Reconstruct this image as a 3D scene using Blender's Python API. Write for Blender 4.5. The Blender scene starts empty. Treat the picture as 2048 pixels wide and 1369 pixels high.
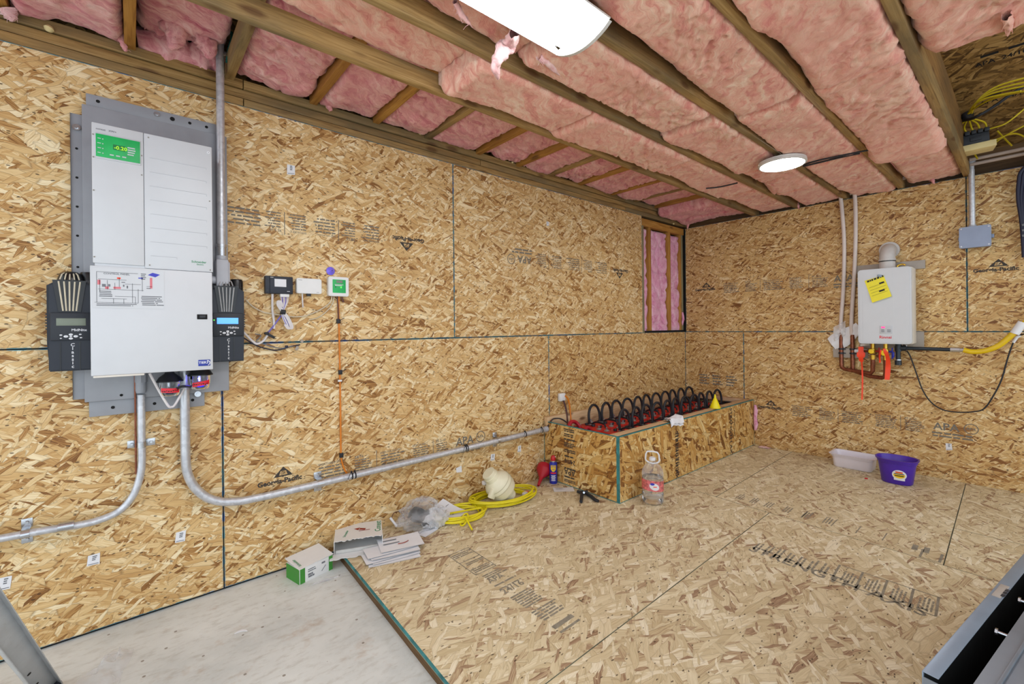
import bpy, bmesh, math, random
from math import sin, cos, pi, radians, sqrt
from mathutils import Vector, Matrix, noise, Euler

random.seed(7)
SC = bpy.context.scene
COL = SC.collection
V = Vector

# ------------------------------------------------------------------ camera, world, lights, exposure
cam_d = bpy.data.cameras.new('camera')
cam = bpy.data.objects.new('camera', cam_d)
COL.objects.link(cam)
YAW, ROLL = 0.8633, -0.0103
w_ = V((cos(YAW), sin(YAW), 0)); rr = V((sin(YAW), -cos(YAW), 0)); uu = V((0, 0, 1))
r_ = rr * cos(ROLL) + uu * sin(ROLL); u_ = -rr * sin(ROLL) + uu * cos(ROLL)
cm = Matrix((r_, u_, -w_)).transposed().to_4x4()
cm.translation = V((-5.1818, -2.7791, 1.3683))
cam.matrix_world = cm
cam_d.sensor_width = 36.0
cam_d.lens = 889.79 / 2048 * 36
cam_d.shift_y = (656.15 - 684.5) / 2048
cam_d.clip_start = 0.02
SC.camera = cam

world = bpy.data.worlds.new('world'); SC.world = world
world.use_nodes = True
bg = world.node_tree.nodes['Background']
bg.inputs[0].default_value = (0.84, 0.93, 1.0, 1)
bg.inputs[1].default_value = 1.35           # uniform ambient fill, added as stand-in daylight; sides behind the camera left open
LAMP_LONG = 10.5                             # emission of the wraparound fixture's lens
LAMP_ROUND = 40.0                            # emission of the round ceiling lamp
SC.view_settings.view_transform = 'Standard'
SC.view_settings.look = 'None'
SC.view_settings.gamma = 1
SC.view_settings.use_curve_mapping = False
SC.view_settings.exposure = 0.56
SC.cycles.max_bounces = 7; SC.cycles.diffuse_bounces = 3; SC.cycles.glossy_bounces = 3
SC.cycles.caustics_reflective = False; SC.cycles.caustics_refractive = False

# ------------------------------------------------------------------ materials
def hexc(r, g, b):
    f = lambda c: (c / 255 / 12.92) if c / 255 <= 0.04045 else ((c / 255 + 0.055) / 1.055) ** 2.4
    return (f(r), f(g), f(b), 1)

class NT:
    def __init__(s, name):
        s.m = bpy.data.materials.new(name); s.m.use_nodes = True
        s.t = s.m.node_tree; s.b = s.t.nodes['Principled BSDF']
        s.out = s.t.nodes['Material Output']
    def n(s, typ, **kw):
        x = s.t.nodes.new(typ)
        ins = kw.pop('ins', {})
        for k, v in kw.items(): setattr(x, k, v)
        for k, v in ins.items(): s.put(x.inputs[k], v)
        return x
    def put(s, sock, v):
        if isinstance(v, bpy.types.NodeSocket): s.t.links.new(v, sock)
        elif hasattr(v, 'outputs'): s.t.links.new(v.outputs[0], sock)
        else: sock.default_value = v
    def math(s, op, a, b=0.0, c=0.0, clamp=False):
        x = s.n('ShaderNodeMath', operation=op, use_clamp=clamp)
        s.put(x.inputs[0], a); s.put(x.inputs[1], b); s.put(x.inputs[2], c)
        return x.outputs[0]
    def mapr(s, v, a, b, c=0.0, d=1.0):
        x = s.n('ShaderNodeMapRange'); s.put(x.inputs[0], v)
        for i, q in enumerate((a, b, c, d)): x.inputs[i + 1].default_value = q
        return x.outputs[0]
    def mixc(s, f, a, b, mode='MIX'):
        x = s.n('ShaderNodeMix', data_type='RGBA', blend_type=mode)
        s.put(x.inputs[0], f); s.put(x.inputs[6], a); s.put(x.inputs[7], b)
        return x.outputs[2]
    def mixf(s, f, a, b):
        x = s.n('ShaderNodeMix', data_type='FLOAT')
        s.put(x.inputs[0], f); s.put(x.inputs[2], a); s.put(x.inputs[3], b)
        return x.outputs[0]
    def ramp(s, f, stops, interp='LINEAR'):
        x = s.n('ShaderNodeValToRGB'); x.color_ramp.interpolation = interp
        e = x.color_ramp.elements
        while len(e) < len(stops): e.new(0.5)
        for q, (p, c) in zip(e, stops): q.position = p; q.color = c
        s.put(x.inputs[0], f)
        return x.outputs[0]
    def mapping(s, vec, loc=(0, 0, 0), rot=(0, 0, 0), scale=(1, 1, 1), typ='POINT'):
        x = s.n('ShaderNodeMapping', vector_type=typ)
        s.put(x.inputs[0], vec); x.inputs[1].default_value = loc
        x.inputs[2].default_value = rot; x.inputs[3].default_value = scale
        return x.outputs[0]
    def noise(s, vec, scale, detail=2.0, rough=0.5, dist=0.0, dim='3D'):
        x = s.n('ShaderNodeTexNoise', noise_dimensions=dim)
        s.put(x.inputs['Vector'], vec)
        x.inputs['Scale'].default_value = scale; x.inputs['Detail'].default_value = detail
        x.inputs['Roughness'].default_value = rough; x.inputs['Distortion'].default_value = dist
        return x
    def bump(s, h, strength=0.3, dist=0.01):
        x = s.n('ShaderNodeBump'); s.put(x.inputs['Height'], h)
        x.inputs['Strength'].default_value = strength; x.inputs['Distance'].default_value = dist
        s.t.links.new(x.outputs[0], s.b.inputs['Normal'])
    def set(s, **kw):
        for k, v in kw.items(): s.put(s.b.inputs[k.replace('_', ' ')], v)
        return s.m

MATS = {}
def plain(name, col, rough=0.5, metal=0.0, var=0.06, scale=14.0, emit=None, es=0.0, spec=0.5, bump=0.0, dirt=0.0):
    t = NT(name)
    g = t.n('ShaderNodeNewGeometry').outputs['Position']
    nz = t.noise(g, scale, 3.0, 0.55).outputs[0]
    dk = tuple(c * (1 - var * 2) for c in col[:3]) + (1,)
    lt = tuple(min(1, c * (1 + var)) for c in col[:3]) + (1,)
    c = t.mixc(t.mapr(nz, 0.3, 0.7), dk, lt)
    if dirt:
        d = t.noise(g, 60, 4.0, 0.7).outputs[0]
        c = t.mixc(t.mapr(d, 0.58, 0.75, 0, dirt), c, (0.25, 0.2, 0.15, 1))
    t.set(Base_Color=c, Roughness=t.mapr(nz, 0.2, 0.8, rough * 0.85, min(1, rough * 1.15)), Metallic=metal)
    t.b.inputs['Specular IOR Level'].default_value = spec
    if bump: t.bump(t.noise(g, 220, 2.0).outputs[0], bump, 0.002)
    if emit:
        t.b.inputs['Emission Color'].default_value = emit; t.b.inputs['Emission Strength'].default_value = es
    MATS[name] = t.m
    return t.m

def osb(name, stops, scale=1.0, seed=0.0, fibre=0.3, bumps=0.4, rough=0.5, dark=0.42):
    """strand board: stacked layers of stretched cells, each layer at its own strand direction, read from the sheet's UVs in metres"""
    t = NT(name)
    uv = t.n('ShaderNodeTexCoord').outputs['UV']
    wob = t.noise(uv, 9.0, 2.0, 0.5, dim='2D').outputs['Color']
    off = t.n('ShaderNodeVectorMath', operation='MULTIPLY_ADD')
    t.put(off.inputs[0], wob); off.inputs[1].default_value = (0.022, 0.022, 0); t.put(off.inputs[2], uv)
    uvw = off.outputs[0]
    val = None; edge = None; hgt = None
    layers = [(8, 11, 36, 0.0), (-42, 15, 56, 0.50), (34, 14, 50, 0.52), (-16, 10.5, 46, 0.55), (24, 9.5, 40, 0.58), (-33, 8.5, 36, 0.64), (64, 15, 56, 0.80), (-6, 7.5, 40, 0.72), (40, 10, 50, 0.82), (-22, 20, 90, 0.87), (38, 24, 110, 0.91)]
    csel = None
    for i, (ang, fx, fy, th) in enumerate(layers):
        co = t.mapping(uvw, loc=(seed + i * 3.7, seed * 1.3 + i * 5.1, 0), rot=(0, 0, radians(ang)), scale=(1 / (fx * scale), 1 / (fy * scale), 1), typ='TEXTURE')
        v = t.n('ShaderNodeTexVoronoi', voronoi_dimensions='2D', feature='F1')
        t.put(v.inputs['Vector'], co); v.inputs['Scale'].default_value = 1.0
        sep = t.n('ShaderNodeSeparateColor'); t.put(sep.inputs[0], v.outputs['Color'])
        tone = sep.outputs[0]; msk = sep.outputs[1]
        if i == 0:
            val = tone; edge = t.math('MULTIPLY', v.outputs['Distance'], 0.0); hgt = tone; csel = co
        else:
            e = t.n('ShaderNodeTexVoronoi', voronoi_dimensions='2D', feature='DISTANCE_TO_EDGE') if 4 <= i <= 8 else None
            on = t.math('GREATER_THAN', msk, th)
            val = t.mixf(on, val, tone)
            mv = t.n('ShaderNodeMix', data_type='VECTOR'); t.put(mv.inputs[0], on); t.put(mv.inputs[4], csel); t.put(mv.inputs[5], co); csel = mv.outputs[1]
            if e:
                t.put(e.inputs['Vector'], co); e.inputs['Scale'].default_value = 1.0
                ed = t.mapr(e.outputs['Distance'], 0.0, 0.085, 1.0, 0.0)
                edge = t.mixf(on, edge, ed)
            hgt = t.mixf(on, hgt, t.math('ADD', sep.outputs[2], i * 0.25))
    # wood fibre and tone drift along each strand's own direction
    fb = t.noise(t.mapping(csel, scale=(1.1, 6.5, 1)), 1.0, 3.0, 0.65, dim='2D').outputs[0]
    val = t.math('ADD', val, t.math('MULTIPLY', t.math('SUBTRACT', fb, 0.5), 0.55), clamp=True)
    base = t.ramp(val, stops)
    base = t.mixc(fibre, base, t.ramp(fb, [(0.3, (0.55, 0.46, 0.36, 1)), (0.58, (1, 1, 1, 1))]), 'MULTIPLY')
    # sheet-scale tone drift
    dr = t.noise(uv, 1.7, 3.0, 0.6, dim='2D').outputs[0]
    base = t.mixc(t.mapr(dr, 0.35, 0.7, 0.0, 0.22), base, (0.62, 0.48, 0.34, 1), 'MULTIPLY')
    base = t.mixc(t.math('MULTIPLY', edge, dark), base, hexc(84, 52, 24))  # thin shadow along strand edges, painted into the colour
    # tiny resin flecks
    sp = t.n('ShaderNodeTexVoronoi', voronoi_dimensions='2D'); t.put(sp.inputs['Vector'], t.mapping(uvw, scale=(60, 130, 1))); sp.inputs['Scale'].default_value = 1.0
    ss = t.n('ShaderNodeSeparateColor'); t.put(ss.inputs[0], sp.outputs['Color'])
    fk = t.math('MULTIPLY', t.math('GREATER_THAN', ss.outputs[0], 0.975), t.math('LESS_THAN', sp.outputs['Distance'], 0.38))
    base = t.mixc(t.math('MULTIPLY', fk, 0.8), base, hexc(58, 36, 20))
    t.set(Base_Color=base, Roughness=rough)
    t.b.inputs['Specular IOR Level'].default_value = 0.35
    h = t.math('SUBTRACT', t.math('MULTIPLY', hgt, 0.5), t.math('MULTIPLY', edge, 0.9))
    h = t.math('ADD', h, t.math('MULTIPLY', fb, 0.25))
    t.bump(h, bumps, 0.0025)
    MATS[name] = t.m
    return t.m

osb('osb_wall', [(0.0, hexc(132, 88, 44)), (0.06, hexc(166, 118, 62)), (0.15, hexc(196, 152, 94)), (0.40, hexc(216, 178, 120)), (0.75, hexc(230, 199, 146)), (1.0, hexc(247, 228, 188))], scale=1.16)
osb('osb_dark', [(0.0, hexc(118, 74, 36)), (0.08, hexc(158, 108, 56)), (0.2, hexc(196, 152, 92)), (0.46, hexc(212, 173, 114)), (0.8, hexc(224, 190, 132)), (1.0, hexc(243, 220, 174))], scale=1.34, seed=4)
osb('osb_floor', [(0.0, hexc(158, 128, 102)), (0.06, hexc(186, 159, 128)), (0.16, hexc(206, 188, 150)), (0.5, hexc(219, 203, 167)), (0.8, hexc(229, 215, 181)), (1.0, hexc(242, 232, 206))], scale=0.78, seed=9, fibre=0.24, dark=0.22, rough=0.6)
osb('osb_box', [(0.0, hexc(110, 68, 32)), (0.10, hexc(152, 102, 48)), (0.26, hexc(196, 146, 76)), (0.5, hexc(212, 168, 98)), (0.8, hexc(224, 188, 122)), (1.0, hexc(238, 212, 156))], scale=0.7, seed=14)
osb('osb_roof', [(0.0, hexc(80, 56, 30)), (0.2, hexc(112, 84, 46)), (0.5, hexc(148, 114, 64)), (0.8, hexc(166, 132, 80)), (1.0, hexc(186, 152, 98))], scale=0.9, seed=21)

def edge_paint():
    t = NT('edge_paint')
    g = t.n('ShaderNodeNewGeometry').outputs['Position']
    n1 = t.noise(g, 22, 4.0, 0.7).outputs[0]
    n2 = t.noise(g, 3.0, 2.0).outputs[0]
    paint = t.ramp(n2, [(0.35, hexc(58, 112, 134)), (0.5, hexc(84, 146, 156)), (0.65, hexc(66, 104, 164))])
    c = t.mixc(t.mapr(n1, 0.46, 0.60), paint, hexc(176, 146, 100))
    t.set(Base_Color=c, Roughness=0.8)
    MATS['edge_paint'] = t.m
edge_paint()
plain('edge_floor', hexc(150, 146, 122), 0.8, var=0.25, scale=8)
plain('edge_teal', hexc(60, 132, 134), 0.8, var=0.25, scale=20)

def wood(name, axis, cols, stain=0.5):
    t = NT(name)
    g = t.n('ShaderNodeNewGeometry').outputs['Position']
    rnd = t.n('ShaderNodeObjectInfo').outputs['Random']
    sc = [34, 34, 34]; sc[axis] = 1.6
    comb = t.n('ShaderNodeCombineXYZ'); 
    for i in range(3): t.put(comb.inputs[i], t.math('MULTIPLY', rnd, 7.3 + i * 3.1))
    vadd = t.n('ShaderNodeVectorMath', operation='ADD'); t.put(vadd.inputs[0], g); t.put(vadd.inputs[1], comb)
    p = vadd.outputs[0]
    gr = t.noise(t.mapping(p, scale=tuple(sc)), 1.6, 4.0, 0.65, 1.4).outputs[0]
    c = t.ramp(gr, [(0.28, cols[0]), (0.48, cols[1]), (0.72, cols[2])])
    big = t.noise(t.mapping(p, scale=tuple(2.2 if i != axis else 0.7 for i in range(3))), 1.5, 4.0, 0.6).outputs[0]
    c = t.mixc(t.mapr(big, 0.42, 0.62, 0, stain), c, cols[3])
    kn = t.n('ShaderNodeTexVoronoi'); t.put(kn.inputs['Vector'], t.mapping(p, scale=tuple(9.0 if i != axis else 3.2 for i in range(3)))); kn.inputs['Scale'].default_value = 1.0
    c = t.mixc(t.mapr(kn.outputs['Distance'], 0.10, 0.2, 0.75, 0.0), c, hexc(88, 54, 24))
    t.set(Base_Color=c, Roughness=0.7)
    t.bump(gr, 0.2, 0.003)
    MATS[name] = t.m
WC = (hexc(118, 86, 44), hexc(164, 130, 76), hexc(190, 158, 104), hexc(104, 92, 66))
WO = (hexc(140, 92, 34), hexc(178, 126, 52), hexc(202, 154, 78), hexc(134, 84, 34))
for i, a in enumerate('xyz'):
    wood('lumber_' + a, i, WC, 0.75)
    wood('lumber_orange_' + a, i, WO, 0.5)
wood('lumber_dark_y', 1, (hexc(70, 48, 24), hexc(96, 68, 36), hexc(116, 86, 48), hexc(54, 40, 24)), 0.6)
wood('lumber_dark_x', 0, (hexc(104, 72, 34), hexc(142, 102, 52), hexc(166, 126, 72), hexc(84, 64, 36)), 0.6)
wood('lumber_pale_x', 0, (hexc(178, 142, 102), hexc(206, 172, 130), hexc(222, 192, 152), hexc(186, 150, 112)), 0.4)
wood('lumber_pale_y', 1, (hexc(168, 132, 100), hexc(196, 160, 124), hexc(212, 180, 146), hexc(176, 140, 106)), 0.4)
wood('lumber_grey_z', 2, (hexc(120, 112, 84), hexc(144, 134, 100), hexc(164, 152, 116), hexc(112, 106, 84)), 0.4)

def insulation(name, a, b, c, d):
    t = NT(name)
    g = t.n('ShaderNodeNewGeometry').outputs['Position']
    wv = t.noise(g, 5.0, 3.0, 0.6)
    mv = t.n('ShaderNodeVectorMath', operation='MULTIPLY_ADD'); t.put(mv.inputs[0], wv.outputs['Color']); mv.inputs[1].default_value = (0.22, 0.22, 0.22); t.put(mv.inputs[2], g)
    st = t.noise(t.mapping(mv.outputs[0], rot=(0, 0, 0.6), scale=(1/5, 1/22, 1/12), typ='TEXTURE'), 1.0, 5.0, 0.7, 0.6).outputs[0]
    fi = t.noise(t.mapping(mv.outputs[0], rot=(0, 0, 0.6), scale=(1/26, 1/150, 1/100), typ='TEXTURE'), 1.0, 4.0, 0.7).outputs[0]
    col = t.ramp(st, [(0.30, a), (0.43, b), (0.55, c), (0.70, d)])
    col = t.mixc(0.35, col, t.ramp(fi, [(0.3, (0.68, 0.55, 0.55, 1)), (0.62, (1, 1, 1, 1))]), 'MULTIPLY')
    bigv = t.noise(g, 2.2, 2.0).outputs[0]
    col = t.mixc(t.mapr(bigv, 0.42, 0.68, 0, 0.5), col, b)
    t.set(Base_Color=col, Roughness=0.95)
    t.b.inputs['Specular IOR Level'].default_value = 0.1
    t.b.inputs['Sheen Weight'].default_value = 0.25
    h = t.math('ADD', t.math('MULTIPLY', st, 1.0), t.math('MULTIPLY', fi, 0.35))
    t.bump(h, 0.45, 0.012)
    MATS[name] = t.m
insulation('insulation_pink', hexc(214, 124, 118), hexc(234, 166, 148), hexc(244, 196, 174), hexc(252, 224, 202))
insulation('insulation_rose', hexc(190, 96, 114), hexc(220, 144, 148), hexc(238, 178, 174), hexc(248, 208, 202))
insulation('insulation_pale', hexc(214, 150, 156), hexc(234, 182, 182), hexc(242, 206, 204), hexc(250, 228, 224))
insulation('insulation_mauve', hexc(196, 106, 146), hexc(228, 158, 190), hexc(240, 188, 210), hexc(250, 218, 230))

def concrete():
    t = NT('concrete')
    g = t.n('ShaderNodeNewGeometry').outputs['Position']
    n1 = t.noise(g, 2.4, 5.0, 0.65).outputs[0]
    n2 = t.noise(t.mapping(g, rot=(0, 0, 0.3), scale=(14, 34, 14)), 1.0, 5.0, 0.7).outputs[0]
    c = t.ramp(n1, [(0.3, hexc(194, 196, 193)), (0.5, hexc(211, 212, 208)), (0.7, hexc(222, 223, 219))])
    c = t.mixc(t.mapr(n2, 0.5, 0.72, 0, 0.45), c, hexc(160, 150, 136))
    ru = t.noise(g, 6.0, 4.0, 0.7).outputs[0]
    c = t.mixc(t.mapr(ru, 0.58, 0.72, 0, 0.38), c, hexc(172, 136, 104))
    sp = t.n('ShaderNodeTexVoronoi'); t.put(sp.inputs['Vector'], g); sp.inputs['Scale'].default_value = 26
    sc = t.n('ShaderNodeSeparateColor'); t.put(sc.inputs[0], sp.outputs['Color'])
    k = t.math('MULTIPLY', t.math('GREATER_THAN', sc.outputs[0], 0.86), t.math('LESS_THAN', sp.outputs['Distance'], 0.16))
    c = t.mixc(t.math('MULTIPLY', k, 0.75), c, hexc(112, 96, 80))
    t.set(Base_Color=c, Roughness=0.75)
    t.bump(n2, 0.12, 0.004)
    MATS['concrete'] = t.m
concrete()

def galv():
    t = NT('galvanised')
    g = t.n('ShaderNodeNewGeometry').outputs['Position']
    v = t.n('ShaderNodeTexVoronoi'); t.put(v.inputs['Vector'], g); v.inputs['Scale'].default_value = 70
    s = t.n('ShaderNodeSeparateColor'); t.put(s.inputs[0], v.outputs['Color'])
    c = t.mixc(s.outputs[0], hexc(190, 192, 198), hexc(210, 212, 217))
    n1 = t.noise(t.mapping(g, scale=(30, 30, 5)), 1.0, 3.0).outputs[0]
    c = t.mixc(t.mapr(n1, 0.5, 0.75, 0, 0.3), c, hexc(140, 140, 146))
    t.set(Base_Color=c, Roughness=t.mapr(s.outputs[1], 0, 1, 0.3, 0.48), Metallic=0.55)
    MATS['galvanised'] = t.m
galv()

def clear(name, col, rough=0.05, ior=1.45, alpha=None, tint=None):
    t = NT(name)
    t.set(Base_Color=col, Roughness=rough, IOR=ior)
    t.b.inputs['Transmission Weight'].default_value = 1.0
    if alpha is not None:
        n = t.noise(t.n('ShaderNodeNewGeometry').outputs['Position'], 30, 3.0).outputs[0]
        t.put(t.b.inputs['Alpha'], t.mapr(n, 0.3, 0.7, alpha * 0.6, alpha))
    MATS[name] = t.m
    return t.m
clear('clear_plastic', (0.97, 0.98, 1, 1), 0.04, 1.3)
def film(name, body, base=0.10):
    t = NT(name); nt = t.t
    tr = t.n('ShaderNodeBsdfTransparent'); tr.inputs[0].default_value = (0.96, 0.96, 0.97, 1)
    t.set(Base_Color=(0.9, 0.9, 0.92, 1), Roughness=0.12)
    lw_ = t.n('ShaderNodeLayerWeight'); lw_.inputs[0].default_value = 0.35
    nz = t.noise(t.n('ShaderNodeNewGeometry').outputs['Position'], 11, 2.0).outputs[0]
    f = t.math('ADD', t.math('MULTIPLY', lw_.outputs['Facing'], body), t.mapr(nz, 0.4, 0.75, base, base + body * 0.6), clamp=True)
    mx = t.n('ShaderNodeMixShader'); t.put(mx.inputs[0], f); nt.links.new(tr.outputs[0], mx.inputs[1]); nt.links.new(t.b.outputs[0], mx.inputs[2])
    nt.links.new(mx.outputs[0], t.out.inputs[0])
    MATS[name] = t.m
film('film', 0.34, 0.05)
film('film_white', 0.6, 0.3)
clear('water', (0.98, 0.99, 1, 1), 0.0, 1.33)
plain('violet_cup', hexc(132, 118, 248), 0.2)

P = plain
P('white_paint', hexc(207, 209, 213), 0.38, var=0.01)
P('white_plastic', hexc(228, 227, 226), 0.4, var=0.015)
P('white_line', hexc(196, 198, 203), 0.5, var=0.02)
P('cream_plastic', hexc(232, 226, 198), 0.4, var=0.03)
P('cream_dark', hexc(206, 198, 166), 0.45, var=0.03)
P('grey_paint', hexc(150, 152, 158), 0.45, var=0.03)
P('grey_conduit', hexc(182, 184, 192), 0.45, var=0.03)
P('jbox_grey', hexc(146, 158, 184), 0.42, var=0.03)
P('black_plastic', hexc(34, 38, 46), 0.5, var=0.08)
P('black_gloss', hexc(20, 22, 26), 0.3, var=0.05)
P('navy_plastic', hexc(30, 36, 48), 0.5, var=0.06)
P('black_rubber', hexc(26, 27, 34), 0.55, var=0.05)
P('cable_blue', hexc(24, 26, 54), 0.5, var=0.05)
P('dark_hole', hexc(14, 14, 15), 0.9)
P('cabinet_steel', hexc(120, 126, 134), 0.42, metal=0.25, var=0.04)
P('cabinet_band', hexc(136, 150, 166), 0.4, metal=0.3, var=0.04)
P('aluminium', hexc(196, 200, 204), 0.42, metal=0.55, var=0.05, dirt=0.25)
P('rubber_grey', hexc(150, 146, 138), 0.8)
P('steel', hexc(196, 200, 206), 0.28, metal=0.9)
P('green_panel', hexc(28, 178, 92), 0.45, var=0.08)
P('green_dark', hexc(16, 120, 60), 0.5)
P('green_box', hexc(62, 140, 50), 0.55, var=0.04)
P('green_ink', hexc(26, 140, 84), 0.6)
P('lcd_yellow', hexc(120, 190, 30), 0.4, emit=hexc(190, 240, 30), es=0.5)
P('lcd_dark', hexc(120, 128, 112), 0.3)
P('lcd_blue', hexc(90, 150, 240), 0.3, emit=hexc(80, 150, 255), es=0.9)
P('led_green', hexc(60, 230, 60), 0.4, emit=hexc(80, 255, 60), es=2.0)
P('led_blue', hexc(70, 70, 255), 0.3, emit=hexc(60, 60, 255), es=90.0)
P('led_red', hexc(255, 60, 110), 0.3, emit=hexc(255, 40, 110), es=1.4)
P('red_battery', hexc(196, 34, 28), 0.45, var=0.06)
P('red_plastic', hexc(178, 28, 44), 0.4, var=0.06)
P('red_handle', hexc(196, 26, 36), 0.4)
P('red_label', hexc(226, 34, 54), 0.5)
P('blue_handle', hexc(34, 44, 160), 0.4)
P('blue_print', hexc(58, 62, 190), 0.5)
P('blue_badge', hexc(36, 56, 156), 0.4)
P('orange_tape', hexc(250, 72, 34), 0.5, var=0.05)
P('orange_wire', hexc(216, 124, 30), 0.5)
P('yellow_cord', hexc(228, 212, 22), 0.45, var=0.05)
P('yellow_cable', hexc(204, 180, 20), 0.5, var=0.06)
P('yellow_gas', hexc(228, 190, 12), 0.4)
P('yellow_funnel', hexc(242, 222, 12), 0.4)
P('yellow_paper', hexc(244, 230, 60), 0.7, var=0.03)
P('copper', hexc(140, 84, 62), 0.36, metal=0.7, var=0.2, scale=40)
P('brass', hexc(206, 166, 64), 0.3, metal=0.8)
P('black_iron', hexc(40, 48, 56), 0.4, metal=0.3)
P('pex', hexc(222, 210, 204), 0.42, var=0.03)
P('pex_grey', hexc(178, 160, 150), 0.5, var=0.05)
P('vent_grey', hexc(198, 192, 188), 0.4)
P('board_grey', hexc(168, 158, 148), 0.7, var=0.06)
P('paper', hexc(230, 230, 234), 0.75, var=0.015)
P('paper_warm', hexc(222, 216, 206), 0.75, var=0.03)
P('cardboard_grey', hexc(196, 194, 190), 0.8)
P('ink', hexc(40, 38, 42), 0.8)
P('ink_soft', hexc(120, 122, 128), 0.8)
P('ink_stamp', hexc(66, 60, 56), 0.9)
P('ink_faint', hexc(122, 116, 106), 0.9)
P('ink_floor', hexc(146, 138, 122), 0.9, var=0.16, scale=30)
P('pink_print', hexc(216, 120, 130), 0.6)
P('brown_print', hexc(150, 52, 36), 0.6)
P('blue_paint', hexc(34, 46, 164), 0.35)
P('shield_yellow', hexc(246, 206, 20), 0.4)
P('purple_plastic', hexc(76, 40, 168), 0.35, var=0.06, dirt=0.0)
P('tub_white', hexc(226, 219, 228), 0.4, var=0.015)
P('fixture_white', hexc(214, 212, 208), 0.5)
P('cream_wire', hexc(206, 194, 170), 0.5)
P('white_wire', hexc(220, 214, 214), 0.5)
P('violet_wire', hexc(120, 108, 190), 0.5)
P('brown_wire', hexc(96, 58, 50), 0.5)
P('foam_yellow', hexc(226, 206, 150), 0.8)
P('green_strap', hexc(30, 110, 100), 0.5)
P('brown_smoke', hexc(70, 60, 40), 0.6)
P('label_mix', hexc(226, 120, 120), 0.5, var=0.3, scale=60)
P('lamp_long', (1, 1, 1, 1), 0.5, emit=(0.94, 0.975, 1.0, 1), es=LAMP_LONG)
P('lamp_round', (1, 1, 1, 1), 0.5, emit=(0.94, 0.97, 1.0, 1), es=LAMP_ROUND)
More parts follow.
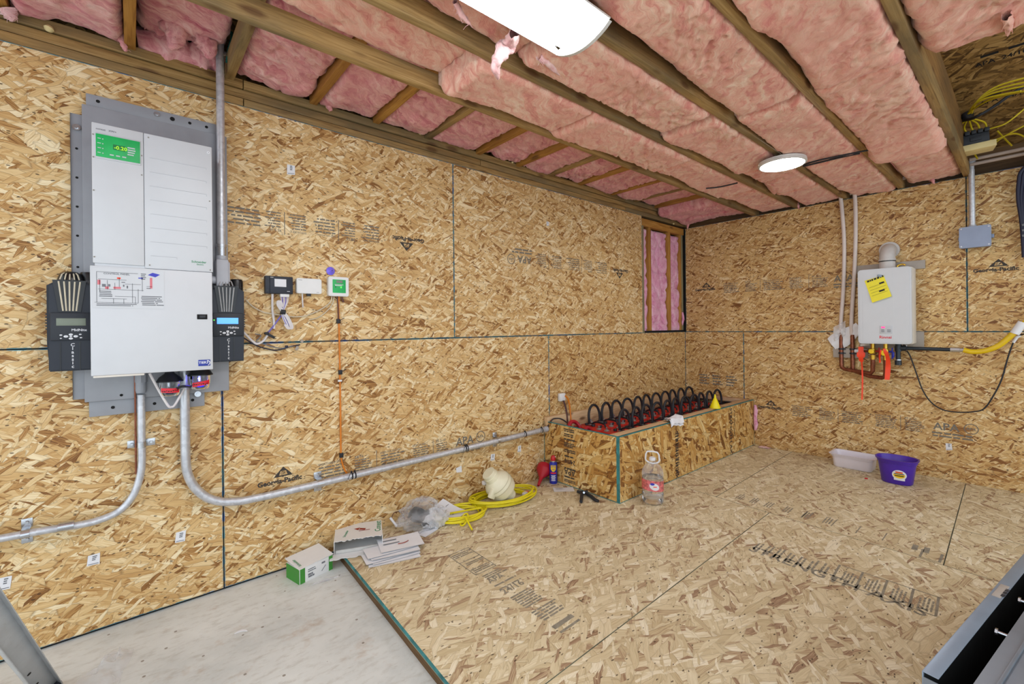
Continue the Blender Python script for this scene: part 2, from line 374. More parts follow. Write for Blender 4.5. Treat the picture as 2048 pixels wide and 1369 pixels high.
# ------------------------------------------------------------------ mesh builder
class MB:
    def __init__(s):
        s.v = []; s.f = []; s.mi = []; s.sm = []; s.uv = {}; s.cur = 0; s.smooth = False
    def add(s, vs, fs, smooth=None):
        b = len(s.v); s.v += [tuple(q) for q in vs]
        for f in fs:
            s.f.append(tuple(b + i for i in f)); s.mi.append(s.cur); s.sm.append(s.smooth if smooth is None else smooth)
        return s
    def mat(s, i): s.cur = i; return s
    def box(s, c, d, bev=0.0, rot=None, seg=2):
        """box centred at c with full sizes d"""
        R = rot if rot is not None else Matrix.Identity(3)
        c = V(c)
        if bev <= 0:
            vs = [c + R @ V((x * d[0] / 2, y * d[1] / 2, z * d[2] / 2)) for x in (-1, 1) for y in (-1, 1) for z in (-1, 1)]
            return s.add(vs, [(0, 1, 3, 2), (4, 6, 7, 5), (0, 4, 5, 1), (2, 3, 7, 6), (0, 2, 6, 4), (1, 5, 7, 3)], False)
        bm = bmesh.new(); bmesh.ops.create_cube(bm, size=1.0)
        for q in bm.verts: q.co = V((q.co.x * d[0], q.co.y * d[1], q.co.z * d[2]))
        bmesh.ops.bevel(bm, geom=bm.edges[:], offset=min(bev, min(d) * 0.49), segments=seg, profile=0.5, affect='EDGES')
        bm.verts.index_update()
        s.add([c + R @ q.co for q in bm.verts], [[q.index for q in f.verts] for f in bm.faces], True)
        bm.free(); return s
    def bb(s, a, b, bev=0.0):
        a, b = V(a), V(b)
        return s.box((a + b) / 2, [abs(b[i] - a[i]) for i in range(3)], bev)
    def frame(s, d):
        d = V(d).normalized()
        a = V((0, 0, 1)) if abs(d.z) < 0.9 else V((1, 0, 0))
        x = d.cross(a).normalized(); return x, d.cross(x).normalized()
    def cyl(s, p0, p1, r0, r1=None, n=20, caps=True):
        r1 = r0 if r1 is None else r1
        p0, p1 = V(p0), V(p1); x, y = s.frame(p1 - p0)
        vs = []
        for p, r in ((p0, r0), (p1, r1)):
            vs += [p + x * (r * cos(2 * pi * i / n)) + y * (r * sin(2 * pi * i / n)) for i in range(n)]
        s.add(vs, [(i, (i + 1) % n, n + (i + 1) % n, n + i) for i in range(n)], True)
        if caps:
            s.add(vs[:n], [tuple(range(n))[::-1]], False); s.add(vs[n:], [tuple(range(n))], False)
        return s
    def lathe(s, prof, o, axis=(0, 0, 1), n=28, sx=1.0, sy=1.0, xdir=None):
        o = V(o); d = V(axis).normalized()
        if xdir is not None: x = V(xdir).normalized(); y = d.cross(x).normalized()
        else: x, y = s.frame(d)
        vs = []
        for r, h in prof:
            vs += [o + d * h + x * (r * sx * cos(2 * pi * i / n)) + y * (r * sy * sin(2 * pi * i / n)) for i in range(n)]
        fs = [(k * n + i, k * n + (i + 1) % n, (k + 1) * n + (i + 1) % n, (k + 1) * n + i) for k in range(len(prof) - 1) for i in range(n)]
        return s.add(vs, fs, True)
    def tube(s, pts, r, n=8, closed=False, smooth_path=0, caps=True):
        pts = [V(p) for p in pts]
        k0 = len(pts)
        if smooth_path: pts = spline(pts, smooth_path, closed)
        m = len(pts); vs = []
        if isinstance(r, (list, tuple)) and len(r) != m:
            q = [i * (k0 - 1) / (m - 1) for i in range(m)]
            r = [r[int(x)] + (r[min(int(x) + 1, k0 - 1)] - r[int(x)]) * (x - int(x)) for x in q]
        nx = None
        for i, p in enumerate(pts):
            if closed: d = pts[(i + 1) % m] - pts[i - 1]
            else: d = pts[min(i + 1, m - 1)] - pts[max(i - 1, 0)]
            d.normalize()
            if nx is None: nx, _ = s.frame(d)
            nx = (nx - d * nx.dot(d))
            if nx.length < 1e-6: nx, _ = s.frame(d)
            nx.normalize(); ny = d.cross(nx)
            rr = r[i] if isinstance(r, (list, tuple)) else r
            vs += [p + nx * (rr * cos(2 * pi * k / n)) + ny * (rr * sin(2 * pi * k / n)) for k in range(n)]
        k2 = m if closed else m - 1
        fs = [(i * n + k, i * n + (k + 1) % n, ((i + 1) % m) * n + (k + 1) % n, ((i + 1) % m) * n + k) for i in range(k2) for k in range(n)]
        s.add(vs, fs, True)
        if caps and not closed:
            s.add(vs[:n], [tuple(range(n))[::-1]], False); s.add(vs[-n:], [tuple(range(n))], False)
        return s
    def prism(s, poly, o, u, v, depth):
        """polygon (2-D, counter-clockwise) at o in directions u, v, extruded by depth along u x v"""
        o, u, v = V(o), V(u), V(v); n = u.cross(v).normalized()
        k = len(poly)
        a = [o + u * p[0] + v * p[1] for p in poly]; b = [q + n * depth for q in a]
        s.add(a + b, [tuple(range(k))[::-1], tuple(range(k, 2 * k))] + [(i, (i + 1) % k, k + (i + 1) % k, k + i) for i in range(k)], False)
        return s
    def rrect(s, w, h, r, o, u, v, depth, n=5):
        pts = []
        for cx, cy, a0 in ((w / 2 - r, h / 2 - r, 0), (-w / 2 + r, h / 2 - r, 90), (-w / 2 + r, -h / 2 + r, 180), (w / 2 - r, -h / 2 + r, 270)):
            for i in range(n + 1):
                a = radians(a0 + 90 * i / n); pts.append((cx + r * cos(a), cy + r * sin(a)))
        return s.prism(pts, o, u, v, depth)
    def grid(s, fn, nu, nv, closed_u=False, smooth=True):
        vs = [fn(i / nu, j / nv) for j in range(nv + 1) for i in range(nu + 1)]
        W = nu + 1
        return s.add(vs, [(j * W + i, j * W + i + 1, (j + 1) * W + i + 1, (j + 1) * W + i) for j in range(nv) for i in range(nu)], smooth)
    def text(s, body, o, u, v, size, align='LEFT', n_off=0.0, wrap=None, bold=0.016):
        vs, fs = text_data(body, align, bold)
        o, u, v = V(o), V(u).normalized(), V(v).normalized(); n = u.cross(v)
        if wrap: s.add([wrap(a * size, b * size) for a, b in vs], fs, False)
        else: s.add([o + u * (a * size) + v * (b * size) + n * n_off for a, b in vs], fs, False)
        return s
    def bars(s, o, u, v, w, h, rows, seed, fill=0.85, n_off=0.0, lo=0.012, hi=0.04, th=0.5):
        """rows of short dashes: print too small to read"""
        rg = random.Random(seed)
        o, u, v = V(o), V(u).normalized(), V(v).normalized(); n = u.cross(v) * n_off
        for i in range(rows):
            y = -h * (i + 0.5) / rows; hh = h / rows * th; x = rg.uniform(0, 0.05) * w
            end = w * rg.uniform(fill * 0.8, min(1.0, fill * 1.15))
            while x < end:
                l = rg.uniform(lo, hi) * max(w, 0.05) / 0.2
                a = o + u * x + v * (y - hh / 2) + n
                b = min(l, end - x)
                s.add([a, a + u * b, a + u * b + v * hh, a + v * hh], [(0, 1, 2, 3)], False)
                x += l + rg.uniform(0.004, 0.01) * max(w, 0.05) / 0.2
        return s
    def line(s, a, b, w, nrm):
        a, b = V(a), V(b); d = (b - a).normalized(); q = V(nrm).cross(d).normalized() * (w / 2)
        return s.add([a - q, b - q, b + q, a + q], [(0, 1, 2, 3)], False)
    def quad(s, *p): return s.add(p, [tuple(range(len(p)))], False)

_TX = {}
def text_data(body, align, bold=0.016):
    k = (body, align, bold)
    if k not in _TX:
        cu = bpy.data.curves.new('lettering', 'FONT'); cu.body = body; cu.align_x = align; cu.resolution_u = 2; cu.offset = bold
        cu.space_line = 0.85
        ob = bpy.data.objects.new('lettering', cu); COL.objects.link(ob)
        dg = bpy.context.evaluated_depsgraph_get(); dg.update()
        me = bpy.data.meshes.new_from_object(ob.evaluated_get(dg))
        _TX[k] = ([(q.co.x, q.co.y) for q in me.vertices], [tuple(p.vertices) for p in me.polygons])
        bpy.data.objects.remove(ob); bpy.data.meshes.remove(me); bpy.data.curves.remove(cu)
    return _TX[k]

def spline(pts, k=6, closed=False):
    out = []; m = len(pts)
    rng = range(m if closed else m - 1)
    for i in rng:
        if closed: p0, p1, p2, p3 = pts[i - 1], pts[i], pts[(i + 1) % m], pts[(i + 2) % m]
        else: p0, p1, p2, p3 = pts[max(i - 1, 0)], pts[i], pts[i + 1], pts[min(i + 2, m - 1)]
        for j in range(k):
            t = j / k
            out.append(0.5 * ((2 * p1) + (p2 - p0) * t + (2 * p0 - 5 * p1 + 4 * p2 - p3) * t * t + (3 * p1 - p0 - 3 * p2 + p3) * t ** 3))
    if not closed: out.append(pts[-1])
    return out

# ------------------------------------------------------------------ scene graph helpers
def wm(o):
    m = Matrix.LocRotScale(o.location, o.rotation_euler, o.scale)
    return wm(o.parent) @ m if o.parent else m
def tag(o, label, cat, group=None):
    o['label'] = label; o['category'] = cat
    if group: o['group'] = group
    return o
def thing(name, label, cat, loc=(0, 0, 0), rotz=0.0, group=None):
    o = bpy.data.objects.new(name, None); COL.objects.link(o); o.empty_display_size = 0.05
    o.location = loc; o.rotation_euler = (0, 0, rotz)
    return tag(o, label, cat, group)
def setting(name, loc=(0, 0, 0)):
    o = bpy.data.objects.new(name, None); COL.objects.link(o); o.location = loc; o['kind'] = 'structure'; o.empty_display_size = 0.05
    return o
def obj(name, mb, mats, parent=None, local=False, uv=None, sharp=35, label=None, base=None):
    """link a builder as one mesh; world coordinates unless local. base: a lone thing's own origin"""
    if isinstance(mats, str): mats = [mats]
    me = bpy.data.meshes.new(name)
    vs = mb.v
    if parent and not local:
        im = wm(parent).inverted(); vs = [im @ V(q) for q in vs]
    if base is not None: vs = [V(q) - V(base) for q in vs]
    me.from_pydata([tuple(q) for q in vs], [], mb.f)
    for m in mats: me.materials.append(MATS[m])
    me.polygons.foreach_set('material_index', mb.mi)
    me.polygons.foreach_set('use_smooth', mb.sm)
    if uv:
        l = me.uv_layers.new(name='UVMap')
        for lp in me.loops: l.data[lp.index].uv = uv[lp.vertex_index]
    me.update()
    if any(mb.sm): me.set_sharp_from_angle(angle=radians(sharp))
    o = bpy.data.objects.new(name, me); COL.objects.link(o)
    if base is not None: o.location = base
    if parent: o.parent = parent
    if label: o['label'] = label
    return o
def islands(mb):
    """face lists of the builder's separate pieces (pieces whose boxes touch count as one)"""
    par = list(range(len(mb.f))); key = {}
    def find(a):
        while par[a] != a: par[a] = par[par[a]]; a = par[a]
        return a
    for i, f in enumerate(mb.f):
        for q in f:
            k = tuple(round(c, 4) for c in mb.v[q])
            if k in key: par[find(i)] = find(key[k])
            else: key[k] = i
    def boxes():
        bx = {}
        for i, f in enumerate(mb.f):
            r = find(i); lo, hi = bx.setdefault(r, ([1e9] * 3, [-1e9] * 3))
            for q in f:
                for c in range(3): lo[c] = min(lo[c], mb.v[q][c]); hi[c] = max(hi[c], mb.v[q][c])
        return bx
    again = True
    while again:
        again = False; bx = list(boxes().items())
        for a in range(len(bx)):
            for b in range(a):
                if all(bx[a][1][0][c] - 0.0006 <= bx[b][1][1][c] and bx[b][1][0][c] - 0.0006 <= bx[a][1][1][c] for c in range(3)) and find(bx[a][0]) != find(bx[b][0]):
                    par[find(bx[a][0])] = find(bx[b][0]); again = True
    out = {}
    for i in range(len(mb.f)): out.setdefault(find(i), []).append(i)
    return list(out.values())
def each(name, mb, mats, parent=None, local=False, label=None):
    """like obj(), but every separate piece becomes a part of its own"""
    for fl in islands(mb):
        m = MB(); idx = {}
        for i in fl:
            m.f.append(tuple(idx.setdefault(q, len(idx)) for q in mb.f[i])); m.mi.append(mb.mi[i]); m.sm.append(mb.sm[i])
        m.v = [mb.v[q] for q in sorted(idx, key=idx.get)]
        obj(name, m, mats, parent, local, label=label)
def lone(name, mb, mats, label, cat, base, group=None, **kw):
    return tag(obj(name, mb, mats, base=base, **kw), label, cat, group)
def copy_tree(o, parent=None):
    c = o.copy(); COL.objects.link(c); c.parent = parent
    for ch in list(o.children): copy_tree(ch, c)
    return c

def rect_poly(x0, x1, y0, y1): return [(x0, y0), (x1, y0), (x1, y1), (x0, y1)]

def panel(parent, o, u, v, poly, th, mat='osb_wall', edge='edge_paint', ring=0.0032, swap=False, name='osb_panel', ang=0.0):
    """one strand-board sheet: polygon in metres in the (u, v) plane at o, faces u x v; th goes backwards"""
    o, u, v = V(o), V(u), V(v); n = u.cross(v).normalized()
    mb = MB(); k = len(poly)
    cx = sum(p[0] for p in poly) / k; cy = sum(p[1] for p in poly) / k
    inner = []
    for i, p in enumerate(poly):
        inner.append((p[0] + (ring if p[0] < cx else -ring), p[1] + (ring if p[1] < cy else -ring)))
    pts = [o + u * p[0] + v * p[1] for p in inner] + [o + u * p[0] + v * p[1] for p in poly] + [o + u * p[0] + v * p[1] - n * th for p in poly]
    f = [tuple(range(k))]
    mb.cur = 0; mb.add(pts, f, False)
    b = 0
    ring_f = [(k + i, k + (i + 1) % k, (i + 1) % k, i) for i in range(k)] + [(2 * k + i, 2 * k + (i + 1) % k, k + (i + 1) % k, k + i) for i in range(k)]
    for q in ring_f: mb.f.append(q); mb.mi.append(1); mb.sm.append(False)
    mb.f.append(tuple(range(2 * k, 3 * k))[::-1]); mb.mi.append(0); mb.sm.append(False)
    ox, oy = random.uniform(0, 40), random.uniform(0, 40)
    uvs = []
    for lst in (inner, poly, poly):
        for p in lst:
            a, c = (p[1], p[0]) if swap else (p[0], p[1])
            uvs.append((a * cos(ang) - c * sin(ang) + ox, a * sin(ang) + c * cos(ang) + oy))
    return obj(name, mb, [mat, edge], parent, uv=uvs)

def plank(parent, name, a, b, mat, bev=0.003, label=None):
    m = MB(); m.bb(a, b, bev)
    return obj(name, m, mat, parent, label=label)
# ------------------------------------------------------------------ room shell
X, Y, Zu = V((1, 0, 0)), V((0, 1, 0)), V((0, 0, 1))
SEAM = 1.299; TOPL = 2.590; TOPB = 2.565; PL = 0.058
fl = MB(); fl.bb((-8.5, -6.0, -0.12), (0.15, 0.15, 0.0))
floor = obj('floor', fl, 'concrete'); floor['kind'] = 'structure'

# left wall: frame is u = +x, v = +z, outward normal u x v = -y (into the room)
wall_left = setting('wall_left')
g = 0.0025
LP = {}
for key, x0, x1, z0, z1 in (('low_a', -7.26, -4.821, 0.010, SEAM), ('low_b', -4.821, -2.381, 0.010, SEAM), ('low_c', -2.381, 0.0, 0.010, SEAM),
                            ('up_a', -5.805, -3.365, SEAM, TOPL), ('up_b', -3.365, -0.915, SEAM, TOPL), ('up_z', -7.6, -5.805, SEAM, TOPL)):
    LP[key] = panel(wall_left, (0, 0, 0), X, Zu, rect_poly(x0 + g, x1 - g, z0 + g, z1 - g), 0.011, 'osb_dark' if key == 'low_c' else 'osb_wall', ang=0.04)
mb = MB(); mb.bb((-7.6, 0.013, 0.0), (0.15, 0.016, 1.32)); mb.bb((-7.6, 0.013, 1.32), (-0.96, 0.016, 2.59))
mb.bb((-0.96, 0.095, 1.25), (0.15, 0.10, 2.6))
obj('sheathing_backing', mb, 'dark_hole', wall_left)
# exposed framing: three top plates, studs and the open bay near the corner
for i, (z0, z1, y) in enumerate(((2.593, 2.634, 0.008), (2.640, 2.684, 0.016), (2.691, 2.738, 0.011))):
    for x0, x1 in (((-7.6, -4.71), (-4.705, -1.2), (-1.196, 0.09)) if i != 1 else ((-7.6, -3.1), (-3.096, 0.09))):
        plank(wall_left, 'top_plate', (x0, y, z0), (x1, y + 0.089, z1), 'lumber_x', 0.002)
for x0, x1, m in ((-0.925, -0.860, 'lumber_grey_z'), (-0.752, -0.708, 'lumber_orange_z'), (-0.338, -0.290, 'lumber_orange_z'), (-0.075, -0.045, 'lumber_orange_z'), (-0.042, -0.002, 'lumber_grey_z')):
    plank(wall_left, 'stud', (x0, 0.012 if x0 < -0.9 else 0.018, 1.25), (x1, 0.09, 2.50), m, 0.002)
plank(wall_left, 'header_board', (-0.925, 0.006, 2.487), (0.0, 0.09, 2.565), 'lumber_orange_x', 0.003)

# back wall: u = -y, v = +z, normal u x v = -x (into the room)
wall_back = setting('wall_back')
BP = {}
for key, a, b, z0, z1 in (('low_a', 0.0, 0.688, 0.01, SEAM), ('low_b', 0.688, 3.13, 0.01, SEAM), ('low_c', 3.13, 5.56, 0.01, SEAM), ('up_a', 0.012, 2.436, SEAM, TOPB), ('up_b', 2.436, 4.88, SEAM, TOPB)):
    BP[key] = panel(wall_back, (0, 0, 0), -Y, Zu, rect_poly(a + g, b - g, z0 + g, z1 - g), 0.011, 'osb_dark', ang=-0.03)
mb = MB(); mb.bb((0.013, -5.6, 0.0), (0.016, 0.1, 2.56)); obj('sheathing_backing', mb, 'dark_hole', wall_back)
plank(wall_back, 'top_plate', (0.02, -5.6, 2.50), (0.11, 0.1, 2.566), 'lumber_y', 0.002)
plank(wall_back, 'eave_block', (0.085, -5.6, 2.568), (0.12, 0.1, 2.82), 'lumber_dark_y', 0.002)

# raised plywood floor over flat studs
plat = setting('trim_1')
ex = lambda y: -4.252 + 0.040 * y
e = 0.0015
def fsheet(*c, **k): return panel(plat, (0, 0, PL), X, Y, list(c), 0.018, 'osb_floor', 'edge_floor', ring=0.0015, **k)
xb = lambda y: -1.735 + 0.047 * y
FP = [fsheet((ex(-1.6), -1.612 + e), (xb(-1.578) - e, -1.578 + e), (xb(-0.004) - e, -0.004), (ex(-0.004), -0.004), ang=0.03),
      fsheet((ex(-2.86), -2.85), (xb(-2.80) - e, -2.80), (xb(-1.578) - e, -1.578 - e), (ex(-1.612), -1.612 - e), ang=0.05),
      fsheet((ex(-4.6), -4.6), (xb(-4.55) - e, -4.55), (xb(-2.80) - e, -2.80 - e), (ex(-2.86), -2.85 - e)),
      fsheet((xb(-1.198) + e, -1.198 + e), (-0.004, -1.158 + e), (-0.004, -0.004), (xb(-0.004) + e, -0.004)),
      fsheet((xb(-2.458) + e, -2.458 + e), (-0.004, -2.418 + e), (-0.004, -1.158 - e), (xb(-1.198) + e, -1.198 - e), ang=0.02),
      fsheet((xb(-4.6) + e, -4.6), (-1.225 - e, -4.6), (-1.200 - e, -2.444 - e), (xb(-2.458) + e, -2.458 - e), ang=-0.05),
      fsheet((-1.225 + e, -4.6), (-0.004, -4.6), (-0.004, -2.418 - e), (-1.200 + e, -2.444 - e), ang=-0.04)]
for y0, y1 in ((-1.9, -0.02), (-4.6, -1.903)):
    m = MB(); m.prism([(ex(y0) + 0.004, y0), (ex(y0) + 0.09, y0), (ex(y1) + 0.09, y1), (ex(y1) + 0.004, y1)], (0, 0, 0.0), X, Y, 0.0395)
    obj('edge_stud', m, 'lumber_dark_y', plat)
    m = MB(); m.prism([(ex(y0) - 0.0012, y0), (ex(y0) + 0.0045, y0), (ex(y1) + 0.0045, y1), (ex(y1) - 0.0012, y1)], (0, 0, PL - 0.012), X, Y, 0.0126)
    obj('painted_edge', m, 'edge_teal', plat)

# ------------------------------------------------------------------ ceiling: joists, blocking, batts, roof deck
ceiling = setting('ceiling')
JY = [-0.813, -1.219, -1.626, -2.032, -2.440, -2.846, -3.252]
JB, JT = 2.567, 2.657
for i, y in enumerate(JY):
    plank(ceiling, 'joist', (-6.6, y - 0.02, JB), (0.084, y + 0.02, JT), 'lumber_x' if i not in (2,) else 'lumber_x', 0.003)
for i, x in enumerate((-5.98, -5.58, -5.177, -4.772, -4.345, -3.953, -3.572, -3.125, -2.712, -2.338, -1.935, -1.432, -1.03, -0.62, -0.22)):
    plank(ceiling, 'blocking', (x - 0.021, -0.790, 2.718), (x + 0.021, 0.012, 2.82), 'lumber_orange_y' if i % 3 else 'lumber_y', 0.003)
# gable-side and attic surfaces that close the roof space
mb = MB(); mb.bb((-6.6, 0.095, 2.6), (0.12, 0.11, 3.1)); mb.bb((-6.6, -2.42, 2.93), (-0.4, 0.1, 2.95))
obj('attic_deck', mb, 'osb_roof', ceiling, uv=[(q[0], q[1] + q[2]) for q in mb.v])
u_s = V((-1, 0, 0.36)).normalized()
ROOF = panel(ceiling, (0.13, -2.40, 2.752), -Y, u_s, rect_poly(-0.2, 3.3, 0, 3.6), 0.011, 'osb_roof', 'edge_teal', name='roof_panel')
for y in (-2.442, -2.846, -3.252):
    m = MB(); m.prism([(-0.02, 0), (0.02, 0), (0.02, 0.088), (-0.02, 0.088)], (0.09, y, 2.668), Y, (u_s.cross(Y)) * -1 if (u_s.cross(Y)).z < 0 else u_s.cross(Y), 3.4)
    o = obj('rafter', m, 'lumber_dark_x', ceiling)

plank(ceiling, 'truss_web', (-2.44, -2.452, 2.659), (-0.06, -2.424, 2.90), 'lumber_dark_x', 0.002)
def fbm(p, a=1.0):
    return noise.noise(p) * a
def batt(parent, x0, x1, y0, y1, zb, zt, seed, mat='insulation_pink', cell=0.016, amp=1.0, rag=0.012, zf=None, name='insulation_batt', gap=0.0):
    nu = max(6, int((x1 - x0) / cell)); nv = max(6, int((y1 - y0) / cell))
    S = V((seed * 3.17, seed * 1.71, seed * 0.93))
    def P(s, t):
        x = x0 + (x1 - x0) * s; y = y0 + (y1 - y0) * t
        d = min(x - x0, x1 - x, y - y0, y1 - y)
        p = V((x, y, 0)) + S
        z = zb + 0.016 * amp * noise.noise(p * 2.6) + 0.007 * amp * noise.noise(p * 7)
        q = p + V((noise.noise(p * 5 + S), noise.noise(p * 5 - S), 0)) * 0.09
        q = V((q.x * 0.85 + q.y * 0.5, (q.y * 0.85 - q.x * 0.5) * 2.2, 0))
        cr = abs(noise.noise(q * 7.5))
        z += 0.014 * amp * max(0.0, 1 - cr * 7) * max(0.0, 0.5 + 1.2 * noise.noise(p * 1.9 + V((4, 4, 4)))) - 0.004 * amp * noise.noise(q * 24) + 0.0045 * amp * noise.noise(p * 58)
        if zf: z += zf(x, y)
        z += 0.034 * max(0.0, 1 - d / 0.032) ** 2
        if gap: z += 0.10 * gap * max(0.0, 1 - (y1 - y) / 0.06) * min(1.0, max(0.0, noise.noise(V((x * 1.1, seed * 0.7, 2.0))) * 4 + 0.35))
        w = max(0.0, 1 - d / 0.03)
        x += rag * w * noise.noise(p * 17 + V((5, 0, 0))) * 1.6; y += rag * w * noise.noise(p * 17 + V((0, 9, 0))) * 1.6
        return V((x, y, z))
    mb = MB(); mb.smooth = True
    W = nu + 1
    vs = [P(i / nu, j / nv) for j in range(nv + 1) for i in range(nu + 1)]
    fs = [(j * W + i, (j + 1) * W + i, (j + 1) * W + i + 1, j * W + i + 1) for j in range(nv) for i in range(nu)]
    ring = [i for i in range(nu + 1)] + [j * W + nu for j in range(1, nv + 1)] + [nv * W + i for i in range(nu - 1, -1, -1)] + [j * W for j in range(nv - 1, 0, -1)]
    b = len(vs); m = len(ring)
    for k, q in enumerate(ring): vs.append(V((vs[q].x, vs[q].y, zt)))
    fs += [(ring[k], ring[(k + 1) % m], b + (k + 1) % m, b + k) for k in range(m)]
    fs.append(tuple(range(b, b + m)))
    mb.add(vs, fs, True)
    return obj(name, mb, mat, parent, sharp=180)

def hang(xa, depth, width=0.25):           # a batt end that sags towards x = xa
    return lambda x, y: -depth * max(0.0, 1 - abs(x - xa) / width) ** 1.5
sd = 1
def bay(y0, y1, cuts, mat):
    """cuts: (x0, x1, bottom height, sag function)"""
    global sd
    for x0, x1, zb, zf in cuts:
        sd += 1
        batt(ceiling, x0, x1, y0, y1, zb, 2.90, sd, mat, zf=zf, gap=0.7)
# between wall and first joist, one piece per blocking space
bx = [-5.98, -5.58, -5.177, -4.772, -4.345, -3.953, -3.572, -3.125, -2.712, -2.338, -1.935, -1.432, -1.03, -0.62, -0.22, 0.06]
for i in range(len(bx) - 1):
    sd += 1; rg = random.Random(i + 3)
    batt(ceiling, bx[i] + 0.024, bx[i + 1] - 0.026, -0.785, 0.012 if i < 13 else 0.0, (2.83 if i == 2 else 2.728 if i < 13 else 2.62) + rg.uniform(-0.006, 0.016), 2.92, sd + 40, 'insulation_rose', amp=1.6 if i == 2 else 1.2, rag=0.014,
         zf=(lambda a, b: (lambda x, y: -0.030 * max(0.0, noise.noise(V((x * 5, y * 5, a))))))(i * 1.3, 0))
bay(-1.196, -0.835, [(-6.6, -5.2, 2.640, None), (-5.19, -3.97, 2.648, None), (-3.99, -3.20, 2.556, hang(-3.97, 0.03)), (-3.19, -2.10, 2.556, hang(-3.15, 0.012)), (-2.09, -0.95, 2.570, None), (-0.90, 0.03, 2.585, None)], 'insulation_pink')
bay(-1.604, -1.241, [(-6.6, -5.0, 2.62, None), (-4.99, -3.83, 2.612, None), (-3.84, -2.66, 2.552, hang(-3.8, 0.012)), (-2.60, -1.52, 2.556, None), (-1.50, -0.72, 2.566, hang(-0.8, 0.015)), (-0.66, 0.04, 2.575, None)], 'insulation_pink')
bay(-2.010, -1.648, [(-6.6, -4.2, 2.60, None), (-4.19, -2.52, 2.556, lambda x, y: 0.10 * min(1.0, max(0.0, 1.6 - (x + 4.2) / 1.1)) * max(0.0, 1 - abs(y + 1.648) / 0.09)), (-2.48, -1.30, 2.555, None), (-1.24, 0.03, 2.562, None)], 'insulation_pink')
bay(-2.418, -2.054, [(-6.6, -4.3, 2.555, None), (-4.29, -2.53, 2.546, hang(-2.55, 0.01)), (-2.52, -1.16, 2.545, hang(-1.20, 0.055, 0.55)), (-1.10, -0.24, 2.572, None), (-0.22, 0.03, 2.585, None)], 'insulation_pink')
bay(-2.824, -2.462, [(-6.6, -4.0, 2.56, None), (-3.99, -2.44, 2.562, None)], 'insulation_pink')
bay(-3.230, -2.868, [(-6.6, -4.0, 2.56, None), (-3.99, -2.40, 2.562, None)], 'insulation_pink')

# torn tuft hanging beside the long lamp, wisps at the joints and drips over the wall tops
def tuft(path, rad, seed, mat='insulation_pale', n=14):
    pts = spline([V(p) for p in path], 7); m = len(pts)
    mb = MB(); vs = []
    S = V((seed, seed * 2.1, 0))
    for i, p in enumerate(pts):
        t = i / (m - 1)
        r = rad[min(int(t * (len(rad) - 1)), len(rad) - 2)] * (1 - (t * (len(rad) - 1)) % 1) + rad[min(int(t * (len(rad) - 1)) + 1, len(rad) - 1)] * ((t * (len(rad) - 1)) % 1) if t < 1 else rad[-1]
        d = (pts[min(i + 1, m - 1)] - pts[max(i - 1, 0)]).normalized()
        a = d.cross(V((0.3, 1, 0.2))).normalized(); b = d.cross(a)
        for k in range(n):
            q = 2 * pi * k / n
            rr = r * (1 + 0.55 * noise.noise(V((cos(q) * 1.6, sin(q) * 1.6, t * 9)) + S))
            vs.append(p + a * (rr * cos(q)) + b * (rr * sin(q) * 0.7))
    fs = [(i * n + k, i * n + (k + 1) % n, (i + 1) * n + (k + 1) % n, (i + 1) * n + k) for i in range(m - 1) for k in range(n)]
    mb.add(vs, fs, True); mb.add(vs[-n:], [tuple(range(n))], True)
    # loose fibres
    rg = random.Random(seed)
    for k in range(16):
        i = rg.randrange(2, m - 1); q = vs[i * n + rg.randrange(n)]
        e2 = q + V((rg.uniform(-1, 1), rg.uniform(-1, 1), rg.uniform(-1.2, 0.3))) * 0.018
        mb.tube([q, (q + e2) / 2 + V((0, 0, 0.004)), e2], [0.0014, 0.001, 0.0004], 4)
    return obj('insulation_tuft', mb, mat, ceiling, sharp=180)
tuft([(-4.023, -1.461, 2.540), (-3.989, -1.384, 2.540)] + [(-4.010, -1.356, 2.500)] + [(-4.009, -1.322, 2.470)] + [(-3.963, -1.281, 2.450)], [0.030, 0.034, 0.028, 0.022, 0.006], 5)
tuft([(-4.278, -1.423, 2.560), (-4.224, -1.381, 2.560), (-4.166, -1.357, 2.560)], [0.012, 0.014, 0.004], 6)
tuft([(-3.825, -1.392, 2.555), (-3.741, -1.376, 2.555), (-3.643, -1.345, 2.555)], [0.02, 0.02, 0.004], 7)
tuft([(-5.056, -0.030, 2.836), (-5.017, -0.030, 2.808), (-5.003, -0.030, 2.764)], [0.022, 0.026, 0.012], 8, 'insulation_rose')
tuft([(-5.226, -0.020, 2.773), (-5.207, -0.020, 2.734), (-5.191, -0.020, 2.687)], [0.022, 0.016, 0.006], 9, 'insulation_rose')
tuft([(-5.563, -0.020, 2.712), (-5.554, -0.020, 2.691), (-5.542, -0.020, 2.679)], [0.03, 0.022, 0.010], 10, 'insulation_pale')
tuft([(-5.130, -0.030, 2.856), (-5.103, -0.030, 2.859), (-5.069, -0.030, 2.845), (-5.031, -0.030, 2.807)], [0.03, 0.03, 0.03, 0.016], 16, 'insulation_rose')
tuft([(-4.315, -0.025, 2.801), (-4.281, -0.025, 2.753), (-4.252, -0.025, 2.696)], [0.022, 0.022, 0.01], 11, 'insulation_rose')
tuft([(-0.020, -0.037, 2.716), (-0.020, -0.062, 2.632), (-0.020, -0.055, 2.554)], [0.03, 0.022, 0.006], 12, 'insulation_rose')
tuft([(-0.020, -2.192, 2.661), (-0.020, -2.230, 2.608), (-0.020, -2.248, 2.549)], [0.03, 0.026, 0.006], 13, 'insulation_rose')
tuft([(-0.020, -1.221, 2.620), (-0.020, -1.239, 2.580), (-0.020, -1.247, 2.548)], [0.02, 0.016, 0.004], 14, 'insulation_rose')
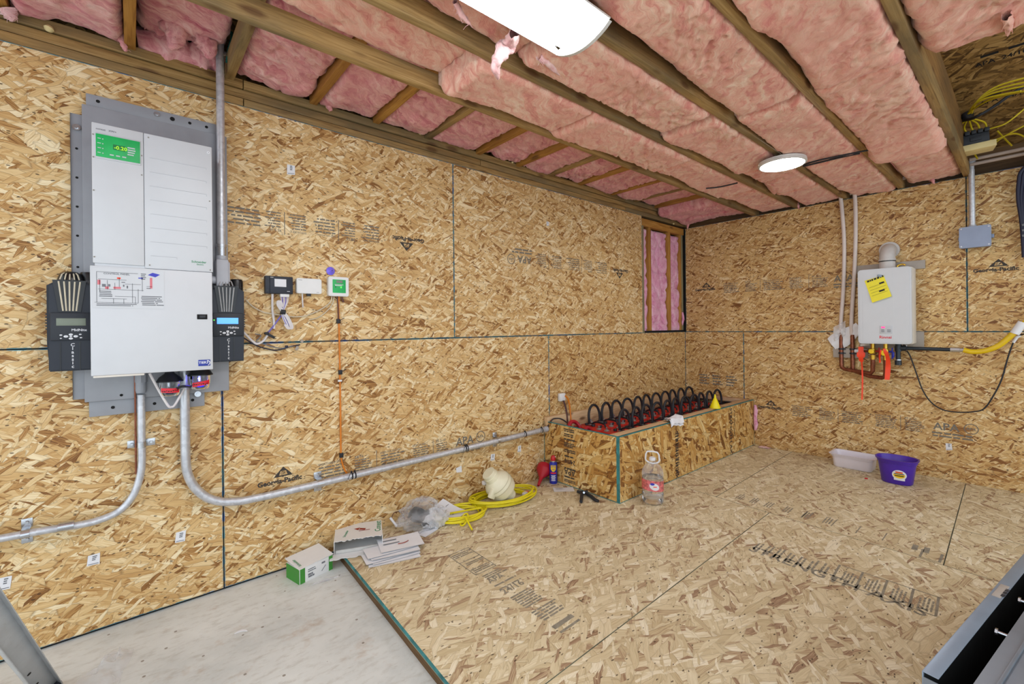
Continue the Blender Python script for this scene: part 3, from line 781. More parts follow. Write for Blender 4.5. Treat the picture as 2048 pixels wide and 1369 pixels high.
tuft([(-5.15, 0.035, 2.79), (-5.05, 0.03, 2.80), (-4.95, 0.035, 2.785), (-4.87, 0.03, 2.80), (-4.80, 0.035, 2.79)], [0.05, 0.075, 0.07, 0.075, 0.05], 23, 'insulation_rose')
tuft([(-5.049, -0.120, 2.891), (-5.022, -0.120, 2.844), (-5.013, -0.120, 2.765), (-5.032, -0.120, 2.714)], [0.05, 0.05, 0.035, 0.01], 21, 'insulation_rose')
tuft([(-4.922, -0.100, 2.874), (-4.901, -0.100, 2.833), (-4.881, -0.100, 2.791), (-4.871, -0.100, 2.737)], [0.03, 0.045, 0.04, 0.012], 22, 'insulation_rose')
tuft([(-2.622, -2.722, 2.550), (-2.536, -2.727, 2.550), (-2.431, -2.721, 2.550)], [0.02, 0.02, 0.003], 15, 'insulation_pink')
tuft([(-0.030, 0.016, 1.538), (-0.030, 0.010, 1.446), (-0.030, 0.051, 1.323)], [0.012, 0.018, 0.012], 17, 'insulation_mauve')

# open wall bay: three upright batts
def upright(x0, x1, seed):
    nu, nv = max(5, int((x1 - x0) / 0.014)), 80
    S = V((seed * 2.3, seed, 0))
    def fn(s, t):
        x = x0 + (x1 - x0) * s; z = 1.302 + (2.47 - 1.302) * t
        d = min(x - x0, x1 - x, 2.47 - z); p = V((x, z, 0)) + S
        y = 0.028 + 0.016 * noise.noise(p * 4) + 0.012 * noise.noise(p * 10) - 0.02 * max(0, 1 - abs(noise.noise(p * 5 + V((3, 3, 0)))) * 6) * -1
        y += 0.03 * max(0.0, 1 - d / 0.03) ** 2
        w = max(0.0, 1 - d / 0.04)
        return V((x + 0.018 * w * noise.noise(p * 8), y, z))
    m = MB(); m.grid(fn, nu, nv)
    # side and back closure
    k = len(m.v)
    ring = list(range(nu + 1)) + [j * (nu + 1) + nu for j in range(1, nv + 1)] + [nv * (nu + 1) + i for i in range(nu - 1, -1, -1)] + [j * (nu + 1) for j in range(nv - 1, 0, -1)]
    for q in ring: m.v.append((m.v[q][0], 0.085, m.v[q][2]))
    for i in range(len(ring)):
        m.f.append((ring[i], k + i, k + (i + 1) % len(ring), ring[(i + 1) % len(ring)])); m.mi.append(0); m.sm.append(True)
    return obj('insulation_batt', m, 'insulation_mauve', wall_left, sharp=180)
upright(-0.862, -0.752, 1); upright(-0.706, -0.342, 2); upright(-0.288, -0.060, 3)

# staples, foam blobs and dangling bits on the plates
m = MB()
for (a, b, c, r) in ((-5.446, 0.008, 2.698) + (0.018,), (-4.010, 0.008, 2.764) + (0.02,), (-4.262, 0.008, 2.726) + (0.012,), (-3.630, 0.008, 2.742) + (0.012,), (-2.774, 0.008, 2.739)+(0.010,), (-0.239, 0.005, 2.595)+(0.012,)):
    m.lathe([(0.001, -r * 0.8), (r * 0.7, -r * 0.5), (r, 0), (r * 0.7, r * 0.6), (0.001, r * 0.8)], (a, b, c), (0.3, 0.2, 1), 10)
obj('foam_blob', m, 'foam_yellow', wall_left)

# ------------------------------------------------------------------ stamps printed on the sheets
OFFS = 0.0007
def gp_stamp(parent, o, u, v, L, seed, wtxt=0.27, mat='ink_stamp', apa=True, faint='ink_faint'):
    """mill mark: triangle mark and mill name, then blocks of small print, in the (u, v) frame from o"""
    o, u, v = V(o), V(u).normalized(), V(v).normalized(); n = u.cross(v)
    mb = MB()
    at = lambda a, b: o + u * a + v * b + n * OFFS
    mb.text('Georgia-Pacific', at(0, 0), u, v, wtxt / 6.9, bold=0.04)
    c = wtxt * 0.5; s = wtxt * 0.20; h = s * 1.05; y0 = 0.036
    pt = lambda k, t: at(c + k * s * (1 - t), y0 + h * t)
    mb.quad(pt(-1, 0), pt(1, 0), pt(0.93, 0.14), pt(-0.93, 0.14))
    mb.quad(pt(-1, 0.14), pt(-0.48, 0.14), pt(-0.62, 0.56), pt(-1, 0.56)); mb.quad(pt(0.48, 0.14), pt(1, 0.14), pt(1, 0.56), pt(0.62, 0.56))
    mb.quad(pt(-1, 0.56), pt(1, 0.56), pt(0, 1.0))
    mb.text('GP', at(c - s * 0.28, y0 + h * 0.2), u, v, s * 0.40)
    obj('stamp', mb, mat, parent)
    mb = MB()
    x = wtxt + 0.06
    blocks = [('SHEATHING SPAN', 0.22, 3), ('24/16', 0.16, 4), ('SIZED FOR SPACING', 0.24, 3), ('EXPOSURE 1', 0.18, 4), ('PS 2-10', 0.16, 4)]
    tot = L - wtxt - 0.06 - 0.22
    k = tot / sum(b[1] + 0.05 for b in blocks)
    for i, (tx, w, rows) in enumerate(blocks):
        w *= k
        mb.text(tx, at(x, 0.052), u, v, min(0.026, w / max(1, len(tx)) * 1.45))
        mb.bars(at(x, 0.047), u, v, w, 0.095, rows + 2, seed + i, n_off=0.0, lo=0.015, hi=0.06, th=0.42)
        if i % 2: mb.line(at(x + w + 0.02 * k, 0.08), at(x + w + 0.02 * k, -0.05), 0.004, n)
        x += w + 0.05 * k
    if not apa:
        mb.bars(at(x - 0.02, 0.055), u, v, 0.2, 0.10, 5, seed + 20, lo=0.015, hi=0.05, th=0.42); obj('stamp', mb, faint, parent); return
    mb.text('APA', at(x, -0.005), u, v, 0.085)
    for q in range(24):
        a0, a1 = 2 * pi * q / 24, 2 * pi * (q + 1) / 24
        mb.line(at(x + 0.225 + 0.04 * cos(a0), 0.03 + 0.04 * sin(a0)), at(x + 0.225 + 0.04 * cos(a1), 0.03 + 0.04 * sin(a1)), 0.006, n)
    mb.text('APA', at(x + 0.197, 0.02), u, v, 0.03)
    mb.bars(at(x - 0.01, -0.02), u, v, 0.27, 0.05, 2, seed + 9, lo=0.02, hi=0.06)
    obj('stamp', mb, faint, parent)
gp_stamp(LP['up_a'], (-3.612, 0, 1.995), -X, -Zu, 1.26, 1, apa=False)
gp_stamp(LP['up_b'], (-1.18, 0, 1.965), -X, -Zu, 1.62, 2, 0.30)
gp_stamp(LP['low_b'], (-4.662, 0, 0.500), X, Zu, 1.52, 3, 0.262)
gp_stamp(BP['up_a'], (0, -0.132, 1.788), -Y, Zu, 1.62, 4, 0.28)
gp_stamp(BP['low_b'], (0, -0.826, 0.475), -Y, Zu, 1.62, 5, 0.27)
gp_stamp(BP['up_b'], (0, -2.470, 1.776), -Y, Zu, 1.50, 6, 0.28)
mb = MB()
for i in range(3): mb.bars((-OFFS, -0.17 - i * 0.16, 0.80), -Y, Zu, 0.13, 0.13, 4, 30 + i, lo=0.02, hi=0.08)
obj('stamp', mb, 'ink_faint', BP['low_a'])
# roof deck print
mb = MB(); n_r = (-Y).cross(u_s).normalized()
ro = V((0.13, -2.40, 2.752))
for d, l in ((1.62, 1.0), (1.02, 0.9), (0.62, 0.9)):
    mb.text('APA  24/16  SIZED FOR SPACING', ro + u_s * d + (-Y) * 0.14 + n_r * 0.001, -Y, u_s, 0.05)
    mb.bars(ro + u_s * (d + 0.10) + (-Y) * 0.14 + n_r * 0.001, -Y, u_s, 0.9, 0.04, 1, 5, lo=0.01, hi=0.02)
obj('stamp', mb, 'dark_hole', ROOF)
# floor print
mb = MB()
uf = V((1, 0.02, 0)).normalized(); vf = V((-0.02, 1, 0)).normalized()
def fat(px): return V(px) + V((0, 0, OFFS))
# floor print: across the front sheet and along its length
for (o, w, h, rows, sdd) in (((-3.80, -0.60, PL + OFFS), 0.14, 0.05, 3, 1), ((-3.79, -0.72, PL + OFFS), 0.13, 0.03, 2, 2), ((-3.80, -0.79, PL + OFFS), 0.14, 0.05, 3, 3),
                             ((-3.79, -0.88, PL + OFFS), 0.15, 0.05, 3, 4), ((-3.80, -0.99, PL + OFFS), 0.16, 0.02, 1, 5), ((-3.80, -1.03, PL + OFFS), 0.16, 0.015, 1, 6), ((-3.80, -1.12, PL + OFFS), 0.15, 0.12, 7, 7), ((-3.80, -1.27, PL + OFFS), 0.16, 0.09, 5, 8)):
    mb.bars(o, uf, vf, w, h, rows, sdd, 0.95, lo=0.03, hi=0.09, th=0.55)
mb.text('24/16', (-3.80, -1.085, PL + OFFS), uf, vf, 0.062)
mb.text('APA', (-3.795, -0.965, PL + OFFS), uf, vf, 0.055)
mb.bars((-3.80, -1.40, PL + OFFS), uf, vf, 0.15, 0.03, 1, 9, 1.0, lo=0.2, hi=0.3, th=0.8)
mb.bars((-3.80, -1.44, PL + OFFS), uf, vf, 0.15, 0.03, 1, 10, 1.0, lo=0.2, hi=0.3, th=0.4)
for a, b in (((-3.805, -0.585), (-3.665, -0.580)), ((-3.805, -0.70), (-3.665, -0.695)), ((-3.805, -0.855), (-3.665, -0.85)), ((-3.805, -0.585), (-3.805, -0.855)), ((-3.665, -0.58), (-3.665, -0.85))):
    mb.line((*a, PL + OFFS), (*b, PL + OFFS), 0.005, Zu)
obj('stamp', mb, 'ink_floor', FP[0])
mb = MB()
mb.text('STRENGTH AXIS', (-2.46, -1.69, PL + OFFS), (-0.05, -1, 0), (1, -0.05, 0), 0.105)
for y in (-2.10, -2.20, -2.30, -2.40, -2.49): mb.line((-2.46 + 0.05 * (y + 2.10) * -1 * 0.0, y, PL + OFFS), (-2.26, y + 0.01, PL + OFFS), 0.010, Zu)
for x in (-2.46, -2.26): mb.line((x, -2.10, PL + OFFS), (x, -2.49, PL + OFFS), 0.006, Zu)
for i in range(4): mb.bars((-2.44, -2.125 - i * 0.098, PL + OFFS), uf, vf, 0.15, 0.06, 4, 60 + i, lo=0.02, hi=0.06)
for i in range(7): mb.bars((-2.44, -1.70 - i * 0.055, PL + OFFS), uf, vf, 0.15, 0.04, 2, 70 + i, lo=0.02, hi=0.08)
obj('stamp', mb, 'ink_floor', FP[1])
mb = MB()
for i, y in enumerate((-1.30, -1.40, -1.50, -1.62, -1.74, -1.86)):
    mb.bars((-1.72, y, PL + OFFS), uf, vf, 0.14, 0.05, 3, 80 + i, lo=0.02, hi=0.07)
for y in (-1.75, -1.92, -2.05, -2.18): mb.line((-1.74, y, PL + OFFS), (-1.60, y, PL + OFFS), 0.006, Zu)
mb.bars((-1.75, -2.30, PL + OFFS), uf, vf, 0.12, 0.10, 2, 90, lo=0.1, hi=0.2)
for y0, y1 in ((-2.36, -2.44),):
    mb.line((-1.83, y0, PL + OFFS), (-1.70, y0, PL + OFFS), 0.01, Zu); mb.line((-1.83, y1, PL + OFFS), (-1.70, y1, PL + OFFS), 0.012, Zu); mb.line((-1.83, y0, PL + OFFS), (-1.83, y1, PL + OFFS), 0.006, Zu)
obj('stamp', mb, 'ink_floor', FP[4])

def lw(x, z, o=0.0): return V((x, -o, z))
def bw(y, z, o=0.0): return V((-o, y, z))
# paper tags stapled to the sheets
def wtag(parent, quad, o, seed, blank=False):
    m = MB(); p = [V(q) for q in quad]
    m.quad(*p)
    if not blank:
        m.mat(1); u = (p[1] - p[0]); v = (p[3] - p[0]); n = u.cross(v).normalized()
        c = p[3] + u * 0.35 - v * 0.08 + n * 0.0006
        m.bars(c, u, v, u.length * 0.4, v.length * 0.5, 3, seed, lo=0.5, hi=0.8, th=0.6)
        m.line(p[0] + u * 0.1 + v * 0.12 + n * 0.0006, p[0] + u * 0.9 + v * 0.12 + n * 0.0006, 0.003, n)
    obj('paper_tag', m, ['paper', 'ink_soft'], parent)
LQ = lambda *a: a
wtag(LP['low_a'], [(-5.344, -0.002, 0.311), (-5.301, -0.002, 0.310), (-5.299, -0.002, 0.359), (-5.339, -0.002, 0.357)], 0, 1)
wtag(LP['low_a'], [(-5.026, -0.002, 0.315), (-4.986, -0.002, 0.312), (-4.981, -0.002, 0.366), (-5.021, -0.002, 0.365)], 0, 2)
wtag(LP['low_a'], [(-5.611, -0.002, 0.304), (-5.575, -0.002, 0.302), (-5.569, -0.002, 0.354), (-5.603, -0.002, 0.356)], 0, 3)
wtag(LP['up_a'], [(-4.496, -0.002, 2.264), (-4.453, -0.002, 2.270), (-4.453, -0.002, 2.323), (-4.495, -0.002, 2.322)], 0, 4)
wtag(LP['low_b'], [(-3.362, -0.002, 0.300), (-3.313, -0.002, 0.293), (-3.317, -0.002, 0.342), (-3.366, -0.002, 0.334)], 0, 5, True)
wtag(LP['low_b'], [(-3.044, -0.002, 0.324), (-3.004, -0.002, 0.320), (-2.998, -0.002, 0.371), (-3.038, -0.002, 0.374)], 0, 6)
wtag(LP['low_b'], [(-2.761, -0.002, 0.338), (-2.722, -0.002, 0.334), (-2.721, -0.002, 0.388), (-2.755, -0.002, 0.386)], 0, 7)
wtag(BP['low_b'], [(-0.002, -2.302, 0.305), (-0.002, -2.341, 0.313), (-0.002, -2.336, 0.366), (-0.002, -2.300, 0.363)], 0, 8)
wtag(LP['up_b'], [(-2.394, -0.002, 2.265), (-2.363, -0.002, 2.269), (-2.363, -0.002, 2.305), (-2.394, -0.002, 2.305)], 0, 9)

# ------------------------------------------------------------------ power centre on the left wall
inv = thing('inverter_cabinet', 'tall white power cabinet with green control panel on grey plates', 'electrical cabinet', (-5.09, 0, 1.2))
def flanged(name, x0, x1, z0, z1, o, lip, label):
    m = MB(); m.bb((x0, -o, z0), (x1, -0.001, z1), 0.002)
    m.bb((x0, -o - 0.006, z0), (x0 + lip, -o + 0.001, z1), 0.001)
    p = obj(name, m, 'grey_paint', inv, label=label)
    return p
pl1 = flanged('mounting_plate', -5.382, -4.80, 1.068, 2.345, 0.010, 0.0, 'grey steel back plate with drilled left flange')
m = MB(); m.bb((-5.343, -0.036, 1.055), (-4.794, -0.008, 2.388), 0.003)
m.bb((-5.330, -0.020, 0.985), (-4.90, -0.012, 1.056), 0.002); m.bb((-5.330, -0.020, 2.387), (-4.80, -0.012, 2.446), 0.002)
pl2 = obj('mounting_plate', m, 'grey_paint', inv)
m = MB()
for z in (2.19, 2.06, 1.93, 1.80, 1.66, 1.30): m.cyl(lw(-5.362, z, 0.0098), lw(-5.362, z, 0.0112), 0.005, n=10)
for x in (-5.29, -5.02, -4.95, -4.88): m.cyl(lw(x, 2.42, 0.0198), lw(x, 2.42, 0.0212), 0.007 if x != -5.02 else 0.010, n=12)
for x in (-5.25, -5.1, -4.95): m.cyl(lw(x, 1.02, 0.0198), lw(x, 1.02, 0.0212), 0.007, n=12)
m.cyl(lw(-5.22, 1.075, 0.0358), lw(-5.22, 1.075, 0.0372), 0.006, n=10)
each('punched_hole', m, 'dark_hole', pl2)
def washer(x, z, o, parent, r=0.014):
    m = MB(); m.cyl(lw(x, z, o), lw(x, z, o + 0.002), r, n=20); m.cyl(lw(x, z, o + 0.002), lw(x, z, o + 0.009), r * 0.52, n=6)
    return obj('bolt', m, 'steel', parent)
washer(-5.362, 2.283, 0.0165, pl1); washer(-5.362, 1.595, 0.0165, pl1); washer(-5.08, 2.425, 0.0205, pl2, 0.012); washer(-4.93, 1.05, 0.036, pl2)
D = 0.222
m = MB(); m.bb((-5.298, -0.215, 1.192), (-4.886, -0.036, 2.246), 0.004); obj('body', m, 'white_paint', inv)
XM = -5.135
m = MB(); m.bb((-5.303, -D, 1.660), (XM - 0.0008, -0.19, 2.252), 0.003); cov = obj('inverter_cover', m, 'white_paint', inv)
m = MB(); m.bb((XM + 0.0008, -D, 1.650), (-4.882, -0.19, 2.2515), 0.003); cov2 = obj('breaker_panel_cover', m, 'white_paint', inv)
m = MB(); m.bb((-5.312, -D - 0.004, 1.184), (-4.886, -0.19, 1.648), 0.003); door = obj('lower_door', m, 'white_paint', inv)
m = MB(); m.bb((-5.305, -0.235, 1.176), (-5.14, -0.15, 1.184), 0.002); obj('bottom_lip', m, 'paper_warm', inv)
m = MB()
for i in range(8):
    z = 2.145 - i * 0.0625
    xr = -4.905 if i < 7 else -5.02
    m.box((( -5.115 + xr) / 2, -D - 0.0004, z), (xr + 5.115, 0.0022, 0.0024), 0.001)
    m.box((xr, -D - 0.0004, z - 0.004), (0.002, 0.002, 0.010), 0.0008)
obj('embossed_rib', m, 'white_line', cov2)
m = MB()
for x, z, p in ((-5.298, 2.20, 0), (-5.298, 2.105, 0), (-5.298, 1.965, 0), (-5.298, 1.685, 0), (-5.142, 2.148, 0), (-5.142, 2.062, 0), (-5.118, 2.235, 0), (-4.893, 1.66, 0), (-5.118, 1.665, 0), (-4.893, 1.99, 0)):
    m.cyl(lw(x, z, D), lw(x, z, D + 0.0014), 0.0032, n=8)
each('screw', m, 'rubber_grey', cov)
m = MB(); m.cyl(lw(-4.896, 2.222, D), lw(-4.896, 2.222, D + 0.003), 0.006, n=14); m.mat(1); m.cyl(lw(-4.896, 2.222, D + 0.003), lw(-4.896, 2.222, D + 0.0034), 0.0016, n=8)
obj('push_clip', m, ['paper', 'dark_hole'], cov2)
# control panel on the inverter cover
p = [(-5.294, -0.223, 2.187), (-5.159, -0.223, 2.184), (-5.159, -0.223, 2.116), (-5.293, -0.223, 2.112)]
m = MB(); m.bb((-5.292, -D - 0.003, 2.102), (-5.144, -D + 0.001, 2.212), 0.002); cp = obj('control_panel', m, 'white_line', cov)
m = MB(); m.bb((-5.290, -D - 0.0045, 2.110), (-5.147, -D - 0.002, 2.206), 0.001); obj('green_face', m, 'green_panel', cp)
m = MB(); m.bb((-5.236, -D - 0.0058, 2.150), (-5.196, -D - 0.004, 2.172)); m.mat(1); m.text('-0.20', lw(-5.233, 2.153, D + 0.0062), X, Zu, 0.021)
obj('display', m, ['green_dark', 'lcd_yellow'], cp)
m = MB()
for i in range(4): m.bars(lw(-5.285, 2.19 - i * 0.02, D + 0.0048), X, Zu, 0.012, 0.006, 1, i, lo=0.3, hi=0.5); m.cyl(lw(-5.268, 2.186 - i * 0.02, D + 0.0045), lw(-5.268, 2.186 - i * 0.02, D + 0.0055), 0.0022, n=8)
m.bars(lw(-5.19, 2.175, D + 0.0048), X, Zu, 0.035, 0.04, 4, 5, 0.7, lo=0.2, hi=0.4)
for i in range(3): m.box(lw(-5.24 + i * 0.02, 2.125, D + 0.0048), (0.013, 0.001, 0.005))
obj('keypad', m, 'white_line', cp)
m = MB(); m.text('conext', lw(-5.290, 2.224, D + 0.0006), X, Zu, 0.011); m.text('XW+', lw(-5.250, 2.224, D + 0.0006), X, Zu, 0.011); obj('lettering', m, 'ink_soft', cov)
m = MB(); m.text('Schneider', lw(-4.966, 1.690, D + 0.0006), X, Zu, 0.0145); m.text('Electric', lw(-4.946, 1.680, D + 0.0006), X, Zu, 0.009); obj('lettering', m, 'green_ink', cov2)
# wiring diagram sheet
dg = MB(); O = D + 0.0048
ax = lambda a, b: lw(-5.306 + a * 0.238, 1.640 - b * 0.17, O)
dg.quad(ax(0.0, 1.0), ax(1.0, 1.0), ax(1.0, 0.0), ax(0.0, 0.0))
diag = obj('wiring_diagram', dg, 'white_paint', door)
O = D + 0.0054
m = MB(); ly = lambda a, b, c, d, w=0.0016: m.line(ax(a, b), ax(c, d), w, (0, -1, 0))
m.text('CONTROL PANEL', ax(0.15, 0.155), X, Zu, 0.0105)
for q in ((0.06, 0.1, 0.06, 0.86), (0.06, 0.1, 0.62, 0.1), (0.03, 0.86, 0.62, 0.86), (0.08, 0.28, 0.46, 0.28), (0.08, 0.53, 0.70, 0.53), (0.3, 0.36, 0.3, 0.53), (0.36, 0.22, 0.36, 0.46), (0.44, 0.38, 0.66, 0.38), (0.54, 0.36, 0.54, 0.86), (0.62, 0.5, 0.62, 0.86), (0.3, 0.7, 0.58, 0.7), (0.12, 0.76, 0.46, 0.76), (0.28, 0.76, 0.28, 0.88), (0.42, 0.76, 0.42, 0.88), (0.58, 0.7, 0.58, 0.88), (0.10, 0.3, 0.10, 0.6), (0.2, 0.3, 0.2, 0.53), (0.68, 0.2, 0.68, 0.55), (0.74, 0.42, 0.82, 0.42)):
    ly(*q)
m.bars(ax(0.09, 0.56), X, Zu, 0.045, 0.028, 4, 11, lo=0.15, hi=0.3)
m.bars(ax(0.66, 0.66), X, Zu, 0.08, 0.045, 6, 12, 0.9, lo=0.1, hi=0.25)
m.bars(ax(0.05, 0.88), X, Zu, 0.14, 0.012, 2, 13, 1.0, lo=0.15, hi=0.2)
m.bars(ax(0.66, 0.08), X, Zu, 0.02, 0.03, 4, 14, lo=0.3, hi=0.5)
for a, b, w, h in ((0.13, 0.40, 0.05, 0.07), (0.21, 0.40, 0.03, 0.06), (0.39, 0.33, 0.05, 0.02), (0.41, 0.40, 0.02, 0.05), (0.46, 0.42, 0.02, 0.07), (0.74, 0.46, 0.06, 0.02)):
    m.quad(ax(a, b + h), ax(a + w, b + h), ax(a + w, b), ax(a, b))
m.mat(1)
for a, b, w, h in ((0.07, 0.30, 0.04, 0.12), (0.17, 0.46, 0.05, 0.06), (0.28, 0.46, 0.10, 0.05), (0.79, 0.19, 0.035, 0.28)):
    m.quad(ax(a, b + h), ax(a + w, b + h), ax(a + w, b), ax(a, b))
m.mat(2)
m.quad(ax(0.76, 0.12), ax(0.87, 0.17), ax(0.94, 0.095), ax(0.83, 0.055)); m.quad(ax(0.625, 0.225), ax(0.69, 0.225), ax(0.69, 0.20), ax(0.625, 0.20))
m.mat(3); m.quad(ax(0.33, 0.26), ax(0.38, 0.26), ax(0.38, 0.22), ax(0.33, 0.22))
obj('diagram_print', m, ['ink_soft', 'pink_print', 'blue_print', 'orange_tape'], diag)
m = MB(); m.bb((-4.947, -D - 0.007, 1.424), (-4.907, -D - 0.003, 1.447), 0.001); m.mat(1); m.bb((-4.938, -D - 0.010, 1.430), (-4.914, -D - 0.006, 1.442), 0.001)
obj('latch', m, ['dark_hole', 'black_plastic'], door)
m = MB(); m.bb((-4.944, -D - 0.0065, 1.203), (-4.897, -D - 0.003, 1.232), 0.001); m.mat(1); m.text('TIER3', lw(-4.943, 1.214, D + 0.0068), X, Zu, 0.0155)
for i in range(8):
    a0, a1 = radians(-70 + i * 20), radians(-50 + i * 20); c = lw(-4.910, 1.217, D + 0.0068)
    m.line(c + V((cos(a0) * 0.011, 0, sin(a0) * 0.011)), c + V((cos(a1) * 0.011, 0, sin(a1) * 0.011)), 0.0032, (0, -1, 0))
obj('badge', m, ['blue_badge', 'paper'], door)

# ------------------------------------------------------------------ charge controllers either side
def controller(x0, z0, W, H, word, lit, label, name='charge_controller', shift=0.0):
    t = thing(name, label, 'controller', (x0 + W / 2, 0, z0))
    d = 0.105
    P2 = lambda a, b, o: lw(x0 + a * W, z0 + (1 - b) * H, o)
    m = MB()
    m.prism([(0.008, 0), (W - 0.004, 0), (W, H * 0.5), (W, H * 0.93), (W * 0.78, H * 0.99), (W * 0.22, H * 0.99), (0.0, H * 0.93), (0.0, H * 0.3)], (x0, -0.036, z0), X, Zu, 0.055)
    m.prism([(0.006, 0.006), (W - 0.006, 0.006), (W - 0.008, H * 0.92), (W * 0.75, H * 0.975), (W * 0.25, H * 0.975), (0.008, H * 0.92)], (x0, -0.091, z0), X, Zu, d - 0.091)
    for i in range(6):
        for sx in (-0.001, W + 0.001): m.box((x0 + sx, -0.065, z0 + H * (0.46 + i * 0.032)), (0.008, 0.05, 0.005), 0.001)
    case = obj('case', m, 'navy_plastic', t)
    cx = 0.47 + shift
    m = MB(); m.prism([(-0.034, 0), (0.034, 0), (0.052, 0.135), (-0.052, 0.135)], P2(cx, 0.355, d - 0.002), X, Zu, 0.006)
    obj('fin_recess', m, 'black_gloss', case)
    m = MB()
    for i in range(5):
        k = (i - 2) / 2
        a = P2(cx, 0.345, d + 0.005) + X * (k * 0.020); b = P2(cx, 0.025, d + 0.005) + X * (k * 0.033)
        m.tube([a, b], 0.0030, 6)
        m.tube([P2(cx, 0.005, 0.101) + X * (k * 0.030), P2(cx, -0.055, 0.092) + X * (k * 0.024), P2(cx, -0.075, 0.078) + X * (k * 0.018)], 0.0026, 6)
    obj('fin', m, 'cream_wire' if not lit else 'aluminium', t)
    m = MB(); m.lathe([(0.001, 0.045), (0.022, 0.042), (0.036, 0.030), (0.042, 0.012), (0.044, 0.0)], P2(cx, 0.015, 0.055), Zu, 20); obj('top_cap', m, 'black_gloss', t)
    m = MB(); m.lathe([(0.001, 0.05), (0.026, 0.047), (0.030, 0.035), (0.030, -0.03)], P2(0.84, 0.02, 0.036), Zu, 20); m.mat(1); m.text('II', P2(0.80, 0.03, 0.068), X, Zu, 0.02); obj('side_cap', m, ['black_gloss', 'ink_soft'], t)
    # display bezel
    m = MB(); m.bb(P2(0.08, 0.665, d), P2(0.95, 0.365, d + 0.010), 0.003); bz = obj('display_bezel', m, 'black_plastic', t)
    m = MB(); m.bb(P2(0.19 if lit else 0.2, 0.505, d + 0.009), P2(0.80, 0.425, d + 0.0112), 0.0006); obj('screen', m, 'lcd_blue' if lit else 'lcd_dark', bz)
    m = MB(); m.text('MidNite', P2(0.50, 0.565, d + 0.0106), X, Zu, 0.0145); obj('lettering', m, 'paper', bz)
    m = MB()
    for dx, dz, r in ((-0.03, 0.006, 0.003), (-0.03, -0.008, 0.0022), (-0.015, 0.0, 0.005), (0, 0.008, 0.0045), (0, -0.009, 0.0045), (0, 0.0, 0.003), (0.015, 0.0, 0.005), (0.029, 0.008, 0.003), (0.031, -0.006, 0.0028)):
        q = P2(cx + 0.02, 0.622, d + 0.009) + X * dx + Zu * dz
        m.lathe([(r, 0), (r, 0.002), (r * 0.6, 0.003), (0.0005, 0.003)], q, (0, -1, 0), 10, sx=1.5, xdir=(1, 0, 0))
    obj('keypad_button', m, 'paper', bz)
    if lit:
        m = MB(); m.cyl(P2(0.11, 0.455, d + 0.009), P2(0.11, 0.455, d + 0.0118), 0.0024, n=10); obj('indicator_light', m, 'led_green', bz)
    m = MB()
    for k in (-0.20, 0.20): m.box(P2(cx + k, 0.84, d + 0.0005), (0.003, 0.003, H * 0.31))
    each('ridge', m, 'black_gloss', case)
    m = MB(); n = len(word)
    for i, ch in enumerate(word): m.text(ch, P2(cx + 0.05, 0.715 + (i + 0.4) * 0.275 / n, d + 0.0012), X, Zu, 0.019, 'CENTER')
    obj('lettering', m, 'paper', case)
    return t
controller(-5.452, 1.203, 0.150, 0.392, 'Classic', False, 'dark charge controller left of the white power cabinet, grey unlit screen')
controller(-4.884, 1.210, 0.152, 0.390, 'Classic', True, 'dark charge controller right of the white power cabinet, glowing blue screen')

# ------------------------------------------------------------------ surge arrestors under the cabinet
def arrestor(x, z, o, glow, label):
    t = thing('surge_arrestor', label, 'surge arrestor', (x, -o, z - 0.1))
    m = MB(); m.lathe([(0.018, 0.062), (0.018, 0.045), (0.020, 0.04), (0.042, 0.022), (0.050, 0.008), (0.053, 0.004), (0.053, 0.0), (0.001, 0.0)], (x, -o, z), Zu, 28); obj('flange', m, 'black_gloss', t)
    m = MB(); m.lathe([(0.043, 0.0), (0.043, -0.03), (0.040, -0.055), (0.034, -0.066), (0.02, -0.071), (0.001, -0.072), (0.018, -0.069), (0.031, -0.063), (0.037, -0.053), (0.040, -0.03), (0.040, 0.0)], (x, -o, z), Zu, 28)
    jar = obj('clear_jar', m, 'clear_plastic', t)
    m = MB()
    cyl_w = lambda a, b: V((x + 0.0438 * sin(a / 0.0438), -o - 0.0438 * cos(a / 0.0438), z + b))
    m.smooth = True
    tilt = -0.006 if not glow else 0.012
    m.grid(lambda s_, t_: cyl_w((s_ - 0.5) * 0.078, -0.028 - 0.021 * t_ + tilt * (s_ - 0.5)), 14, 1)
    m.mat(1); rg = random.Random(int(x * 100))
    a = -0.033
    while a < 0.032:
        l = rg.uniform(0.003, 0.007); zz = rg.uniform(-0.036, -0.040)
        m.add([cyl_w(a, zz) * 1.0 + V((0, -0.0006, 0)), cyl_w(a + l, zz) + V((0, -0.0006, 0)), cyl_w(a + l, zz - 0.005) + V((0, -0.0006, 0)), cyl_w(a, zz - 0.005) + V((0, -0.0006, 0))], [(0, 3, 2, 1)], False); a += l + 0.003
    obj('red_tape', m, ['red_label', 'ink'], t)
    m = MB(); m.cyl((x - 0.004, -o, z), (x - 0.004, -o, z - 0.03), 0.007, n=10); m.mat(1); m.box((x, -o, z - 0.052), (0.03, 0.02, 0.012), 0.002); obj('inner_part', m, ['steel', 'blue_badge'], t)
    if glow:
        m = MB(); m.lathe([(0.001, -0.005), (0.0045, -0.003), (0.005, 0.002), (0.001, 0.006)], (x - 0.008, -o - 0.030, z - 0.014), Zu, 10); obj('indicator_light', m, 'led_blue', t)
        ld_ = bpy.data.lights.new('indicator_glow', 'POINT'); ld_.energy = 1.1; ld_.color = (0.12, 0.10, 1.0); ld_.shadow_soft_size = 0.006
        lo_ = bpy.data.objects.new('indicator_glow', ld_); COL.objects.link(lo_); lo_.parent = t; lo_.location = (-0.008, -0.038, 0.078)
    return t
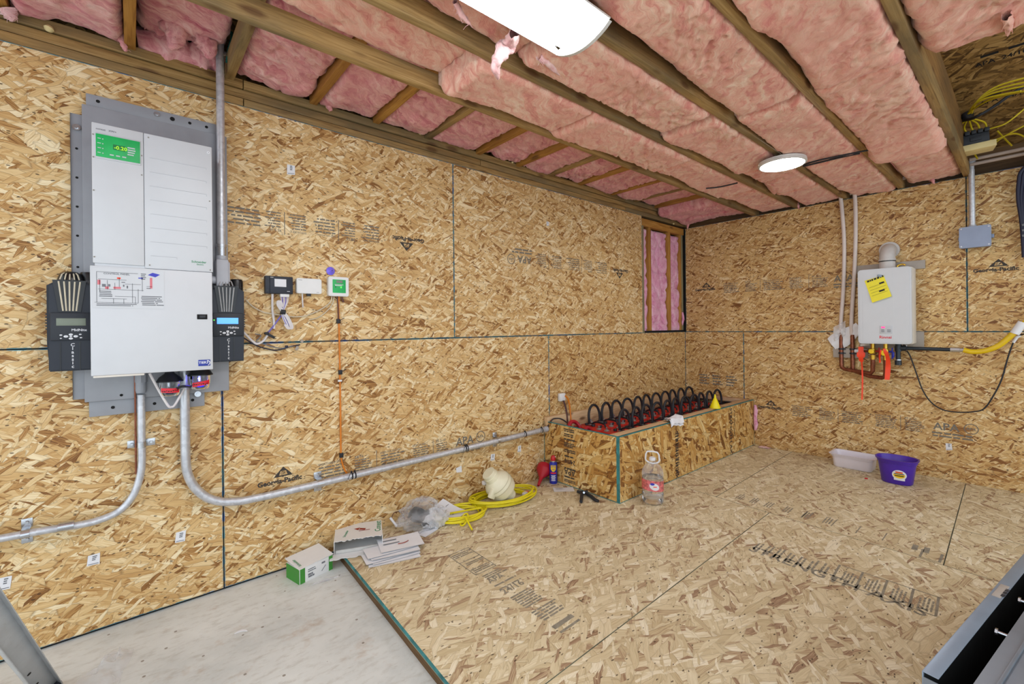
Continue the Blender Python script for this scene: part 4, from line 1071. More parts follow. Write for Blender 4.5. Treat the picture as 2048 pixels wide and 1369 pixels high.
arrestor(-5.045, 1.128, 0.10, False, 'clear-jar surge arrestor with red tape hanging left of the thick conduit')
arrestor(-4.925, 1.150, 0.10, True, 'surge arrestor with red tape glowing blue right of the thick conduit')
m = MB(); m.tube([(-5.12, -0.13, 1.176), (-5.09, -0.12, 1.10), (-5.055, -0.115, 1.02), (-5.04, -0.11, 1.008), (-5.025, -0.11, 1.02), (-4.99, -0.10, 1.09)], 0.0055, 8, smooth_path=5)
lone('drop_cable', m, 'white_wire', 'white cable looping below the cabinet in front of the grey plate', 'cable', (-5.09, -0.11, 1.1))
m = MB(); m.tube([(-5.02, -0.13, 1.095), (-5.0, -0.145, 1.105), (-4.965, -0.125, 1.10)], 0.006, 8, smooth_path=4); lone('arrestor_lead', m, 'black_rubber', 'short black lead tied between the two surge arrestors', 'cable', (-5.0, -0.12, 1.1))

# ------------------------------------------------------------------ conduits
def strap(parent, c, d, r, wall_n, span, wide=0.022):
    """one-hole strap over a pipe: c centre, d pipe direction, span direction across"""
    c, d, n, s = V(c), V(d).normalized(), V(wall_n).normalized(), V(span).normalized()
    m = MB(); pts = []
    for i in range(9):
        a = pi * i / 8; pts.append(c + s * (cos(a) * (r + 0.002)) + n * (sin(a) * (r + 0.002)))
    for i in range(8): m.quad(pts[i] - d * wide / 2, pts[i + 1] - d * wide / 2, pts[i + 1] + d * wide / 2, pts[i] + d * wide / 2)
    base = -(c.dot(n)) + 0.002
    for sg in (1, -1):
        a = c + s * sg * (r + 0.002)
        w0 = a + n * (base * 0.0)
        foot = V(a) - n * (c.dot(n) - 0.003) if c.dot(n) > 0 else V(a)
        m.box((foot + s * sg * 0.016), [abs(q) for q in (d * wide * 1.3 + s * 0.036 + n * 0.003)], 0.001)
        m.quad(a - d * wide / 2, a + d * wide / 2, foot + d * wide / 2, foot - d * wide / 2)
        m.cyl(foot + s * sg * 0.018 + n * 0.001, foot + s * sg * 0.018 + n * 0.009, 0.008, 0.006, n=6)
    return obj('strap', m, 'steel', parent)
NL = V((0, -1, 0))
cl = thing('thin_conduit', 'galvanised conduit bending down left from under the cabinet to frame edge', 'conduit', (-5.15, 0, 0.8))
path = [V(p) for p in [(-5.152, -0.045, 1.071), (-5.152, -0.045, 0.859), (-5.151, -0.045, 0.752), (-5.159, -0.045, 0.676), (-5.184, -0.045, 0.601), (-5.232, -0.045, 0.544), (-5.305, -0.045, 0.521), (-5.377, -0.045, 0.520), (-5.453, -0.045, 0.526), (-5.595, -0.045, 0.532)]] + [V((-6.2, -0.045, 0.55))]
path[0].x = path[1].x = path[2].x = -5.150
m = MB(); m.tube(path, 0.0155, 16, smooth_path=6); obj('pipe', m, 'galvanised', cl)
m = MB(); m.cyl((-5.150, -0.045, 1.19), (-5.150, -0.045, 1.13), 0.024, n=8); m.cyl((-5.150, -0.045, 1.13), (-5.150, -0.045, 1.088), 0.021, n=20); m.cyl((-5.150, -0.045, 1.088), (-5.150, -0.045, 1.08), 0.019, n=20); obj('connector', m, 'grey_paint', cl)
m = MB(); m.cyl((-5.171, -0.045, 1.19), (-5.171, -0.045, 0.70), 0.004, n=8); obj('ground_wire', m, 'copper', cl, label='bare copper ground wire')
strap(cl, (-5.150, -0.045, 0.835), Zu, 0.0155, NL, X, 0.026); strap(cl, (-5.525, -0.045, 0.529), X, 0.0155, NL, Zu, 0.026)
m = MB(); m.cyl((-5.43, -0.045, 0.527), (-5.38, -0.045, 0.525), 0.0185, n=16); obj('coupling', m, 'steel', cl)
cr = thing('thick_conduit', 'thick galvanised conduit dropping from cabinet and running along wall to battery box', 'conduit', (-4.98, 0, 0.8))
path = [(-4.984, -0.05, 1.19), (-4.984, -0.05, 0.85), (-4.982, -0.05, 0.71), (-4.970, -0.05, 0.640), (-4.944, -0.05, 0.580), (-4.900, -0.05, 0.525), (-4.841, -0.05, 0.487), (-4.77, -0.05, 0.469), (-4.69, -0.05, 0.463), (-4.345, -0.05, 0.464), (-2.47, -0.05, 0.492)]
m = MB(); m.tube(path, 0.0205, 18, smooth_path=6); obj('pipe', m, 'galvanised', cr)
m = MB(); m.cyl((-2.50, -0.05, 0.492), (-2.462, -0.05, 0.492), 0.0235, n=18); obj('connector', m, 'grey_conduit', cr)
strap(cr, (-4.345, -0.05, 0.464), X, 0.0205, NL, Zu, 0.034); strap(cr, (-3.0, -0.05, 0.484), X, 0.0205, NL, Zu, 0.03)
for x, z in ((-4.16, 0.467), (-4.14, 0.467), (-3.315, 0.480), (-3.30, 0.480), (-2.72, 0.488), (-2.53, 0.491)):
    m = MB(); m.cyl((x - 0.004, -0.05, z), (x + 0.004, -0.05, z), 0.0222, n=18); m.box((x, -0.05, z + 0.025), (0.01, 0.012, 0.010), 0.002); m.tube([(x, -0.05, z + 0.026), (x - 0.01, -0.07, z + 0.03), (x - 0.03, -0.07, z - 0.01)], 0.0018, 5); obj('zip_tie', m, 'black_rubber', cr)
rs = thing('riser_conduit', 'vertical galvanised conduit rising from grey elbow fitting into the ceiling', 'conduit', (-4.826, 0, 1.6))
m = MB(); m.cyl((-4.826, -0.06, 1.79), (-4.823, -0.06, 2.86), 0.0185, n=18); obj('pipe', m, 'galvanised', rs)
m = MB(); m.cyl((-4.826, -0.06, 1.745), (-4.826, -0.06, 1.80), 0.0215, n=18); m.cyl((-4.826, -0.06, 1.80), (-4.826, -0.06, 1.815), 0.024, n=18); obj('coupling', m, 'steel', rs)
m = MB(); m.bb((-4.853, -0.095, 1.585), (-4.798, -0.025, 1.735), 0.008); m.bb((-4.800, -0.088, 1.60), (-4.793, -0.03, 1.722), 0.003); m.cyl((-4.89, -0.06, 1.628), (-4.85, -0.06, 1.628), 0.021, n=16); m.cyl((-4.826, -0.06, 1.735), (-4.826, -0.06, 1.755), 0.024, n=16); obj('elbow_fitting', m, 'grey_conduit', rs)
m = MB(); m.bb((-4.855, -0.075, 2.79), (-4.785, -0.045, 2.815), 0.004); m.cyl((-4.855, -0.068, 2.80), (-4.868, -0.068, 2.80), 0.018, n=10); m.cyl((-4.785, -0.06, 2.80), (-4.775, -0.06, 2.80), 0.010, n=8); obj('strap', m, 'steel', rs)
m = MB(); m.tube([(-4.796, -0.070, 2.762), (-4.787, -0.070, 2.831), (-4.773, -0.070, 2.902), (-4.774, -0.070, 2.992)], 0.006, 6, smooth_path=4); lone('green_strip', m, 'green_strap', 'dark green plastic strip hanging beside the riser conduit at the ceiling', 'strip', (-4.79, -0.07, 2.8))
m = MB(); m.tube([(-4.803, -0.060, 2.894), (-4.820, -0.060, 2.939), (-4.835, -0.060, 2.984), (-4.851, -0.060, 3.041)], 0.003, 6, smooth_path=4); lone('ceiling_wire', m, 'black_rubber', 'thin black wire leaving the riser conduit top into insulation', 'wire', (-4.84, -0.06, 2.9))

# ------------------------------------------------------------------ small electronics right of the cabinet
t = thing('gateway_module', 'dark wall module with white label plate and ribbon cable', 'electronic module', (-4.548, 0, 1.57))
m = MB(); m.bb((-4.620, -0.034, 1.573), (-4.478, -0.001, 1.671), 0.003); m.bb((-4.598, -0.040, 1.574), (-4.480, -0.032, 1.670), 0.003); cs = obj('case', m, 'navy_plastic', t)
m = MB()
for z in (1.59, 1.655): m.cyl(lw(-4.609, z, 0.034), lw(-4.609, z, 0.036), 0.005, n=10)
each('screw', m, 'black_gloss', cs)
m = MB(); m.bb((-4.575, -0.0415, 1.612), (-4.515, -0.0395, 1.655), 0.0005); m.mat(1); m.bars(lw(-4.573, 1.652, 0.0418), X, Zu, 0.02, 0.03, 3, 4, lo=0.3, hi=0.5); m.mat(0); m.bars(lw(-4.512, 1.59, 0.0402), X, Zu, 0.022, 0.005, 1, 4, lo=0.3, hi=0.5); m.bars(lw(-4.596, 1.665, 0.0402), X, Zu, 0.022, 0.004, 1, 4, lo=0.3, hi=0.5)
obj('label_plate', m, ['paper', 'white_plastic'], cs)
m = MB(); m.bb((-4.545, -0.032, 1.556), (-4.497, -0.012, 1.574), 0.002); obj('connector', m, 'white_plastic', t)
m = MB(); 
for i in range(7):
    k = (i - 3) * 0.0045
    m.mat(i % 3)
    m.tube([(-4.521 + k * 1.4, -0.024, 1.557), (-4.521 + k * 1.2, -0.028, 1.53), (-4.527 + k * 0.7, -0.03, 1.50), (-4.532 + k * 0.4, -0.03, 1.475), (-4.525 + k * 0.8, -0.035, 1.44), (-4.500 + k, -0.035, 1.385)], 0.0024, 6, smooth_path=3)
obj('ribbon_cable', m, ['white_wire', 'violet_wire', 'white_wire'], t)
m = MB(); m.mat(0)
for i in range(5):
    k = (i - 2) * 0.004
    m.tube([(-4.520 + k, -0.035, 1.40), (-4.505 + k, -0.05, 1.375), (-4.49 + k, -0.045, 1.385), (-4.51 + k, -0.04, 1.44), (-4.535 + k, -0.038, 1.475), (-4.555 + k, -0.035, 1.51), (-4.55 + k, -0.035, 1.535), (-4.535 + k, -0.032, 1.50)], 0.0024, 6, smooth_path=3)
m.mat(1); m.cyl((-4.545, -0.034, 1.473), (-4.52, -0.036, 1.468), 0.014, n=10)
obj('cable_bundle', m, ['white_wire', 'black_rubber'], t)
t = thing('router_box', 'blank cream white box fixed right of the dark wall module', 'electronic module', (-4.39, 0, 1.58))
m = MB(); m.rrect(0.138, 0.088, 0.010, (-4.389, -0.001, 1.625), X, Zu, 0.030); m.rrect(0.132, 0.082, 0.009, (-4.389, -0.031, 1.625), X, Zu, 0.003); obj('case', m, 'white_plastic', t)
m = MB(); m.bb((-4.40, -0.025, 1.567), (-4.378, -0.008, 1.583), 0.001); obj('plug', m, 'black_plastic', t)
m = MB(); m.bars(lw(-4.45, 1.66, 0.0343), X, Zu, 0.03, 0.004, 1, 4, lo=0.3, hi=0.5); m.bars(lw(-4.35, 1.592, 0.0343), X, Zu, 0.02, 0.004, 1, 4, lo=0.3, hi=0.5); each('lettering', m, 'ink_soft', t)
m = MB(); m.tube([(-4.424, -0.016, 1.583), (-4.424, -0.018, 1.55), (-4.42, -0.012, 1.50)], 0.004, 6, smooth_path=3); obj('lead', m, 'white_wire', t)
t = thing('control_display', 'square white panel with green face at head of orange wire', 'display panel', (-4.218, 0, 1.57))
m = MB(); m.rrect(0.122, 0.118, 0.012, (-4.219, -0.001, 1.631), X, Zu, 0.03); m.rrect(0.114, 0.110, 0.010, (-4.219, -0.031, 1.631), X, Zu, 0.004); cs = obj('case', m, 'white_plastic', t)
m = MB(); m.bb((-4.257, -0.0362, 1.592), (-4.178, -0.0345, 1.673), 0.0006); fc = obj('green_face', m, 'green_panel', cs)
m = MB(); m.bb((-4.235, -0.0372, 1.652), (-4.198, -0.036, 1.668)); obj('screen', m, 'lcd_dark', fc)
m = MB(); m.bars(lw(-4.245, 1.645, 0.0366), X, Zu, 0.052, 0.012, 2, 8, 1.0, lo=0.15, hi=0.25); obj('keypad_button', m, 'paper', fc)
m = MB(); m.cyl(lw(-4.207, 1.626, 0.036), lw(-4.207, 1.626, 0.038), 0.004, n=10); m.mat(1); m.cyl(lw(-4.240, 1.627, 0.036), lw(-4.240, 1.627, 0.0372), 0.003, n=10); each('indicator_light', m, ['led_green', 'ink'], fc)
m = MB(); m.lathe([(0.003, 0.028), (0.006, 0.026), (0.006, 0.02), (0.010, 0.014), (0.018, 0.008), (0.025, 0.003), (0.0255, 0.0), (0.02, 0.001), (0.008, 0.008), (0.001, 0.010)], lw(-4.258, 1.726, 0.003), NL, 22); lone('suction_cup', m, 'violet_cup', 'violet translucent suction cup on wall above the green panel', 'suction cup', (-4.258, -0.003, 1.726))
ow = thing('orange_wire', 'orange sensor wire running down wall from green panel to thick conduit', 'wire', (-4.2, 0, 1.0))
m = MB(); m.tube([(-4.212, -0.012, 1.575)] + [(-4.214, -0.008, 1.490), (-4.212, -0.008, 1.414), (-4.210, -0.008, 1.244), (-4.209, -0.008, 1.060), (-4.208, -0.008, 0.844), (-4.208, -0.008, 0.613), (-4.202, -0.008, 0.550), (-4.184, -0.008, 0.494), (-4.163, -0.008, 0.462)], 0.0052, 8, smooth_path=4); obj('wire', m, 'orange_wire', ow)
m = MB()
for x, z in ((-4.216, -0.012, 1.420)[::2], (-4.207, -0.012, 1.106)[::2], (-4.206, -0.012, 0.595)[::2]): m.bb((x - 0.012, -0.02, z - 0.014), (x + 0.010, -0.004, z + 0.014), 0.003); m.tube([(x, -0.015, z), (x + 0.03, -0.03, z + 0.02)], 0.0018, 5)
each('wire_tie', m, 'black_rubber', ow)
x, z = (-4.211, -0.012, 1.054)[::2]; m = MB(); m.bb((x - 0.012, -0.017, z - 0.006), (x + 0.012, -0.004, z + 0.006), 0.002); obj('wire_clip', m, 'white_plastic', ow)
m = MB(); m.tube([(-4.222, -0.014, 1.575)] + [(-4.218, -0.012, 1.521), (-4.216, -0.012, 1.429)], 0.004, 6, smooth_path=3); m.tube([(-4.196, -0.012, 1.568), (-4.184, -0.012, 1.537)], 0.006, 6, smooth_path=3); obj('wire_tail', m, 'brown_wire', ow)
# comms cables between the modules and the controller
for nm, lab, mat, pts, r in (
    ('data_cable', 'cream data cable sagging from controller past ribbon to green panel', 'cream_wire', [(-4.709, -0.012, 1.535), (-4.679, -0.012, 1.501), (-4.630, -0.012, 1.471), (-4.581, -0.012, 1.461), (-4.530, -0.012, 1.453), (-4.477, -0.012, 1.445), (-4.404, -0.012, 1.452), (-4.324, -0.012, 1.488), (-4.266, -0.012, 1.532), (-4.254, -0.012, 1.569)], 0.0036),
    ('spare_cable', 'second cream cable sagging lower beneath the green panel', 'cream_wire', [(-4.387, -0.010, 1.428), (-4.339, -0.010, 1.440), (-4.295, -0.010, 1.471), (-4.253, -0.010, 1.520), (-4.241, -0.010, 1.569)], 0.0032),
    ('white_cable', 'white flat cable dropping from dark module down to controller side', 'white_wire', [(-4.582, -0.022, 1.572)] + [(-4.581, -0.014, 1.483), (-4.574, -0.014, 1.413), (-4.574, -0.014, 1.377)], 0.0062),
    ('loop_cable', 'white cable looping out of the right controller and up to black tie', 'white_wire', [(-4.735, -0.06, 1.365)] + [(-4.682, -0.020, 1.310), (-4.658, -0.020, 1.295), (-4.629, -0.020, 1.311), (-4.611, -0.020, 1.338), (-4.603, -0.020, 1.349)], 0.0062),
    ('violet_cable', 'violet cable rising from black tie towards the ribbon bundle', 'violet_wire', [(-4.610, -0.016, 1.349), (-4.582, -0.016, 1.385), (-4.554, -0.016, 1.427), (-4.538, -0.016, 1.450)], 0.0044),
    ('low_cable', 'dark blue cable sagging below the seam right of the controller', 'cable_blue', [(-4.735, -0.05, 1.335)] + [(-4.669, -0.012, 1.290), (-4.620, -0.012, 1.269), (-4.570, -0.012, 1.256), (-4.524, -0.012, 1.263), (-4.492, -0.012, 1.273), (-4.438, -0.012, 1.283)], 0.0034),
    ('grey_cable', 'grey cable sagging under the loop cable beside the controller', 'ink_soft', [(-4.668, -0.014, 1.350), (-4.639, -0.014, 1.339), (-4.664, -0.014, 1.306), (-4.632, -0.014, 1.295), (-4.583, -0.014, 1.276), (-4.532, -0.014, 1.266), (-4.479, -0.014, 1.278)], 0.0028)):
    m = MB(); m.tube(pts, r, 7, smooth_path=4); lone(nm, m, mat, lab, 'cable', pts[0])
m = MB(); a, b = V((-4.615, -0.028, 1.352)), V((-4.574, -0.020, 1.326)); m.box((a + b) / 2, ((b - a).length, 0.004, 0.014), 0.001, rot=Matrix.Rotation(-math.atan2(b.z - a.z, b.x - a.x), 3, 'Y')); m.box(a, (0.022, 0.022, 0.014), 0.004); lone('velcro_tie', m, 'black_rubber', 'black hook tie around the cables near the controller', 'cable tie', a)
m = MB(); m.box((-4.511, -0.014, 1.274), (0.016, 0.014, 0.014), 0.003); m.mat(1); m.box((-4.455, -0.012, 1.263), (0.016, 0.004, 0.024), 0.001, rot=Matrix.Rotation(0.5, 3, 'Y')); m.box((-4.427, -0.012, 1.303), (0.016, 0.004, 0.016), 0.001, rot=Matrix.Rotation(0.6, 3, 'Y')); ctg = thing('cable_tag', 'dark splice with grey paper flags on the sagging cable at seam', 'cable tag', (-4.511, -0.014, 1.274)); each('splice_flag', m, ['cable_blue', 'board_grey'], ctg)
# ------------------------------------------------------------------ battery box in the corner
bx_ = thing('battery_box', 'long open strand-board box with lumber rim along the wall corner', 'box', (-1.22, -0.4, PL))
BF, BL, BT = -0.790, -2.450, 0.553
front = panel(bx_, (BL, BF, PL + 0.001), X, Zu, rect_poly(0.0, 2.447, 0, BT - PL - 0.001), 0.020, 'osb_box', 'edge_teal', ring=0.005, swap=False, ang=0.9)
side = panel(bx_, (BL, -0.004, PL + 0.001), -Y, Zu, rect_poly(0, 0.765, 0, BT - PL - 0.001), 0.011, 'osb_box', 'edge_teal', ring=0.006, ang=-0.5)
plank(bx_, 'rim_board', (BL + 0.012, BF + 0.012, 0.515), (-0.006, BF + 0.098, BT), 'lumber_pale_x', 0.002)
plank(bx_, 'rim_board', (BL - 0.002, -0.048, 0.445), (-0.006, -0.006, 0.588), 'lumber_pale_x', 0.002)
plank(bx_, 'rim_board', (-0.085, BF + 0.10, 0.515), (-0.006, -0.05, BT + 0.002), 'lumber_pale_y', 0.002)
plank(bx_, 'corner_post', (BL + 0.014, -0.087, 0.10), (BL + 0.052, -0.049, 0.545), 'lumber_pale_x', 0.002)
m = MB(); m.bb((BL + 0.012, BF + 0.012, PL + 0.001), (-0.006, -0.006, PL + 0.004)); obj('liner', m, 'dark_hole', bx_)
# print on the box sheets
m = MB(); n = (0, -1, 0)
def vstrip(x, ztop, txt, s, up=False):
    if up: m.text(txt, (x, BF - OFFS, ztop), (0, 0, 1), (-1, 0, 0), s)
    else: m.text(txt, (x, BF - OFFS, ztop), (0, 0, -1), (1, 0, 0), s)
vstrip(-1.655, 0.47, 'STRENGTH AXIS', 0.062); vstrip(-0.60, 0.535, 'STRENGTH AXIS', 0.070); vstrip(-0.56 + 0.05, 0.50, 'THIS DIRECTION', 0.035)
for i in range(9): m.bars((-1.66, BF - OFFS, 0.45 - i * 0.042), X, Zu, 0.075, 0.03, 2, i, lo=0.03, hi=0.07, th=0.5)
obj('stamp', m, 'ink_stamp', front)
m = MB(); nx = -OFFS
sx = lambda a, b: (BL - OFFS, -0.235 - a, 0.54 - b)      # a along -y, b down
for i, (b, h, r) in enumerate(((0.01, 0.03, 2), (0.05, 0.03, 2), (0.09, 0.02, 1), (0.125, 0.04, 3), (0.18, 0.03, 2), (0.23, 0.02, 1), (0.33, 0.02, 1), (0.40, 0.02, 1), (0.43, 0.025, 2))):
    m.bars(sx(0, b), -Y, Zu, 0.13, h, r, 100 + i, 0.95, lo=0.03, hi=0.1, th=0.6)
m.text('24/16', sx(0.125, 0.265), Y, -Zu, 0.052); m.text('APA', sx(0.122, 0.345), Y, -Zu, 0.066)
obj('stamp', m, 'ink_stamp', side)

# batteries: two rows of twelve
def make_battery():
    r = thing('battery', '', 'battery', (0, 0, 0), 0, 'batteries in the box')
    m = MB(); m.bb((-0.086, -0.150, 0), (0.086, 0.150, 0.36), 0.006); m.bb((-0.084, -0.148, 0.355), (0.084, 0.148, 0.412), 0.012); obj('case', m, 'red_battery', r, local=True)
    for y in (-0.075, 0.0, 0.075):
        m = MB(); m.lathe([(0.014, 0.0), (0.014, 0.012), (0.010, 0.018), (0.001, 0.018)], (0.02, y, 0.412), Zu, 12); m.box((0.02, y, 0.426), (0.05, 0.012, 0.010), 0.003); obj('vent_cap', m, 'navy_plastic', r, local=True)
    for y, mt in ((-0.115, 0), (0.115, 0)):
        m = MB(); m.box((-0.045, y, 0.418), (0.032, 0.032, 0.014), 0.003); m.mat(1); m.cyl((-0.045, y, 0.42), (-0.045, y, 0.446), 0.009, 0.008, n=10); obj('terminal', m, ['rubber_grey', 'steel'], r, local=True)
    m = MB(); m.tube([(0.055, -0.11, 0.412), (0.06, -0.09, 0.44), (0.06, 0.0, 0.445), (0.055, 0.06, 0.412)], 0.008, 6, smooth_path=3); obj('lift_strap', m, 'black_rubber', r, local=True)
    return r
ORD = ['first', 'second', 'third', 'fourth', 'fifth', 'sixth', 'seventh', 'eighth', 'ninth', 'tenth', 'eleventh', 'twelfth']
proto = make_battery()
k = 0
for row, y in enumerate((-0.212, -0.525)):
    for i in range(12):
        o = proto if k == 0 else copy_tree(proto)
        o.location = (-2.058 + 0.1735 * i, y, 0.063); k += 1
        o['label'] = 'red battery, %s from the conduit end in the %s row' % (ORD[i], ('wall-side', 'rim-side')[row])
def make_jumper():
    m = MB(); W = 0.074; pts = []
    for i in range(15):
        a = pi * i / 14; pts.append((-cos(a) * W * (1.05 + 0.12 * sin(a)), 0.012 * sin(a), 0.035 + sin(a) * 0.125))
    m.tube([(-W * 0.98, 0, 0.0)] + pts + [(W * 0.98, 0, 0.0)], 0.0115, 10)
    r = thing('jumper_cable', '', 'cable', (0, 0, 0), 0, 'jumper cables arched over the batteries')
    obj('cable', m, 'black_rubber', r, local=True)
    for s in (-1, 1):
        m = MB(); m.cyl((s * W * 0.98, 0, -0.004), (s * W * 0.98, 0, 0.022), 0.0085, n=10); m.box((s * W * 0.98, -0.012, -0.008), (0.024, 0.045, 0.005), 0.001); obj('lug', m, 'steel', r, local=True)
    return r
jp = make_jumper(); k = 0
for row, y in enumerate((-0.165, -0.495)):
    for i in range(11):
        o = jp if k == 0 else copy_tree(jp)
        o.location = (-1.962 + 0.1735 * i, y, 0.492); o.rotation_euler = (0.05 * sin(i * 2.1), 0, 0.10 * sin(i * 1.7)); k += 1
        o['label'] = 'black arched jumper cable, %s from the conduit end over the %s row' % (ORD[i], ('wall-side', 'rim-side')[row])
m = MB(); m.tube([(-2.30, -0.17, 0.43), (-2.31, -0.16, 0.49), (-2.27, -0.15, 0.535), (-2.21, -0.15, 0.53), (-2.18, -0.17, 0.49), (-2.18, -0.18, 0.44)], 0.017, 10, smooth_path=5)
m.tube([(-2.26, -0.30, 0.42), (-2.25, -0.29, 0.47), (-2.21, -0.28, 0.50), (-2.17, -0.29, 0.48), (-2.16, -0.30, 0.43)], 0.016, 10, smooth_path=5)
m.mat(1); m.tube([(-2.36, -0.26, 0.40), (-2.32, -0.22, 0.475), (-2.24, -0.20, 0.49)], 0.013, 8, smooth_path=4)
lone('red_cable', m, ['red_plastic', 'black_rubber'], 'thick red cable loops at the conduit end inside the battery box', 'cable', (-2.2, -0.2, 0.45))
# funnel, gloves and sensor on the box
t = thing('yellow_funnel', 'small yellow funnel upside down on the box rim', 'funnel', (-0.80, -0.74, BT))
m = MB(); m.lathe([(0.050, 0.0), (0.0505, 0.006), (0.018, 0.088), (0.011, 0.098), (0.006, 0.135), (0.0045, 0.135), (0.009, 0.098), (0.016, 0.086), (0.047, 0.006), (0.047, 0.0)], (-0.80, -0.735, BT + 0.001), Zu, 26); obj('cone', m, 'yellow_funnel', t)
gv = MB()
def glove(a, b):
    x = -1.77 + 0.20 * a; y = -0.815 + 0.10 * b
    edge = max(0.0, -(y + 0.79))
    return V((x + 0.05 * b + 0.012 * sin(b * 5), y - 0.006, BT + 0.010 + 0.012 * sin(a * 5.5 + b * 2) * (1 - 0.5 * b) - edge * 1.6 + 0.010 * noise.noise(V((a * 4, b * 4, 0)))))
gv.grid(glove, 22, 12); gv.grid(lambda a, b: glove(a, b) + V((0.01, 0, 0.012 + 0.01 * a)), 22, 12)
lone('white_cloth', gv, 'paper', 'crumpled white cloth lying over the box rim', 'cloth', (-1.7, -0.75, BT))
t = thing('sensor_box', 'small white sensor box on wall above the battery box corner', 'sensor', (-2.216, 0.000, 0.733))
x, z = (-2.238, -0.020, 0.738)[::2]
m = MB(); m.bb((x - 0.036, -0.032, z - 0.034), (x + 0.036, -0.002, z + 0.036), 0.006); m.bb((x - 0.03, -0.036, z - 0.028), (x + 0.03, -0.031, z + 0.03), 0.003); obj('case', m, 'white_plastic', t)
m = MB(); m.tube([(x + 0.02, -0.036, z + 0.012), (x + 0.05, -0.04, z - 0.01), (x + 0.075, -0.04, z - 0.07), (x + 0.08, -0.05, z - 0.2), (x + 0.08, -0.055, z - 0.28)], 0.008, 8, smooth_path=4); obj('orange_lead', m, 'orange_wire', t)
m = MB(); m.tube([(x + 0.0, -0.034, z - 0.03), (x + 0.02, -0.04, z - 0.09), (x + 0.03, -0.052, z - 0.18), (x + 0.035, -0.055, z - 0.28)], 0.006, 8, smooth_path=4); m.mat(1); m.tube([(x + 0.008, -0.034, z - 0.03), (x + 0.032, -0.045, z - 0.12), (x + 0.042, -0.055, z - 0.28)], 0.005, 8, smooth_path=4); obj('brown_lead', m, ['brown_wire', 'cable_blue'], t)
m = MB(); 
for i in range(3):
    m.mat(i % 2); m.tube([(-2.468, -0.05, 0.496), (-2.445, -0.05 - i * 0.006, 0.525 + i * 0.004), (-2.41, -0.06 - i * 0.008, 0.567 + i * 0.004), (-2.36, -0.10 - i * 0.01, 0.575), (-2.31, -0.14, 0.54)], 0.0055, 7, smooth_path=4)
lone('conduit_wires', m, ['black_rubber', 'orange_wire'], 'black and orange wires curling from the conduit end over the box edge', 'wire', (-2.45, -0.05, 0.5))
gb = MB(); gb.smooth = True
def roll(px, py0, py1): pass
m = MB(); m.tube([(-0.035, -0.815, 0.50), (-0.03, -0.82, 0.44), (-0.035, -0.815, 0.36), (-0.03, -0.82, 0.29), (-0.035, -0.815, 0.23)], [0.012, 0.02, 0.016, 0.022, 0.012], 10)
lone('insulation_scrap', m, 'insulation_mauve', 'strip of pink insulation poking out behind the box end', 'insulation scrap', (-0.03, -0.815, 0.23))
m = MB(); m.grid(lambda a, b: V((-0.09 + 0.08 * a, -0.86 - 0.10 * b, PL + 0.006 + 0.01 * noise.noise(V((a * 3, b * 3, 1))))), 8, 8); m.grid(lambda a, b: V((-0.09 + 0.08 * a, -0.86 - 0.10 * (1 - b), PL + 0.002)), 4, 4)
lone('fluff_scrap', m, 'insulation_pale', 'pale insulation scrap on floor at the far box corner', 'insulation scrap', (-0.05, -0.9, PL))
# ------------------------------------------------------------------ water heater on the back wall
wh = thing('water_heater', 'white tankless water heater with yellow tag on the back wall', 'water heater', (0, -1.94, 1.2))
m = MB(); m.bb((-0.205, -2.128, 1.196), (-0.022, -1.772, 1.850), 0.010); obj('body', m, 'paper_warm', wh, label='beige side casing')
m = MB(); m.rrect(0.362, 0.655, 0.026, (-0.19, -1.945, 1.524), -Y, Zu, 0.036, 6); m.rrect(0.338, 0.635, 0.022, (-0.226, -1.945, 1.524), -Y, Zu, 0.004, 6); cv = obj('front_cover', m, 'white_paint', wh)
m = MB(); m.rrect(0.21, 0.635, 0.004, (-0.2298, -1.905, 1.524), -Y, Zu, 0.0015, 3)
obj('cover_rib', m, 'white_paint', cv)
OFH = 0.2318
m = MB(); m.bb((-OFH - 0.0012, -2.000, 1.284), (-OFH + 0.001, -1.915, 1.354), 0.0004); kp = obj('heater_keypad', m, 'white_line', cv)
m = MB(); m.bars(bw(-1.926, 1.346, OFH + 0.0016), -Y, Zu, 0.028, 0.014, 1, 3, 1.0, lo=0.3, hi=0.5, th=0.9); obj('digit', m, 'led_red', kp)
m = MB(); m.bars(bw(-1.926, 1.322, OFH + 0.0016), -Y, Zu, 0.028, 0.026, 3, 4, lo=0.2, hi=0.4); m.bars(bw(-1.965, 1.322, OFH + 0.0016), -Y, Zu, 0.028, 0.026, 3, 5, lo=0.2, hi=0.4); obj('key_print', m, 'ink_soft', kp)
m = MB(); m.text('Rinnai', bw(-1.912, 1.243, OFH + 0.0008), -Y, Zu, 0.034); obj('lettering', m, 'red_label', cv)
